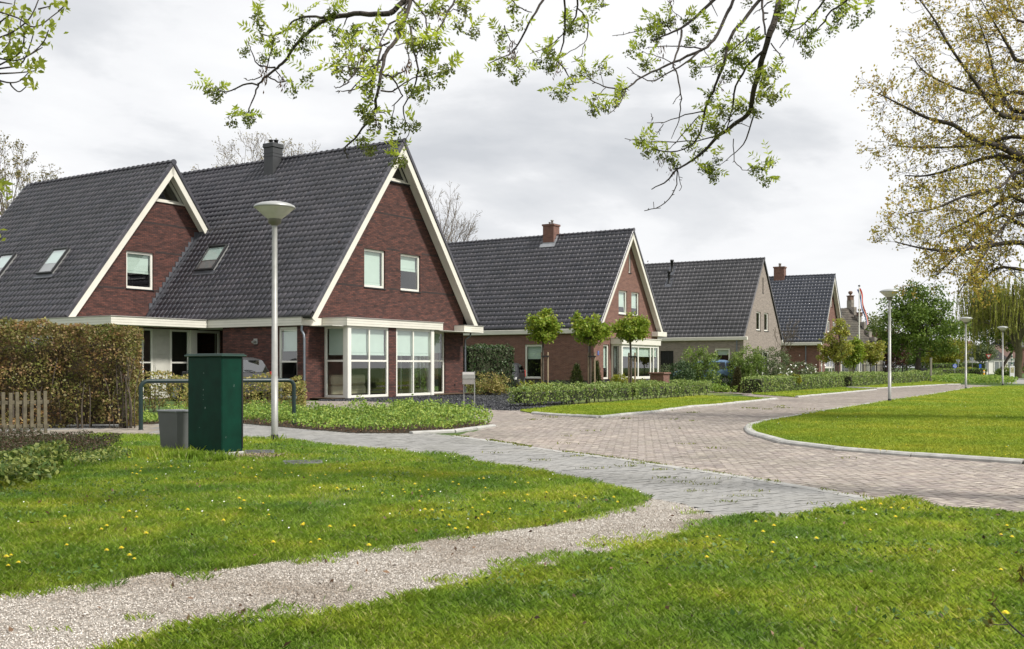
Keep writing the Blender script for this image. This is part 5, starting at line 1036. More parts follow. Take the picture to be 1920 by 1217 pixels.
# ------------------------------------------------------------------ cars
CARG = glass_mat('car_glass', (0.10, 0.11, 0.11), 0.06)
def car(name, label, x, y, rot, paint, Lc=4.1, Wc=1.74, Hc=1.5, z=0.0, plate=False):
    t = thing(name, label, 'car', (x, y, z), rot); P = surf('car_paint', paint, 0.35, metal=0.2, var=0.03); hw = Wc/2
    st = [(0, .30, .60, .62, .74), (.06, .24, .72, .74, .82), (.55, .22, .80, .86, .93), (1.05, .22, .90, .98, .96), (1.75, .22, .92, Hc*0.90, 1), (2.1, .22, .93, Hc*0.97, 1), (2.6, .22, .94, Hc, 1), (3.3, .22, .95, Hc*0.985, 1), (3.72, .22, .96, Hc*0.94, .99), (3.95, .24, .98, 1.06, .97), (4.06, .26, .90, .92, .93), (4.1, .34, .66, .68, .86)]
    k = Lc/4.1; rows = []
    for sx, zb, belt, top, ww in st:
        w = hw*ww; cab = top > belt+0.1; rw = w*0.76 if cab else w*0.88
        half = [(w*0.90, zb), (w, zb+0.14), (w, min(belt-0.1, top-.02)), (w*0.975, belt if cab else min(belt, top)-0.01), (rw, top-0.06 if cab else top-0.005), (rw*0.82, top), (0, top+0.012)]
        rows.append([(sx*k, -a, b) for a, b in half]+[(sx*k, a, b) for a, b in half[::-1][1:]])
    m = MB(); m.grid(rows); m.face(rows[0]); m.face(rows[-1][::-1]); b = m.build('body', P, t)
    # glass, a few millimetres proud of the shell
    def side(s, pts): return [(px_*k, s*(hw*(0.985-(0.985-0.775)*((pz-.95)/(Hc-1.01)))+0.004), pz) for px_, pz in pts]
    for s in (-1, 1):
        for pts in ([(1.30, .97), (2.42, .98), (2.42, Hc-.13), (1.95, Hc-.15)], [(2.50, .98), (3.32, 1.0), (3.28, Hc-.14), (2.50, Hc-.13)], [(3.38, 1.0), (3.80, 1.02), (3.68, Hc-.18), (3.36, Hc-.15)]): m = MB(); m.face(side(s, pts)); m.build('side_window', CARG, t)
    m = MB(); m.face([(3.99*k, -hw*.80, 1.06), (3.99*k, hw*.80, 1.06), (3.76*k, hw*.66, Hc-.13), (3.76*k, -hw*.66, Hc-.13)]); rw_ = m.build('rear_window', glass_mat('rear_glass', (0.3, 0.33, 0.33), 0.30), t)
    m = MB(); m.tube([(4.03*k, 0.0, 1.07), (4.0*k, -0.15, 1.12), (3.98*k, -0.45, 1.14)], 0.014, 5); m.build('wiper', BLACK, rw_)
    m = MB(); m.face([(1.02*k, -hw*.80, 1.0), (1.02*k, hw*.80, 1.0), (1.78*k, hw*.68, Hc-.12), (1.78*k, -hw*.68, Hc-.12)]); m.build('windscreen', CARG, t)
    for s in (-1, 1):
        m = MB(); m.obox((3.98*k, s*hw*0.93-0.06, .70), (0.10, 0, 0), (0, 0.13, 0), (-0.05, 0, .38), 0.02); m.build('tail_light', surf('tail_red', (0.45, 0.02, 0.015), 0.25), t)
        m = MB(); m.obox((0.02, s*hw*0.72-0.14, .58), (0.12, 0, 0), (0, 0.28, 0), (0.05, 0, .14), 0.02); m.build('headlight', surf('headlamp', (0.5, 0.5, 0.5), 0.15), t)
        m = MB(); m.obox((1.33*k, s*(hw+0.10)-0.09, .95), (0.10, 0, 0), (0, 0.18, 0), (0, 0, .14), 0.03); m.build('wing_mirror', BLACK, t)
        for xx in (0.75*k, 3.3*k):
            m = MB(); prof = [(0.0, -0.09), (0.20, -0.09), (0.22, -0.11), (0.31, -0.11), (0.325, -0.08), (0.325, 0.08), (0.31, 0.10), (0.0, 0.10)]
            rows = [[(xx+r*math.cos(a), s*(hw-0.08)-s*yy, 0.325+r*math.sin(a)) for a in [2*math.pi*q/20 for q in range(20)]] for r, yy in prof]; m.grid(rows, closed=True); w = m.build('wheel', BLACK, t)
            m = MB(); m.face([(xx+0.2*math.cos(a), s*(hw+0.014), 0.325+0.2*math.sin(a)) for a in [2*math.pi*q/14 for q in range(14)]]); m.build('rim', STEEL, w)
    m = MB(); m.box(4.09*k, 4.13*k, -hw*.8, hw*.8, .32, .50, 0.015); m.box(-0.03, 0.01, -hw*.66, hw*.66, .34, .50, 0.015); m.build('bumper', surf('bumper_grey', (0.03, 0.03, 0.032), 0.5), t)
    if plate:
        for xx in ((-0.04, -0.03), (4.13*k, 4.14*k)): m = MB(); m.box(xx[0], xx[1], -.26, .26, .42, .53); m.build('licence_plate', surf('plate_yellow', (0.75, 0.45, 0.02), 0.4), t)
    return t
def hloc(u, v, O=(-7.152, 39.655), ang=56.94): c, s = math.cos(R(ang)), math.sin(R(ang)); return O[0]+u*c-v*s, O[1]+u*s+v*c
x, y = hloc(-3.15, 4.4); car('parked_car', 'dark silver hatchback parked by the big house, seen between cabinet and lamp', x, y, R(56.94-90), (0.05, 0.05, 0.053), Hc=1.62)
x, y = atY(941, 54.0); car('parked_car', 'black car with yellow plate, half hidden behind the ivy clad hedge', x, y, R(84), (0.012, 0.012, 0.014), plate=True, Hc=1.47)
x, y = atY(1246, 61.5); car('parked_car', 'blue car with a red tail light behind shrubs before the third house', x, y, R(-6), (0.09, 0.16, 0.26), Hc=1.55, Lc=4.3, z=0.12)

# ------------------------------------------------------------------ hedges and shrubs
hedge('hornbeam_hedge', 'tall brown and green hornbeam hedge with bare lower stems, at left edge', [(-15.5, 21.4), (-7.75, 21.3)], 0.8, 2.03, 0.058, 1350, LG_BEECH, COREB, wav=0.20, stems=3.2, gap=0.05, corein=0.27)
q = [(-15.4, 20.98), (-7.6, 20.95)]
S = []
for k in range(34):
    xx = -13+5.5*rng.random() if k < 26 else -7.9+rng.random()*0.3; yy = 20.92+rng.normal(0, .04); top = rng.uniform(0.8, 1.7); S += poly_segs(curve([(xx, yy, 0), (xx+rng.normal(0, .04), yy-.02, top*.5), (xx+rng.normal(0, .12), yy, top)], 3), rng.uniform(0.010, 0.026), 0.006)
hh = [o for o in bpy.data.objects if o.name == 'hornbeam_hedge'][0]; o = segs_mesh('stems', S, BARK, hh, 6); o.location = (-hh.location[0], -hh.location[1], 0)
# the bed of ground cover between path and driveway
hb = lambda x, y: 0.06+0.24*vnoise(x, y, 1.2, 3)**1.4+0.36*vnoise(x, y, 0.33, 7)**2.4
c0 = np.array(P_bed).mean(0); shrink = [tuple(c0+(np.array(p)-c0)*0.998) for p in P_bed]
cover('ground_cover', 'fresh green leafy ground cover filling the bed between path and driveway', shrink, 560, 0.060, LG_GC, hb)
cover('ground_cover_stubs', 'brown leaf litter under the ground cover bed', shrink, 90, 0.05, LIT, lambda x, y: 0.03+0*x, aspect=0.5)
for (a, b, lb, h_) in (((258, 772), (352, 772), 'golden green barberry hedge left of the green cabinet, behind the rail', 0.95), ((452, 773), (566, 771), 'orange tipped golden barberry row behind the lamp post', 0.86)):
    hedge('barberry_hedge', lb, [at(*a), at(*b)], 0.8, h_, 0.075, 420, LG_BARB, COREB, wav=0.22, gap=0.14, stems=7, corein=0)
# left bed
Lb = poly_px([(-90, 838), (60, 836), (150, 838), (232, 846), (190, 862), (110, 872), (20, 880), (-90, 884)]); cover('heather', 'brown purple heather mounds in the bed at left edge', Lb, 2600, 0.035, LG_HEATH, lambda x, y: 0.08+0.16*vnoise(x, y, 0.7, 5)+0.12*vnoise(x, y, 0.25, 4), aspect=0.35)
Lb = poly_px([(-90, 884), (20, 878), (75, 884), (132, 892), (95, 908), (30, 926), (-40, 936), (-90, 938)]); cover('variegated_shrub', 'yellow edged variegated leaves spreading over the lawn at left', Lb, 1500, 0.07, LG_PALE, lambda x, y: 0.10+0.22*vnoise(x, y, 0.6, 15)+0.1*vnoise(x, y, 0.2, 14), aspect=0.5)
Lb = poly_px([(120, 862), (215, 852), (250, 862), (200, 880), (140, 886)]); cover('low_weeds', 'dull sparse weeds between heather and lawn', Lb, 500, 0.06, LG_PALE, lambda x, y: 0.12+0*x, aspect=0.4)
# row of low hedge plants along the grass verge
a0, a1 = Vector(at(968, 765)), Vector(at(1322, 743))
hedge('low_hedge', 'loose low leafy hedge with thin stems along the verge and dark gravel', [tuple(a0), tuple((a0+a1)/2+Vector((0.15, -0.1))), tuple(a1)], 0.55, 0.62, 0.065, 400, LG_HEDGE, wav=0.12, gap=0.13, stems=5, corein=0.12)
hedge('box_hedge', 'dense clipped low hedge right of the garden path, nearest of the clipped hedges', [at(1409, 739), at(1567, 727.3)], 1.0, 0.76, 0.08, 260, LG_HEDGE, wav=0.04)
hedge('box_hedge', 'clipped low hedge behind the second lamp, with a rounded near end', [at(1576, 727), at(1640, 722), at(1712, 717.5)], 1.3, 0.78, 0.10, 130, LG_HEDGE, wav=0.05)
hedge('box_hedge', 'thin far clipped hedge in front of the last house', [atY(1530, 78), atY(1650, 92)], 0.7, 0.80, 0.12, 90, LG_HEDGE)
hedge('box_hedge', 'short bushy end of the clipped hedge near the black fence', [at(1712, 716), at(1752, 713)], 1.5, 0.85, 0.12, 90, LG_HEDGE, wav=0.12)
hedge('ivy_hedge', 'tall dark green ivy clad hedge block between first and second house', [atY(872, 48.5), atY(956, 49.5)], 0.9, 2.22, 0.10, 170, LG_IVY, wav=0.10, gap=0.25)
cover('ground_cover', 'bright green ground cover strip along the far road bend', poly_px([(1740, 716), (1770, 719), (1800, 721), (1880, 722.5), (1908, 721.5), (1880, 714), (1800, 709), (1760, 708)]), 90, 0.16, LG_GC, lambda x, y: 0.22+0.35*vnoise(x, y, 1.6, 3))
def B(*a): return a
def scrub(label, px, Y, w, h, leaf, mat, n=2600, name='shrub', cat='shrub', parts=None, **k):
    x, y = atY(px, Y); bl = parts or [(0, 0, h*0.55, w/2, w/2*0.8, h*0.45), (w*0.22, 0, h*0.4, w*0.3, w*0.3, h*0.38), (-w*0.24, 0.1, h*0.38, w*0.28, w*0.3, h*0.36)]
    return bush(name, label, x, y, bl, n, leaf, mat, cat, **k)
scrub('loose yellow green shrubs at the foot of the ivy hedge', 915, 45, 2.0, 0.95, 0.085, LG_BARB, 2600, stems=24)
scrub('bright lime green low shrub right of the black car', 1000, 46, 1.6, 0.62, 0.09, LG_YEL, 1500)
scrub('pale variegated low shrub between lime shrub and conifer', 1050, 48, 1.4, 0.62, 0.07, LG_OLIVE, 1400)
scrub('lime green shrub below the bay window of the second house', 1168, 50, 1.2, 0.95, 0.10, LG_YEL, 1300)
scrub('smaller lime green shrub by the trunk of the rightmost standard tree', 1200, 51, 1.0, 0.72, 0.10, LG_YEL, 900)
scrub('dark rounded holly bush right of the brick pillar', 1277, 53.5, 1.30, 1.52, 0.085, LG_IVY, 4200, parts=[(0, 0, 0.78, 0.68, 0.6, 0.76)], shell=6)
scrub('greyish bush between brick pillar and holly bush', 1248, 55, 0.8, 1.40, 0.07, LG_OLIVE, 1500)
scrub('tall airy green shrub in front of the third house, left of the blue car', 1312, 59, 2.3, 2.45, 0.12, LG_BUSH, 3600, stems=40, cr=0.22)
scrub('large leafy shrub hiding the blue car, darker green', 1398, 60, 2.2, 2.55, 0.12, LG_BUSH, 4200, stems=30, cr=0.22)
scrub('broad grey green shrub right of the blue car, before the grey gable', 1446, 62, 2.6, 2.5, 0.11, LG_OLIVE, 4200, stems=40, cr=0.22)
scrub('rose bush with white blossom behind the clipped hedge', 1500, 60, 2.2, 1.55, 0.10, LG_OLIVE, 2600, stems=20)
x, y = atY(1500, 60); q = np.column_stack([x+rng.normal(0, .75, 46), y-0.9+rng.normal(0, .1, 46), 1.0+rng.normal(0, .3, 46)]); rb = [o for o in bpy.data.objects if o.get('label', '').startswith('rose bush')][0]; o = np_mesh('blossom', kites(q-np.array([x, y, 0]), 0.11, 0.9), 4, WHITE2, rb)
for px, lb in ((1467, 'left one of two yellow green clipped balls behind the hedge'), (1490, 'right one of two yellow green clipped balls behind the hedge')): scrub(lb, px, 53, 0.7, 0.95, 0.06, LG_YEL, 1500, name='clipped_ball', parts=[(0, 0, 0.58, 0.33, 0.33, 0.32)], shell=8, group='clipped balls behind the hedge', cr=0.05)
for px, lb, w in ((1350, 'low green mound plant left of the small brown conifer', 0.9), (1362, 'low green hosta like plant beside the garden path', 0.9), (1340, 'low leafy plant at the edge of the garden path, left', 0.8)): scrub(lb, px, 51.5-w*2, w, 0.42, 0.09, LG_GC, 500, name='low_plant', stems=2)
scrub('dark low hedge piece below the blue car', 1362, 60.5, 1.5, 0.85, 0.10, LG_IVY, 1300, shell=6)
def conifer(label, px, Y, h, w, mat=LG_CON, n=3800):
    x, y = atY(px, Y); t = thing('conifer', label, 'conifer', (x, y, 0)); z = rng.random(n)**1.3; r = (1-z)**0.75*w/2*np.sqrt(rng.uniform(0.35, 1, n))*(1+0.25*(vnoise(z*9, z*0, 0.6)-.5)); a = rng.random(n)*6.283
    P = np.column_stack([r*np.cos(a), r*np.sin(a), 0.04+z*(h-0.04)])+rng.normal(0, .05, (n, 3)); dd = unit(np.column_stack([np.cos(a), np.sin(a), np.full(n, 0.9)])+rng.normal(0, .3, (n, 3))); np_mesh('foliage', kites(P, 0.085, 0.3, 0, dd), 4, mat, t)
    segs_mesh('trunk', poly_segs([(0, 0, 0), (0, 0, h*0.8)], 0.035, 0.01), BARK, t, 6); return t
conifer('broad dark conifer left of the middle standard tree', 1081, 49, 1.36, 0.95); conifer('slim dark conifer right of the middle standard tree', 1118, 50, 1.5, 0.62)
conifer('small brownish conifer beside the garden path of the third house', 1383, 50, 1.2, 0.62, leafmat('brown_conifer', [(0.05, 0.05, 0.02), (0.09, 0.085, 0.03), (0.07, 0.06, 0.03)]))
x, y = atY(1237, 51.0); t = thing('brick_pillar', 'low square red brick pillar with a flat cap at the garden edge', 'pillar', (x, y, 0), R(57.6)); m = MB(); m.box(-.36, .36, -.36, .36, 0, 0.90); m.build('shaft', BR2, t, uv=True); m = MB(); m.box(-.42, .42, -.42, .42, 0.90, 0.98, 0.01); m.build('cap', BR2, t, uv=True)

# ------------------------------------------------------------------ trees
for i, (px, lb, bl) in enumerate(((1018, 'left one of three round headed standard maples, tallest leader at top', [(0, 0, 2.95, .72, .7, .62), (.12, 0, 3.45, .38, .4, .40), (-.35, 0, 3.25, .3, .4, .36)]),
        (1106, 'middle one of three standard maples with a forked crown top', [(.02, 0, 2.85, .82, .75, .56), (-.55, 0, 3.35, .26, .35, .42), (.18, 0, 3.45, .24, .3, .44), (.55, 0, 2.8, .42, .4, .42)]),
        (1182, 'right one of three standard maples with yellowish spreading crown', [(0, 0, 2.9, .80, .75, .50), (-.5, 0, 3.15, .4, .4, .42), (.1, 0, 3.4, .38, .4, .36), (.6, 0, 3.15, .35, .4, .44)]))):
    x, y = atY(px, 46.5+i*0.9); tree('standard_maple', lb, x, y, bl, 170, 26, 0.16, 0.13, LG_MAPLE, 0.055, 2.35, cat='tree', group='three standard maples in the verge garden', stake=True, shell=2.2)
x, y = atY(1722, 98); tree('chestnut_tree', 'large dense dark green broadleaf tree behind the second lamp', x, y, [(0, 0, 4.7, 4.3, 3.8, 2.5), (-.3, 0, 6.8, 3.1, 3, 2.1), (1.4, 0, 6.9, 2.2, 2, 1.9), (-.6, 0, 8.4, 1.1, 1.2, .9), (-3.0, 0, 5.9, 1.4, 1.4, 1.2), (2.8, 0, 3.9, 1.6, 1.5, 1.5), (-2.6, 0, 3.5, 1.5, 1.5, 1.2)], 330, 52, 0.58, 0.24, LG_DARK, 0.26, 2.4, shell=2.0)
for px, Y, lb, bl, mt in ((1572, 67, 'young yellow green maple in front of the farthest house gable', [(0, 0, 2.6, 1.1, 1, 1.1), (.1, 0, 3.7, .6, .6, .6), (-1.0, 0, 2.2, .5, .5, .5), (-.5, 0, 1.9, .8, .7, .5)], LG_YEL), (1600, 72, 'small round green maple in the middle of three young trees', [(0, 0, 2.1, .85, .8, .95), (0.1, 0, 2.9, .5, .5, .4)], LG_MAPLE), (1632, 77, 'rusty yellow young maple left of the black iron fence', [(0, 0, 2.3, 1.05, 1, .85), (.5, 0, 2.8, .6, .6, .4)], LG_YEL)):
    x, y = atY(px, Y); tree('young_maple', lb, x, y, bl, 100, 26, 0.22, 0.17, LG_MAPLE if mt is LG_MAPLE else leafmat('young_maple_leaf', [(0.27, 0.30, 0.04), (0.36, 0.36, 0.07), (0.20, 0.25, 0.03), (0.38, 0.30, 0.08)]), 0.05, 1.3, group='young maples by the last house')
bare_tree('bare_tree', 'slender leafless young tree before the fourth roof', *atY(1475, 64), 4.2, 0.05, 4, None, bmat=TWIG, spread=0.45, minr=0.008)
dome_tree('wide budding tree with bare twigs rising behind the dark chimney', 497, 80, [(0, 0, 12.5, 5.2, 3, 5.4), (-2.5, 0, 11.5, 3.2, 2, 4.6), (2.8, 0, 11.8, 2.8, 2, 4.6)], 330, 0.32, LG_BUD, 0.11, 3)
dome_tree('bare twiggy tree behind the right verge of the big house', 810, 86, [(0, 0, 10.0, 3.6, 2.5, 5.0), (1.6, 0, 8.0, 2.2, 2, 4.2)], 220, 0.28, LG_BUD, 0.08, 1)
dome_tree('half bare tree with olive buds at the left edge behind the roof', 5, 74, [(0, 0, 11.0, 3.6, 3, 5.2), (-3, 0, 10, 4, 3, 4.6), (2.0, 0, 9.0, 2.0, 2, 4.2)], 330, 0.30, leafmat('olive_bud', [(0.16, 0.17, 0.04), (0.26, 0.20, 0.08), (0.12, 0.12, 0.04)]), 0.15, 5)
x, y = atY(1665, 130); tree('copper_beech', 'dark purple red tree behind the young maples', x, y, [(0, 0, 3.2, 2.6, 2, 2.6)], 120, 40, 0.6, 0.28, LG_RED, 0.2, 1.5)
x, y = atY(1222, 112); tree('copper_beech', 'red treetop showing between the second and third roofs', x, y, [(0, 0, 9.5, 2.0, 2, 2.7), (0, 0, 6, 3, 3, 3)], 120, 40, 0.6, 0.28, LG_RED, 0.25, 5)
x, y = atY(1783, 165); tree('lime_tree', 'yellow green tree left of the third lamp, beyond the roundabout', x, y, [(0, 0, 3.6, 3.3, 3, 2.2), (1, 0, 4.6, 1.6, 1.6, 1.1), (-2.4, 0, 2.6, 2, 2, 1.6)], 200, 40, 0.6, 0.32, LG_YEL, 0.2, 1.6)
x, y = atY(1842, 160); tree('olive_tree', 'grey green round headed tree between third lamp and warning sign', x, y, [(0, 0, 3.4, 1.9, 1.9, 1.4)], 120, 40, 0.5, 0.26, LG_OLIVE, 0.12, 2.0)
x, y = atY(1755, 190); tree('green_tree', 'mid green tree mass behind the chestnut trunk', x, y, [(0, 0, 3.0, 4.5, 3, 2.6), (-4, 0, 3.4, 3, 3, 2.6)], 220, 36, 0.8, 0.36, LG_BUSH, 0.25, 2)
x, y = atY(1645, 165); tree('green_tree', 'pale green tree top behind the stepped gable house', x, y, [(0, 0, 7.2, 3.4, 3, 2.6), (2, 0, 4.5, 3, 3, 2.6)], 160, 36, 0.8, 0.34, leafmat('pale_far_leaf', [(0.13, 0.17, 0.05), (0.18, 0.21, 0.07)]), 0.25, 3)
def willow():
    x, y = atY(1909, 116); t = thing('weeping_willow', 'big weeping willow with mossy trunk and hanging yellow green strands at right', 'tree', (x, y, 0)); S = poly_segs(curve([(0, 0, -.1), (-.05, 0, 1.2), (.1, 0, 2.8), (-.2, 0, 4.6)], 3), 0.46, 0.36); hubs = []
    for a, r, z in [(rng.uniform(0, 6.28), rng.uniform(1.5, 4.6), rng.uniform(6.5, 12.5)) for _ in range(24)]+[(3.1, 4.6, 8.5), (3.0, 3.8, 10.5), (3.3, 5.4, 6.8)]:
        e = (r*math.cos(a)*1.15, r*math.sin(a), z); s = (-.1, 0, rng.uniform(2.6, 4.6)); S += poly_segs(curve([s, (e[0]*.45, e[1]*.45, s[2]*.4+z*.6), e], 4), 0.16, 0.04); hubs.append(e)
    segs_mesh('trunk', S, BARKG, t, 8); P = []; D = []; T_ = []
    for hx, hy_, hz in hubs:
        for k in range(34):
            p = np.array([hx+rng.normal(0, 1.0), hy_+rng.normal(0, 1.0), hz+rng.normal(0, .7)]); ln = rng.uniform(1.4, 4.2); n = int(ln*17); s = np.sort(rng.random(n))*ln; q = p+np.column_stack([np.sin(s*1.1+k)*0.12, np.cos(s*1.3+k)*0.10, -s]); q = q[q[:, 2] > 1.7]
            P.append(q); D.append(np.tile([[0, 0, -1.0]], (len(q), 1))+rng.normal(0, .45, (len(q), 3))); T_.append(list(p)+list(p+np.array([0, 0, -min(ln, p[2]-1.7)]))+[0.012, 0.006])
    P = np.concatenate(P); D = unit(np.concatenate(D)); np_mesh('crown', kites(P, 0.26, 0.34, 0, D), 4, LG_WILLOW, t); segs_mesh('strands', T_, TWIG, t, 3); return t
willow()
x, y = atY(1872, 124); tree('chestnut_tree', 'dark green broadleaf tree partly in front of the willow, behind the fourth lamp', x, y, [(-1.2, 0, 6.2, 2.6, 2, 2.5), (0.5, 0, 8.0, 2.8, 2, 2.2), (1.2, 0, 4.6, 2.4, 2, 1.4)], 170, 40, 0.6, 0.28, LG_DARK, 0.2, 3.0, lean=(1.6, 0))

# the big oak whose limbs reach in from the right
def oak():
    Y0 = 23.0; bx = 14.4; t = thing('oak_tree', 'big oak in fresh ochre green leaf reaching in from the right edge', 'tree', (bx, Y0, 0)); off = np.array([bx, Y0, 0]); S = poly_segs(curve([(0, 0, -.2), (.1, 0, 2), (-.1, 0, 4.2), (.2, .2, 6.6), (.1, 0, 9.5), (.3, 0, 12)], 3), 0.50, 0.12); tips = []
    c2 = lambda x, y: (1600+x/2.172, y/2.172)
    limbs = [([(695,640),(600,600),(480,560),(410,510),(300,480),(200,430),(100,380)], 4.6, -0.5, .085), ([(695,480),(590,460),(500,340),(400,200),(330,80),(270,0)], 6.0, -1.5, .07), ([(695,455),(640,440),(580,330),(550,200),(500,60)], 6.2, .8, .07), ([(695,250),(640,200),(590,120),(520,0)], 8.4, 0, .06),
        ([(695,655),(560,640),(430,680),(300,715),(210,715)], 4.4, 1.0, .06), ([(695,820),(640,800),(540,860),(430,920),(350,960)], 3.6, .5, .06), ([(695,990),(560,1000),(420,1020),(300,1015),(170,985)], 3.0, -.8, .06), ([(695,870),(600,940),(520,1060),(430,1190)], 3.4, -1.4, .055), ([(695,380),(600,390),(450,370),(300,300),(240,230)], 5.6, 1.6, .05), ([(695,700),(600,760),(450,800),(330,850),(220,870)], 4.0, -1.8, .045), ([(695,560),(520,590),(380,600),(250,600),(150,590)], 4.9, 2.0, .045), ([(695,1100),(600,1090),(540,1130),(500,1190)], 2.8, .6, .04), ([(695,90),(640,30),(600,-60)], 9.0, 1, .04), ([(695,760),(640,700),(590,640),(560,560),(600,480)], 4.2, 2.2, .04), ([(695,920),(600,880),(480,980),(380,1080),(330,1130)], 3.4, 2.0, .04)]
    for pts, zt, dy, r in limbs:
        P = [np.array(up(*c2(x, y), Y0+dy*min(1, i*0.4)))-off for i, (x, y) in enumerate(pts)]; e = P[0]; P = [np.array([0.05, 0, zt]), np.array([e[0]*0.5, dy*0.2, (zt+e[2])/2+0.15])]+P
        C = curve(P, 4); S += poly_segs(C, r*1.3, 0.012); n = len(C)
        for i in range(5, n):
            f = i/n
            for _ in range(1 if f < 0.5 else 2):
                dd = unit(C[i]-C[i-1]+rand_dirs(1)[0]*0.95+np.array([0, 0, 0.12])); grow(S, tips, C[i], dd, rng.uniform(0.28, 0.62)*(1.25-f*0.55), 0.013*(1.3-f), 2, 0.75, (1, 3), 0.72, 0.2, 0.02, 3, 0.0035)
    # rest of the crown, mostly beyond the frame
    for k in range(6):
        a = rng.uniform(-0.9, 0.9); z = rng.uniform(4, 10.5); grow(S, tips, (0.1, 0, z), (math.cos(a), math.sin(a), 0.5), rng.uniform(1.6, 2.3), 0.07, 4, 0.6, (2, 3), 0.75, 0.15, 0.03, 3, 0.006)
    segs_mesh('trunk', S, BARKD, t, 4); T = np.array(tips); P = np.repeat(T, 5, 0)+rng.normal(0, 0.05, (len(T)*5, 3)); np_mesh('crown', kites(P, 0.066, 0.62), 4, LG_OAK, t); print('oak tips', len(T))
oak()

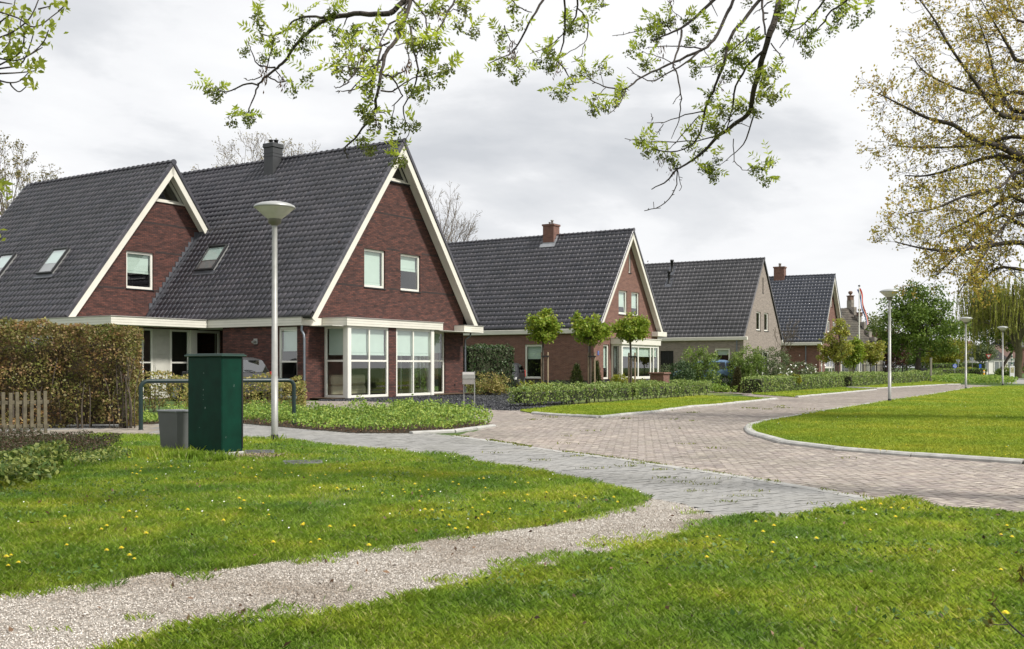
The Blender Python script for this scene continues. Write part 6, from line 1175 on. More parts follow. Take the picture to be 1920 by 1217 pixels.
# ash boughs over the road: the trunk stands right of the frame
def ash():
    tx, ty = 7.4, 8.4; t = thing('ash_tree', 'ash tree whose drooping boughs with fresh feathery leaves hang across the sky', 'tree', (tx, ty, 0)); off = np.array([tx, ty, 0]); S = poly_segs(curve([(0, 0, -.2), (.05, 0, 2), (-.1, 0, 4), (-.3, 0, 6.2)], 3), 0.34, 0.24)
    D = lambda x, y: 9.0+0.9*math.sin(x*0.0052+1.0)+0.35*math.sin(y*0.02+x*0.011)
    cA = lambda x, y: (380+x/3.692, y/3.692); cB = lambda x, y: (880+x/2.4615, y/2.4615)
    P3 = lambda x, y: np.array(up(x, y, D(x, y)))-off
    A_ = [([(1460,-60),(1430,0),(1380,20),(1290,95),(1150,100),(1000,105),(900,120),(850,140),(770,190),(700,250),(640,320),(550,440),(500,480),(420,550),(380,600),(350,680),(310,790)],.026,.005), ([(880,128),(820,120),(700,120),(640,140),(560,215),(480,250),(400,225)],.012,.004), ([(500,465),(420,460),(370,430),(330,340),(320,290)],.008,.003), ([(385,590),(310,580),(200,630),(130,630),(90,600)],.009,.003), ([(440,500),(440,480),(490,300),(480,240)],.006,.003), ([(450,530),(520,570),(580,560),(630,565)],.007,.003), ([(500,478),(540,530),(570,555)],.005,.003), ([(410,525),(360,552),(320,555),(285,540)],.005,.003), ([(1005,90),(1000,120),(980,170)],.006,.004),
        ([(1445,-60),(1440,0),(1420,80),(1380,180),(1330,290),(1270,370),(1240,500),(1210,650),(1180,780),(1130,860),(1050,960),(990,1020),(990,1060),(1010,1095)],.020,.004), ([(1270,360),(1220,430),(1150,500),(1010,645)],.010,.004), ([(1235,300),(1220,400),(1190,520),(1100,600),(1000,625),(920,635)],.009,.003), ([(1300,290),(1220,330),(1160,350),(1060,390),(990,320),(940,240)],.008,.003), ([(1180,460),(1120,480),(1050,470),(960,460)],.006,.003), ([(1060,470),(1020,560),(950,605),(910,600)],.006,.003), ([(1410,60),(1360,130),(1300,170),(1240,270),(1220,340)],.010,.004), ([(1240,515),(1310,530),(1350,600),(1380,660),(1330,720),(1310,830)],.008,.003), ([(1240,630),(1310,630),(1400,570),(1480,530),(1580,525),(1680,480)],.007,.003), ([(1320,530),(1400,490),(1430,400),(1410,340),(1415,300),(1330,320)],.006,.003),
        ([(1440,-10),(1520,80),(1550,160),(1545,260),(1500,360),(1460,430)],.008,.003), ([(1755,-50),(1740,0),(1680,120),(1630,210),(1560,265),(1480,260),(1390,220)],.010,.004), ([(1560,185),(1620,210),(1660,150),(1740,60)],.005,.003), ([(1440,200),(1460,350),(1490,450),(1480,550),(1440,650),(1390,740),(1400,820),(1430,900),(1400,1000)],.009,.003), ([(1260,160),(1300,170)],.005,.003), ([(1380,160),(1345,130),(1400,40),(1430,0)],.010,.008), ([(1740,65),(1810,70),(1810,150)],.004,.003), ([(1180,790),(1250,780),(1300,770)],.004,.003)]
    B_ = [([(370,-60),(340,0),(290,80),(250,160),(210,225),(180,250),(90,292)],.012,.004), ([(180,-10),(240,40),(290,55)],.006,.004), ([(205,240),(210,290),(240,330)],.005,.003), ([(160,120),(180,170),(205,205)],.005,.003), ([(440,-60),(440,0),(440,130),(430,220),(410,280),(450,340),(475,375)],.010,.004), ([(500,-60),(500,0),(490,80),(440,150),(370,215),(280,245)],.010,.003), ([(505,40),(545,90),(545,160),(530,200),(470,235),(420,270)],.007,.003), ([(530,200),(515,260),(475,290)],.004,.003), ([(420,280),(440,320),(475,375)],.005,.003), ([(1190,-60),(1130,0),(1050,70),(980,130),(920,155),(840,190)],.022,.006), ([(860,120),(820,130),(730,155),(660,163)],.006,.003), ([(980,140),(965,230),(940,290),(960,350),(975,430),(975,500),(960,580),(930,640)],.011,.003), ([(975,430),(950,465),(940,480)],.004,.003), ([(930,140),(900,110),(860,90)],.006,.003),
        ([(1240,-60),(1220,0),(1180,90),(1130,180),(1080,230),(1000,260),(920,300),(840,335),(770,370),(720,410),(640,405),(580,380),(520,350)],.018,.004), ([(720,410),(700,470),(645,528)],.006,.003), ([(1080,230),(1020,215),(960,215),(870,215),(810,225)],.008,.003), ([(1060,240),(1000,290),(900,345),(840,375),(780,350),(730,310)],.010,.003), ([(1085,230),(1100,255),(1115,275)],.004,.003), ([(630,405),(600,440),(570,480)],.004,.003), ([(620,400),(605,340),(600,300)],.003,.003), ([(950,300),(870,260),(800,240)],.005,.003),
        ([(1380,-50),(1340,0),(1260,100),(1205,170),(1185,260),(1150,360),(1125,420),(1090,500),(1075,580),(1050,640),(990,690),(900,700),(840,680),(800,650)],.018,.004), ([(1090,512),(1000,530),(900,565),(825,567)],.007,.003), ([(838,560),(845,545),(838,525)],.003,.003), ([(1060,530),(1000,600),(940,670),(900,700)],.005,.003), ([(895,570),(880,600),(860,612)],.004,.003), ([(1440,-60),(1430,0),(1400,120),(1370,200),(1340,320),(1310,430),(1290,520),(1200,590),(1150,630),(1080,700),(1020,745),(960,780),(900,840),(840,875)],.036,.005), ([(960,780),(955,850),(920,920),(860,960),(805,973)],.006,.004), ([(960,780),(970,830),(982,860),(970,885)],.004,.003), ([(855,960),(850,930)],.003,.003), ([(960,780),(930,750),(880,710)],.005,.003), ([(1350,-30),(1355,60),(1365,160)],.012,.008), ([(1400,0),(1360,30),(1310,65)],.007,.003), ([(1360,230),(1280,310),(1230,400),(1215,500),(1190,590)],.013,.006), ([(1320,510),(1280,640),(1230,700),(1160,760)],.009,.003), ([(1215,640),(1225,740),(1260,780),(1310,785)],.005,.003), ([(1150,625),(1050,650),(900,655),(800,650),(720,637)],.007,.003), ([(1390,195),(1430,250),(1445,280),(1438,305)],.006,.003), ([(1190,595),(1240,570),(1290,580)],.006,.003), ([(1040,740),(1080,780),(1110,800)],.004,.003),
        ([(1270,480),(1200,545),(1150,640)],.007,.004), ([(1540,-60),(1525,0),(1480,140),(1430,225)],.008,.004), ([(1680,-60),(1640,0),(1550,105),(1460,160)],.012,.004), ([(1800,-50),(1740,0),(1670,50),(1620,120),(1560,170),(1510,180),(1450,150)],.010,.003), ([(1340,120),(1270,180),(1180,260),(1110,310),(1030,310)],.008,.003), ([(1240,335),(1200,330),(1130,430)],.005,.003), ([(1550,110),(1545,150)],.004,.003), ([(1740,5),(1760,40)],.003,.003), ([(1500,180),(1490,220)],.003,.003), ([(920,0),(940,50),(980,80)],.004,.003), ([(1110,0),(1145,75)],.006,.003)]
    tops = []
    for L_, cf in ((A_, cA), (B_, cB)):
        for pts, r0, r1 in L_:
            P = [P3(*cf(*p)) for p in pts]; C = curve(P, 3) if len(P) > 2 else P
            C = [c+rng.normal(0, 0.004, 3) for c in C]; S += poly_segs(C, r0, r1)
            for i in range(2, len(C)-1):   # knuckly spurs
                if rng.random() < 0.45: v = rand_dirs(1)[0]; v[2] *= 0.6; S.append(list(C[i])+list(C[i]+v*rng.uniform(0.02, 0.05))+[r1*1.1, r1*0.8])
            if pts[0][1] < -20: tops.append((P[0], r0))
    # carry every bough on to a limb above the frame
    main = curve([(-.3, 0, 6.2), (-1.6, .2, 7.6), (-4.0, .4, 8.2), (-6.5, .5, 7.9), (-9.0, .5, 6.9), (-11.0, .3, 6.0)], 5); S += poly_segs(main, 0.20, 0.05)
    M = np.array(main)
    for p, r in tops: j = int(np.argmin(np.linalg.norm(M-p-np.array([1.2, 0, 0.5]), axis=1))); S += poly_segs(curve([M[j], (M[j]+p)/2+np.array([0.1, 0, 0.25]), p], 4), r*1.5, r)
    for k in range(12): grow(S, [], M[rng.integers(3, len(M))], (rng.normal(), rng.normal(), 1.5), 1.3, 0.05, 3, 0.6)
    segs_mesh('trunk', S, BARKD, t, 6)
    a_ = [(30,590),(60,625),(110,600),(300,780),(320,810),(240,790),(350,130),(380,200),(450,220),(420,140),(320,290),(390,340),(650,110),(690,180),(700,320),(660,240),(640,270),(860,60),(900,40),(830,90),(930,170),(940,250),(1060,180),(1050,240),(1100,250),(1150,300),(1170,200),(930,400),(900,400),(960,450),(1100,420),(1070,440),(1150,440),(1180,580),(1180,640),(1140,600),(1140,730),(1110,780),(1160,800),(1180,840),(1350,830),(1300,770),(1330,850),(1420,830),(1120,960),(1150,1020),(1310,1040),(1350,1060),(1290,980),(640,560),(670,540),(1420,230),(1400,200),(1490,240),(1460,280),(1470,130),(1440,100),(1570,310),(1640,280),(1620,300),(1560,460),(1620,500),(1600,560),(1690,440),(1640,570),(1450,590),(1500,600),(1430,560),(1600,50),(1570,20),(1640,30),(1830,60),(1790,20),(1800,150),(1850,190),(1270,10),(510,300),(1480,320)]
    b_ = [(470,100),(450,90),(480,130),(510,110),(570,40),(590,50),(600,10),(210,60),(205,40),(160,140),(130,270),(150,310),(230,330),(240,320),(340,240),(370,270),(380,300),(350,280),(390,250),(450,400),(430,420),(400,390),(540,290),(600,300),(640,300),(510,330),(560,330),(580,490),(600,460),(560,470),(650,465),(700,380),(710,420),(780,190),(740,210),(770,240),(850,80),(830,110),(880,120),(880,150),(860,160),(910,90),(1010,50),(1030,80),(1040,90),(1110,110),(920,90),(820,290),(870,310),(830,320),(1070,160),(1000,180),(1050,310),(1040,290),(1160,220),(1150,250),(1170,320),(1200,300),(1190,340),(1240,160),(1250,250),(1260,280),(1230,230),(1320,200),(1330,180),(1310,350),(1290,340),(1300,310),(1430,90),(1420,60),(1480,60),(1470,110),(1440,40),(1560,180),(1570,140),(1560,220),(1710,60),(1700,90),(1790,50),(1840,20),(1790,70),(1740,40),(1690,110),(1640,10),(1080,460),(1110,450),(1130,440),(1150,500),(1120,540),(1140,580),(1120,590),(1150,560),(1180,480),(1180,520),(1100,570),(1270,470),(1280,490),(1330,480),(1340,510),(1380,420),(1420,440),(1350,430),(1380,380),(1390,460),(800,640),(840,640),(800,680),(780,690),(880,690),(960,720),(930,740),(1000,620),(1020,690),(1050,680),(930,700),(1120,730),(1100,780),(1110,800),(1080,770),(1130,760),(1340,750),(1380,740),(1340,800),(1320,780),(1350,810),(1280,20),(1400,290),(1370,290)]
    LV = []; LD = []; FV = []; RS = []
    for L_, cf in ((a_, cA), (b_, cB)):
        for x, y in L_:
            o = P3(*cf(x, y))+rng.normal(0, 0.03, 3)
            for _ in range(rng.integers(1, 4)):      # pinnate leaves, upright and outwards
                d = unit(np.array([rng.normal(0, .8), rng.normal(0, .8), rng.uniform(-0.1, 1.3)])); ln = rng.uniform(0.09, 0.19); s = unit(np.cross(d, rand_dirs(1)[0])); n = rng.integers(3, 6); g = np.array([0, 0, -0.25])
                RS.append(list(o)+list(o+d*ln+g*ln*.5)+[0.0016, 0.001])
                for k in range(n):
                    f = (k+1)/(n+0.3); c = o+d*ln*f+g*ln*0.5*f*f; l = 0.052*(1-0.35*abs(f-0.6))
                    for sg in (-1, 1): v = unit(s*sg+d*0.55+g*0.3); LV.append(c+v*l*0.5); LD.append(v)
                LV.append(o+d*(ln+0.02)+g*ln*0.5); LD.append(d)
            if rng.random() < 0.93:                   # dense flower tufts hanging below
                n = rng.integers(36, 80); FV.append(o+np.array([0, 0, -0.045])+rand_dirs(n)*(rng.random(n)**.5)[:, None]*np.array([0.062, 0.062, 0.058]))
    LV = np.array(LV); LD = np.array(LD); np_mesh('crown', kites(LV, 0.058, 0.36, 0.4, LD), 4, LG_ASH, t); F_ = np.concatenate(FV); np_mesh('flower_tufts', kites(F_, 0.030, 0.5), 4, LG_ASHF, t); segs_mesh('leaf_stalks', RS, LG_ASH, t, 3)
    for x, y, cf in ((430,500,cA),(430,540,cA),(548,590,cA),(1010,400,cA),(1030,460,cA),(1200,840,cA),(1110,400,cA),(1640,120,cA),(1410,460,cA),(195,230,cB),(195,245,cB),(405,305,cB),(408,320,cB),(890,240,cB),(945,100,cB),(1170,370,cB),(880,740,cB),(930,790,cB),(1525,180,cB),(930,15,cB)):
        o = P3(*cf(x, y)); n = 26; np_mesh('seed_keys', kites(o+rng.normal(0, 1, (n, 3))*np.array([0.022, 0.022, 0.04]), 0.04, 0.25, 0, unit(rng.normal(0, .3, (n, 3))+np.array([0, 0, -1]))), 4, LG_KEYS, t)
ash()

def left_tree():
    t = thing('maple_tree', 'maple twigs with bright green young leaves in the top left corner', 'tree', (-8.2, 10.5, 0)); off = np.array([-8.2, 10.5, 0]); S = poly_segs(curve([(0, 0, -.2), (0, 0, 2.5), (.3, 0, 5), (.5, 0, 7)], 3), 0.22, 0.10); c = lambda x, y: np.array(up(x/2.643, y/2.643, 10.4+0.4*math.sin(x*.02+y*.013)))-off
    K = [[(210,-40),(190,0),(165,60),(130,110),(60,160),(0,185)],[(300,50),(260,80),(200,125),(150,130),(90,90),(0,60)],[(240,150),(215,210),(150,270),(80,300),(0,290)],[(165,170),(140,250),(100,320),(0,340)],[(150,350),(100,400),(50,410),(0,400)],[(130,430),(95,455),(60,430),(50,410)],[(210,235),(150,270)],[(75,0),(60,60),(0,110)],[(250,30),(190,45)],[(120,60),(100,120),(120,170),(100,260),(20,310),(0,320)],[(40,120),(50,200),(10,260)],[(330,20),(290,55)],[(180,350),(100,360),(0,365)],[(60,20),(0,10)]]
    for k in K:
        P = [c(*p) for p in k]; e = P[-1] if k[-1][0] == 0 else None; S += poly_segs(curve(P, 3) if len(P) > 2 else P, 0.005, 0.009)
        if e is not None: S += poly_segs(curve([e, (e+np.array([.4, 0, 5.0]))/2, np.array([.3, 0, rng.uniform(3.5, 5.5)])], 3), 0.010, 0.03)
    segs_mesh('trunk', S, BARKD, t, 5); L_ = []
    for x, y in ((80,45),(130,50),(60,90),(270,25),(300,20),(320,22),(50,150),(30,145),(120,160),(150,155),(180,110),(110,175),(245,140),(270,135),(30,215),(60,220),(90,230),(110,240),(50,280),(70,290),(30,265),(110,340),(180,310),(200,315),(170,330),(215,330),(140,320),(220,215),(130,405),(155,432),(0,425),(10,935),(30,930),(-8,1175),(10,75),(75,285)):
        o = c(x, y); L_.append(o+rng.normal(0, 1, (9, 3))*0.04)
    np_mesh('crown', kites(np.concatenate(L_), 0.085, 0.45, 0.2), 4, leafmat('fresh_maple_leaf', [(0.38, 0.44, 0.05), (0.48, 0.52, 0.08), (0.28, 0.34, 0.04)], 0.5), t)
left_tree()
def sapling():
    t = thing('sapling', 'thin bare sapling twig with a few rusty leaves in the bottom right corner', 'sapling', (2.05, 3.75, 0)); off = np.array([2.05, 3.75, 0]); c = lambda x, y: np.array(up(1280+x/3, 900+y/3, 3.75))-off
    S = poly_segs(curve([(0, 0, 0), c(1960, 900), c(1920, 880), c(1830, 800), c(1740, 690)], 3), 0.006, 0.002)+poly_segs([c(1830, 812), c(1780, 815), c(1720, 808)], 0.003, 0.0015)+poly_segs(curve([(0, 0, .05), c(1980, 700), c(1925, 575), c(1895, 530)], 3), 0.005, 0.002); segs_mesh('stem', S, BARKD, t, 6)
    P = np.array([c(x+rng.normal(0, 12), y+rng.normal(0, 12)) for x, y in ((1735,670),(1750,690),(1720,790),(1735,800),(1745,770),(1890,520),(1900,540),(1910,515),(1925,560)) for _ in range(3)]); np_mesh('foliage', kites(P, 0.035, 0.4), 4, leafmat('rusty_leaf', [(0.16, 0.11, 0.02), (0.20, 0.17, 0.03), (0.09, 0.12, 0.02)]), t)
sapling()

# ------------------------------------------------------------------ the far end of the street
x, y = atY(1611, 90); t = thing('flagpole', 'tall white flagpole with a drooping red white and blue pennant', 'flagpole', (x, y, 0))
m = MB(); m.tube([(0, 0, 0), (0, 0, 8.2)], [0.07, 0.04], 8); m.build('pole', WHITE2, t); m = MB(); m.lathe([(0.0, 8.36), (0.1, 8.3), (0.1, 8.22), (0.0, 8.2)], 8); m.build('finial', DARKM, t)
def pennant(o0, o1, mat, nm):
    m = MB(); rows = []
    for k in range(15):
        f = k/14; cx = -0.05+0.75*f+0.06*math.sin(f*9); z = 8.0-3.1*f**1.1; w = 0.30*(1-0.45*f); rows.append([(cx+w*(o0-.5), 0.05*math.sin(f*12+o0*3), z+w*(o0-.5)*0.5), (cx+w*(o1-.5), 0.05*math.sin(f*12+o1*3), z+w*(o1-.5)*0.5)])
    m.grid(rows); m.build(nm, mat, t, fix=False)
pennant(0, .36, surf('flag_blue', (0.03, 0.05, 0.25), 0.8), 'pennant_stripe'); pennant(.36, .62, WHITE2, 'pennant_stripe'); pennant(.62, 1, surf('flag_red', (0.55, 0.04, 0.03), 0.8), 'pennant_stripe')
# iron fence
(xa, ya), (xb, yb) = atY(1618, 92), atY(1716, 97); d = Vector((xb-xa, yb-ya, 0)); Lf = d.length; d.normalize(); t = thing('iron_fence', 'black iron bar fence in front of the old stepped gable house', 'fence', (xa, ya, 0)); n_ = Vector((-d.y, d.x, 0))
m = MB()
for k in range(int(Lf/0.14)): m.obox(d*(k*0.14)+Vector((0, 0, 0.08)), d*0.022, n_*0.022, Vector((0, 0, 1.42)))
m.build('bars', BLACK, t)
for z in (0.15, 1.38): m = MB(); m.obox(Vector((0, 0, z))-n_*0.01, d*Lf, n_*0.04, Vector((0, 0, 0.045))); m.build('fence_rail', BLACK, t)
for k in range(5): m = MB(); m.obox(d*(Lf*k/4-0.04)-n_*.03, d*0.08, n_*0.08, Vector((0, 0, 1.62))); m.build('post', BLACK, t)
x, y = atY(1731, 90); t = thing('gate_post_box', 'black letterbox on a low dark brick pier right of the chestnut trunk', 'letterbox', (x, y, 0)); m = MB(); m.box(-.26, .26, -.2, .2, 0, .78); m.build('pier', BR2, t, uv=True); m = MB(); m.box(-.28, .28, -.22, .22, .78, 1.15, .01); m.build('box', BLACK, t)
m = MB(); m.tube([(-.16, 0, 1.15), (-.16, 0, 1.62), (.16, 0, 1.62), (.16, 0, 1.15)], 0.02, 6); m.build('bracket', BLACK, t)
x, y = atY(1745.5, 86); t = thing('wooden_post', 'plain grey square post right of the letterbox', 'post', (x, y, 0)); m = MB(); m.box(-.07, .07, -.07, .07, 0, 1.95, .01); m.build('shaft', surf('grey_wood', (0.22, 0.20, 0.16), 0.9), t); m = MB(); m.box(-.085, .085, -.085, .085, 1.95, 1.99, .01); m.build('cap', STEEL, t)
# signs
x, y = atY(1853.7, 120); t = thing('give_way_sign', 'red edged white triangular give way sign on a thin post', 'road sign', (x, y, 0)); m = MB(); m.tube([(0, 0.03, 0), (0, 0.03, 2.65)], 0.035, 8); m.build('post', surf('sign_post', (0.12, 0.12, 0.12), 0.5), t)
def tri(r, y_, z0): return [(r*math.sin(a), y_, z0-r*math.cos(a)) for a in (0, 2*math.pi/3, 4*math.pi/3)]
m = MB(); A, B_ = tri(0.42, 0, 2.52), tri(0.42, 0.015, 2.52); m.face(A); m.face(B_[::-1]); [m.face([A[i], A[(i+1) % 3], B_[(i+1) % 3], B_[i]]) for i in range(3)]; o = m.build('plate', surf('sign_red', (0.45, 0.03, 0.02), 0.4), t); m = MB(); m.face(tri(0.23, -0.004, 2.52)); m.build('white_field', WHITE2, o)
BLUE = surf('sign_blue', (0.02, 0.08, 0.40), 0.4)
x, y = atY(1790.6, 140); t = thing('roundabout_sign', 'round blue sign with three white arrows in the hedge of the roundabout', 'road sign', (x, y, 0)); m = MB(); m.tube([(0, 0.03, 0), (0, 0.03, 1.4)], 0.03, 6); m.build('post', STEEL, t)
m = MB(); m.face([(0.3*math.cos(a), 0, 1.37+0.3*math.sin(a)) for a in [k*math.pi/10 for k in range(20)]]); o = m.build('disc', BLUE, t); m = MB()
for k in range(3):
    a0 = k*2*math.pi/3+0.3
    for j in range(4): a, b = a0+j*.3, a0+(j+1)*.3; m.face([(r*math.cos(c_), -.004, 1.37+r*math.sin(c_)) for r, c_ in ((.13, a), (.19, a), (.19, b), (.13, b))])
    a = a0+1.2; m.face([(.09*math.cos(a), -.004, 1.37+.09*math.sin(a)), (.23*math.cos(a), -.004, 1.37+.23*math.sin(a)), (.17*math.cos(a+.55), -.004, 1.37+.17*math.sin(a+.55))])
m.build('arrows', WHITE2, o)
x, y = atY(1838, 150); t = thing('blue_sign', 'small blue rectangular sign on a post left of the give way sign', 'road sign', (x, y, 0)); m = MB(); m.tube([(0, .03, 0), (0, .03, 1.6)], .03, 6); m.build('post', STEEL, t); m = MB(); m.box(-.16, .16, -.01, .01, 1.0, 1.65); m.build('plate', BLUE, t)
for px, z, lb in ((1797, 2.1, 'grey back of a triangular sign beyond the roundabout, left one'), (1823, 2.4, 'grey back of a triangular sign beyond the roundabout, right one')):
    x, y = atY(px, 152); t = thing('sign_back', lb, 'road sign', (x, y, 0)); m = MB(); m.tube([(0, 0, 0), (0, 0, z+.3)], .03, 6); m.build('post', STEEL, t); m = MB(); m.face(tri(.42, 0.05, z)); m.build('plate', surf('sign_back_grey', (.28, .30, .32), .5, metal=.4), t)
x, y = atY(1845, 138); t = thing('yellow_bollard', 'short yellow bollard at the road edge by the roundabout', 'bollard', (x, y, 0)); m = MB(); m.lathe([(.11, 0), (.11, .75), (.08, .82), (0, .84)], 10); m.build('body', surf('bollard_yellow', (.75, .40, .02), .5), t); m = MB(); m.lathe([(.115, .5), (.115, .65)], 10); m.build('band', WHITE2, t)
x, y = atY(1898, 112); t = thing('poster_board', 'white poster board standing on the grass left of the willow trunk', 'poster board', (x, y, 0), R(8)); m = MB(); m.box(-.27, .27, 0, .05, .12, 1.35, .01); o = m.build('board', surf('poster_white', (.62, .62, .62), .5), t)
m = MB(); m.box(-.2, .2, -.006, -.002, .62, 1.2); m.build('picture', island('poster_picture', [(.3, .22, .15), (.35, .38, .2)], .6, noise=.6, nsc=8), o); m = MB(); m.box(-.3, .3, -.03, .1, 0, .12, .01); m.build('foot', DARKM, t)
x, y = atY(1897, 128); t = thing('striped_pole', 'white pole with green spiral bands behind the poster board', 'pole', (x, y, 0)); m = MB(); m.tube([(0, 0, 0), (0, 0, 3.3)], .09, 8); m.build('shaft', WHITE2, t)
for k in range(4): m = MB(); m.lathe([(.096, 1.2+k*.42), (.096, 1.38+k*.42)], 8); m.build('band', surf('band_green', (.01, .12, .08), .5), t)
x, y = atY(1875, 135); t = thing('green_post', 'stout dark green post by the white shop front', 'post', (x, y, 0)); m = MB(); m.lathe([(.16, 0), (.16, .9), (.13, 1.02), (0, 1.05)], 10); m.build('body', GRN, t); m = MB(); m.lathe([(.165, .75), (.165, .82)], 10); m.build('band', BLACK, t)
# far hedges
hedge('roundabout_hedge', 'dark clipped hedge behind the roundabout', [atY(1748, 160), atY(1842, 160)], 2.0, 1.75, 0.26, 28, LG_DARK); hedge('roundabout_hedge', 'pale low hedge ring in front of the dark roundabout hedge', [atY(1750, 142), atY(1812, 145)], 1.2, 0.95, 0.22, 34, LG_BUSH)
hedge('roundabout_hedge', 'dark low hedge piece at the right of the roundabout', [atY(1822, 143), atY(1844, 141)], 1.2, 1.0, 0.22, 34, LG_DARK); hedge('roundabout_hedge', 'yellow topped low hedge behind the blue round sign', [atY(1795, 148), atY(1824, 149)], 1.2, 1.15, 0.22, 34, LG_YEL)
for px, Y, r, lb, mt in ((1885, 132, .75, 'tall clipped yellow green bush left of the poster board', LG_YEL), (1889, 124, .5, 'low round bush left of the poster board', LG_BUSH), (1925, 122, .9, 'green bush right of the willow trunk', LG_BUSH), (1873, 118, .5, 'small plant at the foot of the green post', LG_GC)): scrub(lb, px, Y, r*1.6, r*2.2, 0.16, mt, 700)

# old stepped gable house
def stepped():
    x, y = atY(1655, 118); X1, Y1 = atY(1597, 124); ang = math.atan2(Y1-y, X1-x); h = thing('stepped_gable_house', 'old house with a stepped stone gable, ball finials and a worn brown roof', 'house', (x, y, 0), ang)
    # local x: from eave up to the ridge line; local y: along the ridge, to the left
    D_ = math.hypot(X1-x, Y1-y); ze, zr = 2.7, 8.2; ST = surf('old_stone', (.26, .235, .20), .9, var=.25, scale=3); RF = island('worn_tile', [(.09, .08, .072), (.13, .115, .10), (.075, .066, .06)], .8, patch=[(.7, .75, .7), (1.2, 1.15, 1.1)], psc=.5)
    sl = Vector((-D_, 0, ze-zr)); tiled('roof', h, (D_, 0.3, zr), (0, 1, 0), sl, 14, sl.length+.5, .40, .45, RF, roll=.05); sl2 = Vector((D_, 0, ze-zr)); tiled('roof', h, (D_, .3, zr), (0, 1, 0), sl2, 14, sl2.length, .4, .45, RF)
    m = MB(); m.box(0, .3, 0, 14, 0, ze-.1); m.box(2*D_-.3, 2*D_, 0, 14, 0, ze-.1); m.box(.3, 2*D_-.3, 13.7, 14, 0, ze); m.build('wall', surf('pale_render', (.36, .33, .26), .9), h)
    out = [(0, 0), (2*D_, 0)]; n = 6; stepw = D_/n; up_ = []
    for k in range(n): z = ze+.5+(zr-ze)*(k+.6)/n; up_.append((k*stepw, z)); up_.append(((k+1)*stepw-(0 if k < n-1 else .5), z))
    top = zr+1.0; prof = [(0, 0)]+up_+[(D_-.5, top), (D_+.5, top)]+[(2*D_-a, z) for a, z in up_[::-1]]+[(2*D_, 0)]
    wall('gable_wall', h, (0, 0, 0), (1, 0, 0), (0, -1, 0), prof, [(D_-.5, D_+.5, 4.6, 6.0), (1.4, 2.6, 1.0, 2.4)], ST, .35); window(h, (0, 0, 0), (1, 0, 0), (0, -1, 0), D_-.5, D_+.5, 4.6, 6.0, room=1, vs=(D_,)); window(h, (0, 0, 0), (1, 0, 0), (0, -1, 0), 1.4, 2.6, 1.0, 2.4, room=1)
    for a, z, s in ((D_, top, 1.0), (D_-1.9, ze+.5+(zr-ze)*4.6/6-.2, .8), (D_+1.9, ze+.5+(zr-ze)*4.6/6-.2, .8)):
        m = MB(); m.box(a-.34*s, a+.34*s, -.08, .42, z, z+.45*s, .02); m.box(a-.42*s, a+.42*s, -.14, .48, z+.45*s, z+.56*s, .02); m.lathe([(.14*s, z+.56*s), (.10*s, z+.66*s), (.24*s, z+.8*s), (.28*s, z+.92*s), (.2*s, z+1.06*s), (0, z+1.1*s)], 10, (a, .17, 0)); m.build('finial', surf('old_brick_stone', (.16, .10, .075), .9), h)
    for k in range(4): window(h, (0, 0, 0), (0, 1, 0), (-1, 0, 0), 1.0+k*1.7, 2.1+k*1.7, .7, 2.2, inset=-0.09, vs=(1.55+k*1.7,), sill=False, glass=GLASSD)
    m = MB(); m.box(-1.6, .2, 2.6, 6.5, 2.35, 2.5); m.box(-1.55, -1.4, 2.7, 2.85, 0, 2.35); m.box(-1.55, -1.4, 6.2, 6.35, 0, 2.35); m.build('porch', WHITE, h)
    m = MB(); m.box(D_-2.2, D_-1.5, 3.6, 4.8, 6.9, 7.3); m.build('roof_hatch', surf('hatch', (.4, .4, .4), .5), h)
stepped()
def cottage(label, px, Y, w, dpt, hw, hr, rot, wm, rm, wins=2, ridge_x=True, extra=None):
    x, y = atY(px, Y); h = thing('far_house', label, 'house', (x, y, 0), R(rot)); m = MB(); m.box(-w/2, w/2, 0, dpt, 0, hw); m.build('wall', wm, h, uv=True); m = MB()
    if ridge_x: A = [(-w/2-.3, -.3, hw), (w/2+.3, -.3, hw), (w/2+.3, dpt+.3, hw), (-w/2-.3, dpt+.3, hw)]; r0, r1 = (-w/2+.6, dpt/2, hr), (w/2-.6, dpt/2, hr); m.face([A[0], A[1], r1, r0]); m.face([A[2], A[3], r0, r1]); m.face([A[1], A[2], r1]); m.face([A[3], A[0], r0]); m.face(A[::-1])
    else: A = [(-w/2-.3, -.3, hw), (w/2+.3, -.3, hw), (w/2+.3, dpt+.3, hw), (-w/2-.3, dpt+.3, hw)]; r0, r1 = (0, -.3, hr), (0, dpt+.3, hr); m.face([A[0], r0, r1, A[3]]); m.face([A[1], A[2], r1, r0]); m.face([A[0], A[1], r0]); m.face([A[3], r1, A[2]]); m.face(A[::-1])
    m.build('roof', rm, h)
    for k in range(wins): c_ = -w/2+w*(k+.5)/wins; window(h, (0, -.1, 0), (1, 0, 0), (0, -1, 0), c_-w/wins*.33, c_+w/wins*.33, .45, min(hw-.35, 2.3), inset=0.0, sill=False, glass=GLASSD, fw=.12, vs=(c_,))
    m = MB(); m.box(-w/2+.4, -w/2+.9, dpt/2-.3, dpt/2+.3, hr-.8, hr+.7); m.build('chimney', BR2, h, uv=True); return h
SLATE = surf('far_slate', (.075, .07, .075), .7, var=.25, scale=1.5); BRN = surf('far_brown_tile', (.11, .065, .05), .8, var=.25, scale=1.5)
cottage('white shop front with a grey pointed roof behind the give way sign', 1858, 185, 6.0, 7, 2.6, 5.0, 6, WHITE2, SLATE, 2, ridge_x=False)
cottage('white rendered house part with tall windows and brown roof behind the fourth lamp', 1884, 188, 4.6, 7, 2.9, 5.2, -4, WHITE2, BRN, 2)
cottage('tall brick house behind the willow trunk at the far right', 1915, 200, 6, 8, 5.0, 6.8, 0, BR2, SLATE, 2)
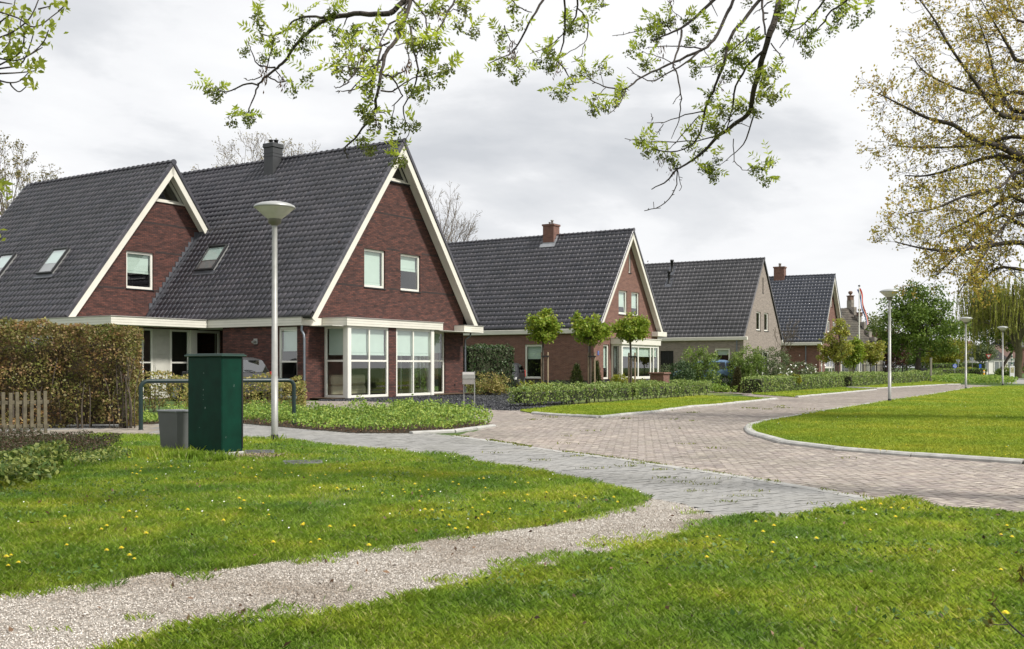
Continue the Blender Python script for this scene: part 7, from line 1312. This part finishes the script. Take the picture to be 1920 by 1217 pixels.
cottage('pale house with a dark door behind the grey green tree', 1832, 205, 7, 7, 2.4, 4.2, 3, surf('buff_render', (.36, .30, .24), .9), SLATE, 2)
cottage('large brown roofed house rising behind the lime tree', 1812, 235, 7, 8, 3.8, 7.2, 0, BR2, BRN, 3)
# far trees closing the horizon
protos = []
for i, (px, Y, s, lb) in enumerate(((1700, 260, 1, 'far green tree low behind the iron fence'), (1940, 250, 1.25, 'far green tree behind the brick house at right'), (1770, 285, .8, 'far low tree left behind the roundabout'), (2050, 230, 1.5, 'far big tree beyond the right edge'), (1866, 270, .75, 'far tree behind the white shop front'), (1560, 250, .8, 'far tree hidden by the last house'), (1240, 220, .8, 'far tree low behind the third house'), (700, 120, .8, 'garden tree behind the big house'), (560, 110, .7, 'garden tree behind the living room window'), (960, 150, .8, 'garden tree behind the second house'))):
    x, y = atY(px, Y)
    if i == 0: t0 = tree('far_tree', lb, x, y, [(0, 0, 5, 5, 4, 3.6), (-3, 0, 4, 3, 3, 3), (3, 0, 4.2, 3.2, 3, 3)], 180, 34, 0.9, 0.42, LG_BUSH, .3, 2.2, group='far trees along the horizon')
    else: c = copy_tree(t0, (x, y, 0), rng.uniform(0, 6)); c['label'] = lb; c.scale = (s, s, s)
hedge('back_garden_hedge', 'green garden hedge behind the big dark red house', [hloc(14, 24), hloc(-22, 24)], 1.2, 2.4, 0.2, 30, LG_BUSH); hedge('back_garden_hedge', 'green garden hedge right of the big dark red house', [hloc(13.5, 6), hloc(13.5, 22)], 1.0, 2.2, 0.2, 34, LG_BUSH)

# furniture seen through the bay windows
def sofa(label, u, v, w, d_, mat, ang, nm='sofa', bh=.85):
    x, y = hloc(u, v); t = thing(nm, label, nm, (x, y, 0.09), R(56.94+ang)); m = MB(); m.box(-w/2, w/2, -d_/2, d_/2, .05, .42, .05); m.build('seat', mat, t); m = MB(); m.box(-w/2, w/2, d_/2-.25, d_/2, .43, bh, .07); m.build('backrest', mat, t)
    for s in (-1, 1): m = MB(); m.box(s*w/2-(.2 if s > 0 else 0), s*w/2+(0 if s > 0 else .2), -d_/2, d_/2-.26, .43, .62, .05); m.build('armrest', mat, t)
CRM = surf('cream_leather', (.55, .50, .36), .5); DKL = surf('dark_leather', (.03, .025, .022), .5)
sofa('cream leather sofa behind the corner bay window', 1.7, .7, 2.0, .9, CRM, 180); sofa('second cream sofa deeper in the living room', 3.6, 2.6, 1.0, .9, CRM, 200, 'armchair'); sofa('dark leather armchair near the side window', -.2, .7, .9, .9, DKL, 160, 'armchair', 1.0)
# side path to the third house, driveway slabs
flags('garden_path', poly_px([(1320, 736.5), (1409, 741), (1430, 738), (1395, 737), (1335, 733.5)]), .1, .2, .03, CLINK, R(20))

# longer unmown grass round the feet of cabinet, bin and lamp
q = np.concatenate([np.array([at(px, py)])+rng.normal(0, 1, (n, 2))*np.array([sx, sy]) for px, py, n, sx, sy in ((365, 866, 900, .22, .07), (320, 862, 500, .20, .08), (300, 858, 250, .2, .08), (400, 872, 160, .14, .03), (525, 834, 30, .10, .05))])
tag(blades('tall_grass', q, 0.028, 0.10, 0.0042, GRASS), 'longer grass tufts round the foot of cabinet, bin and lamp', 'grass', kind='stuff')
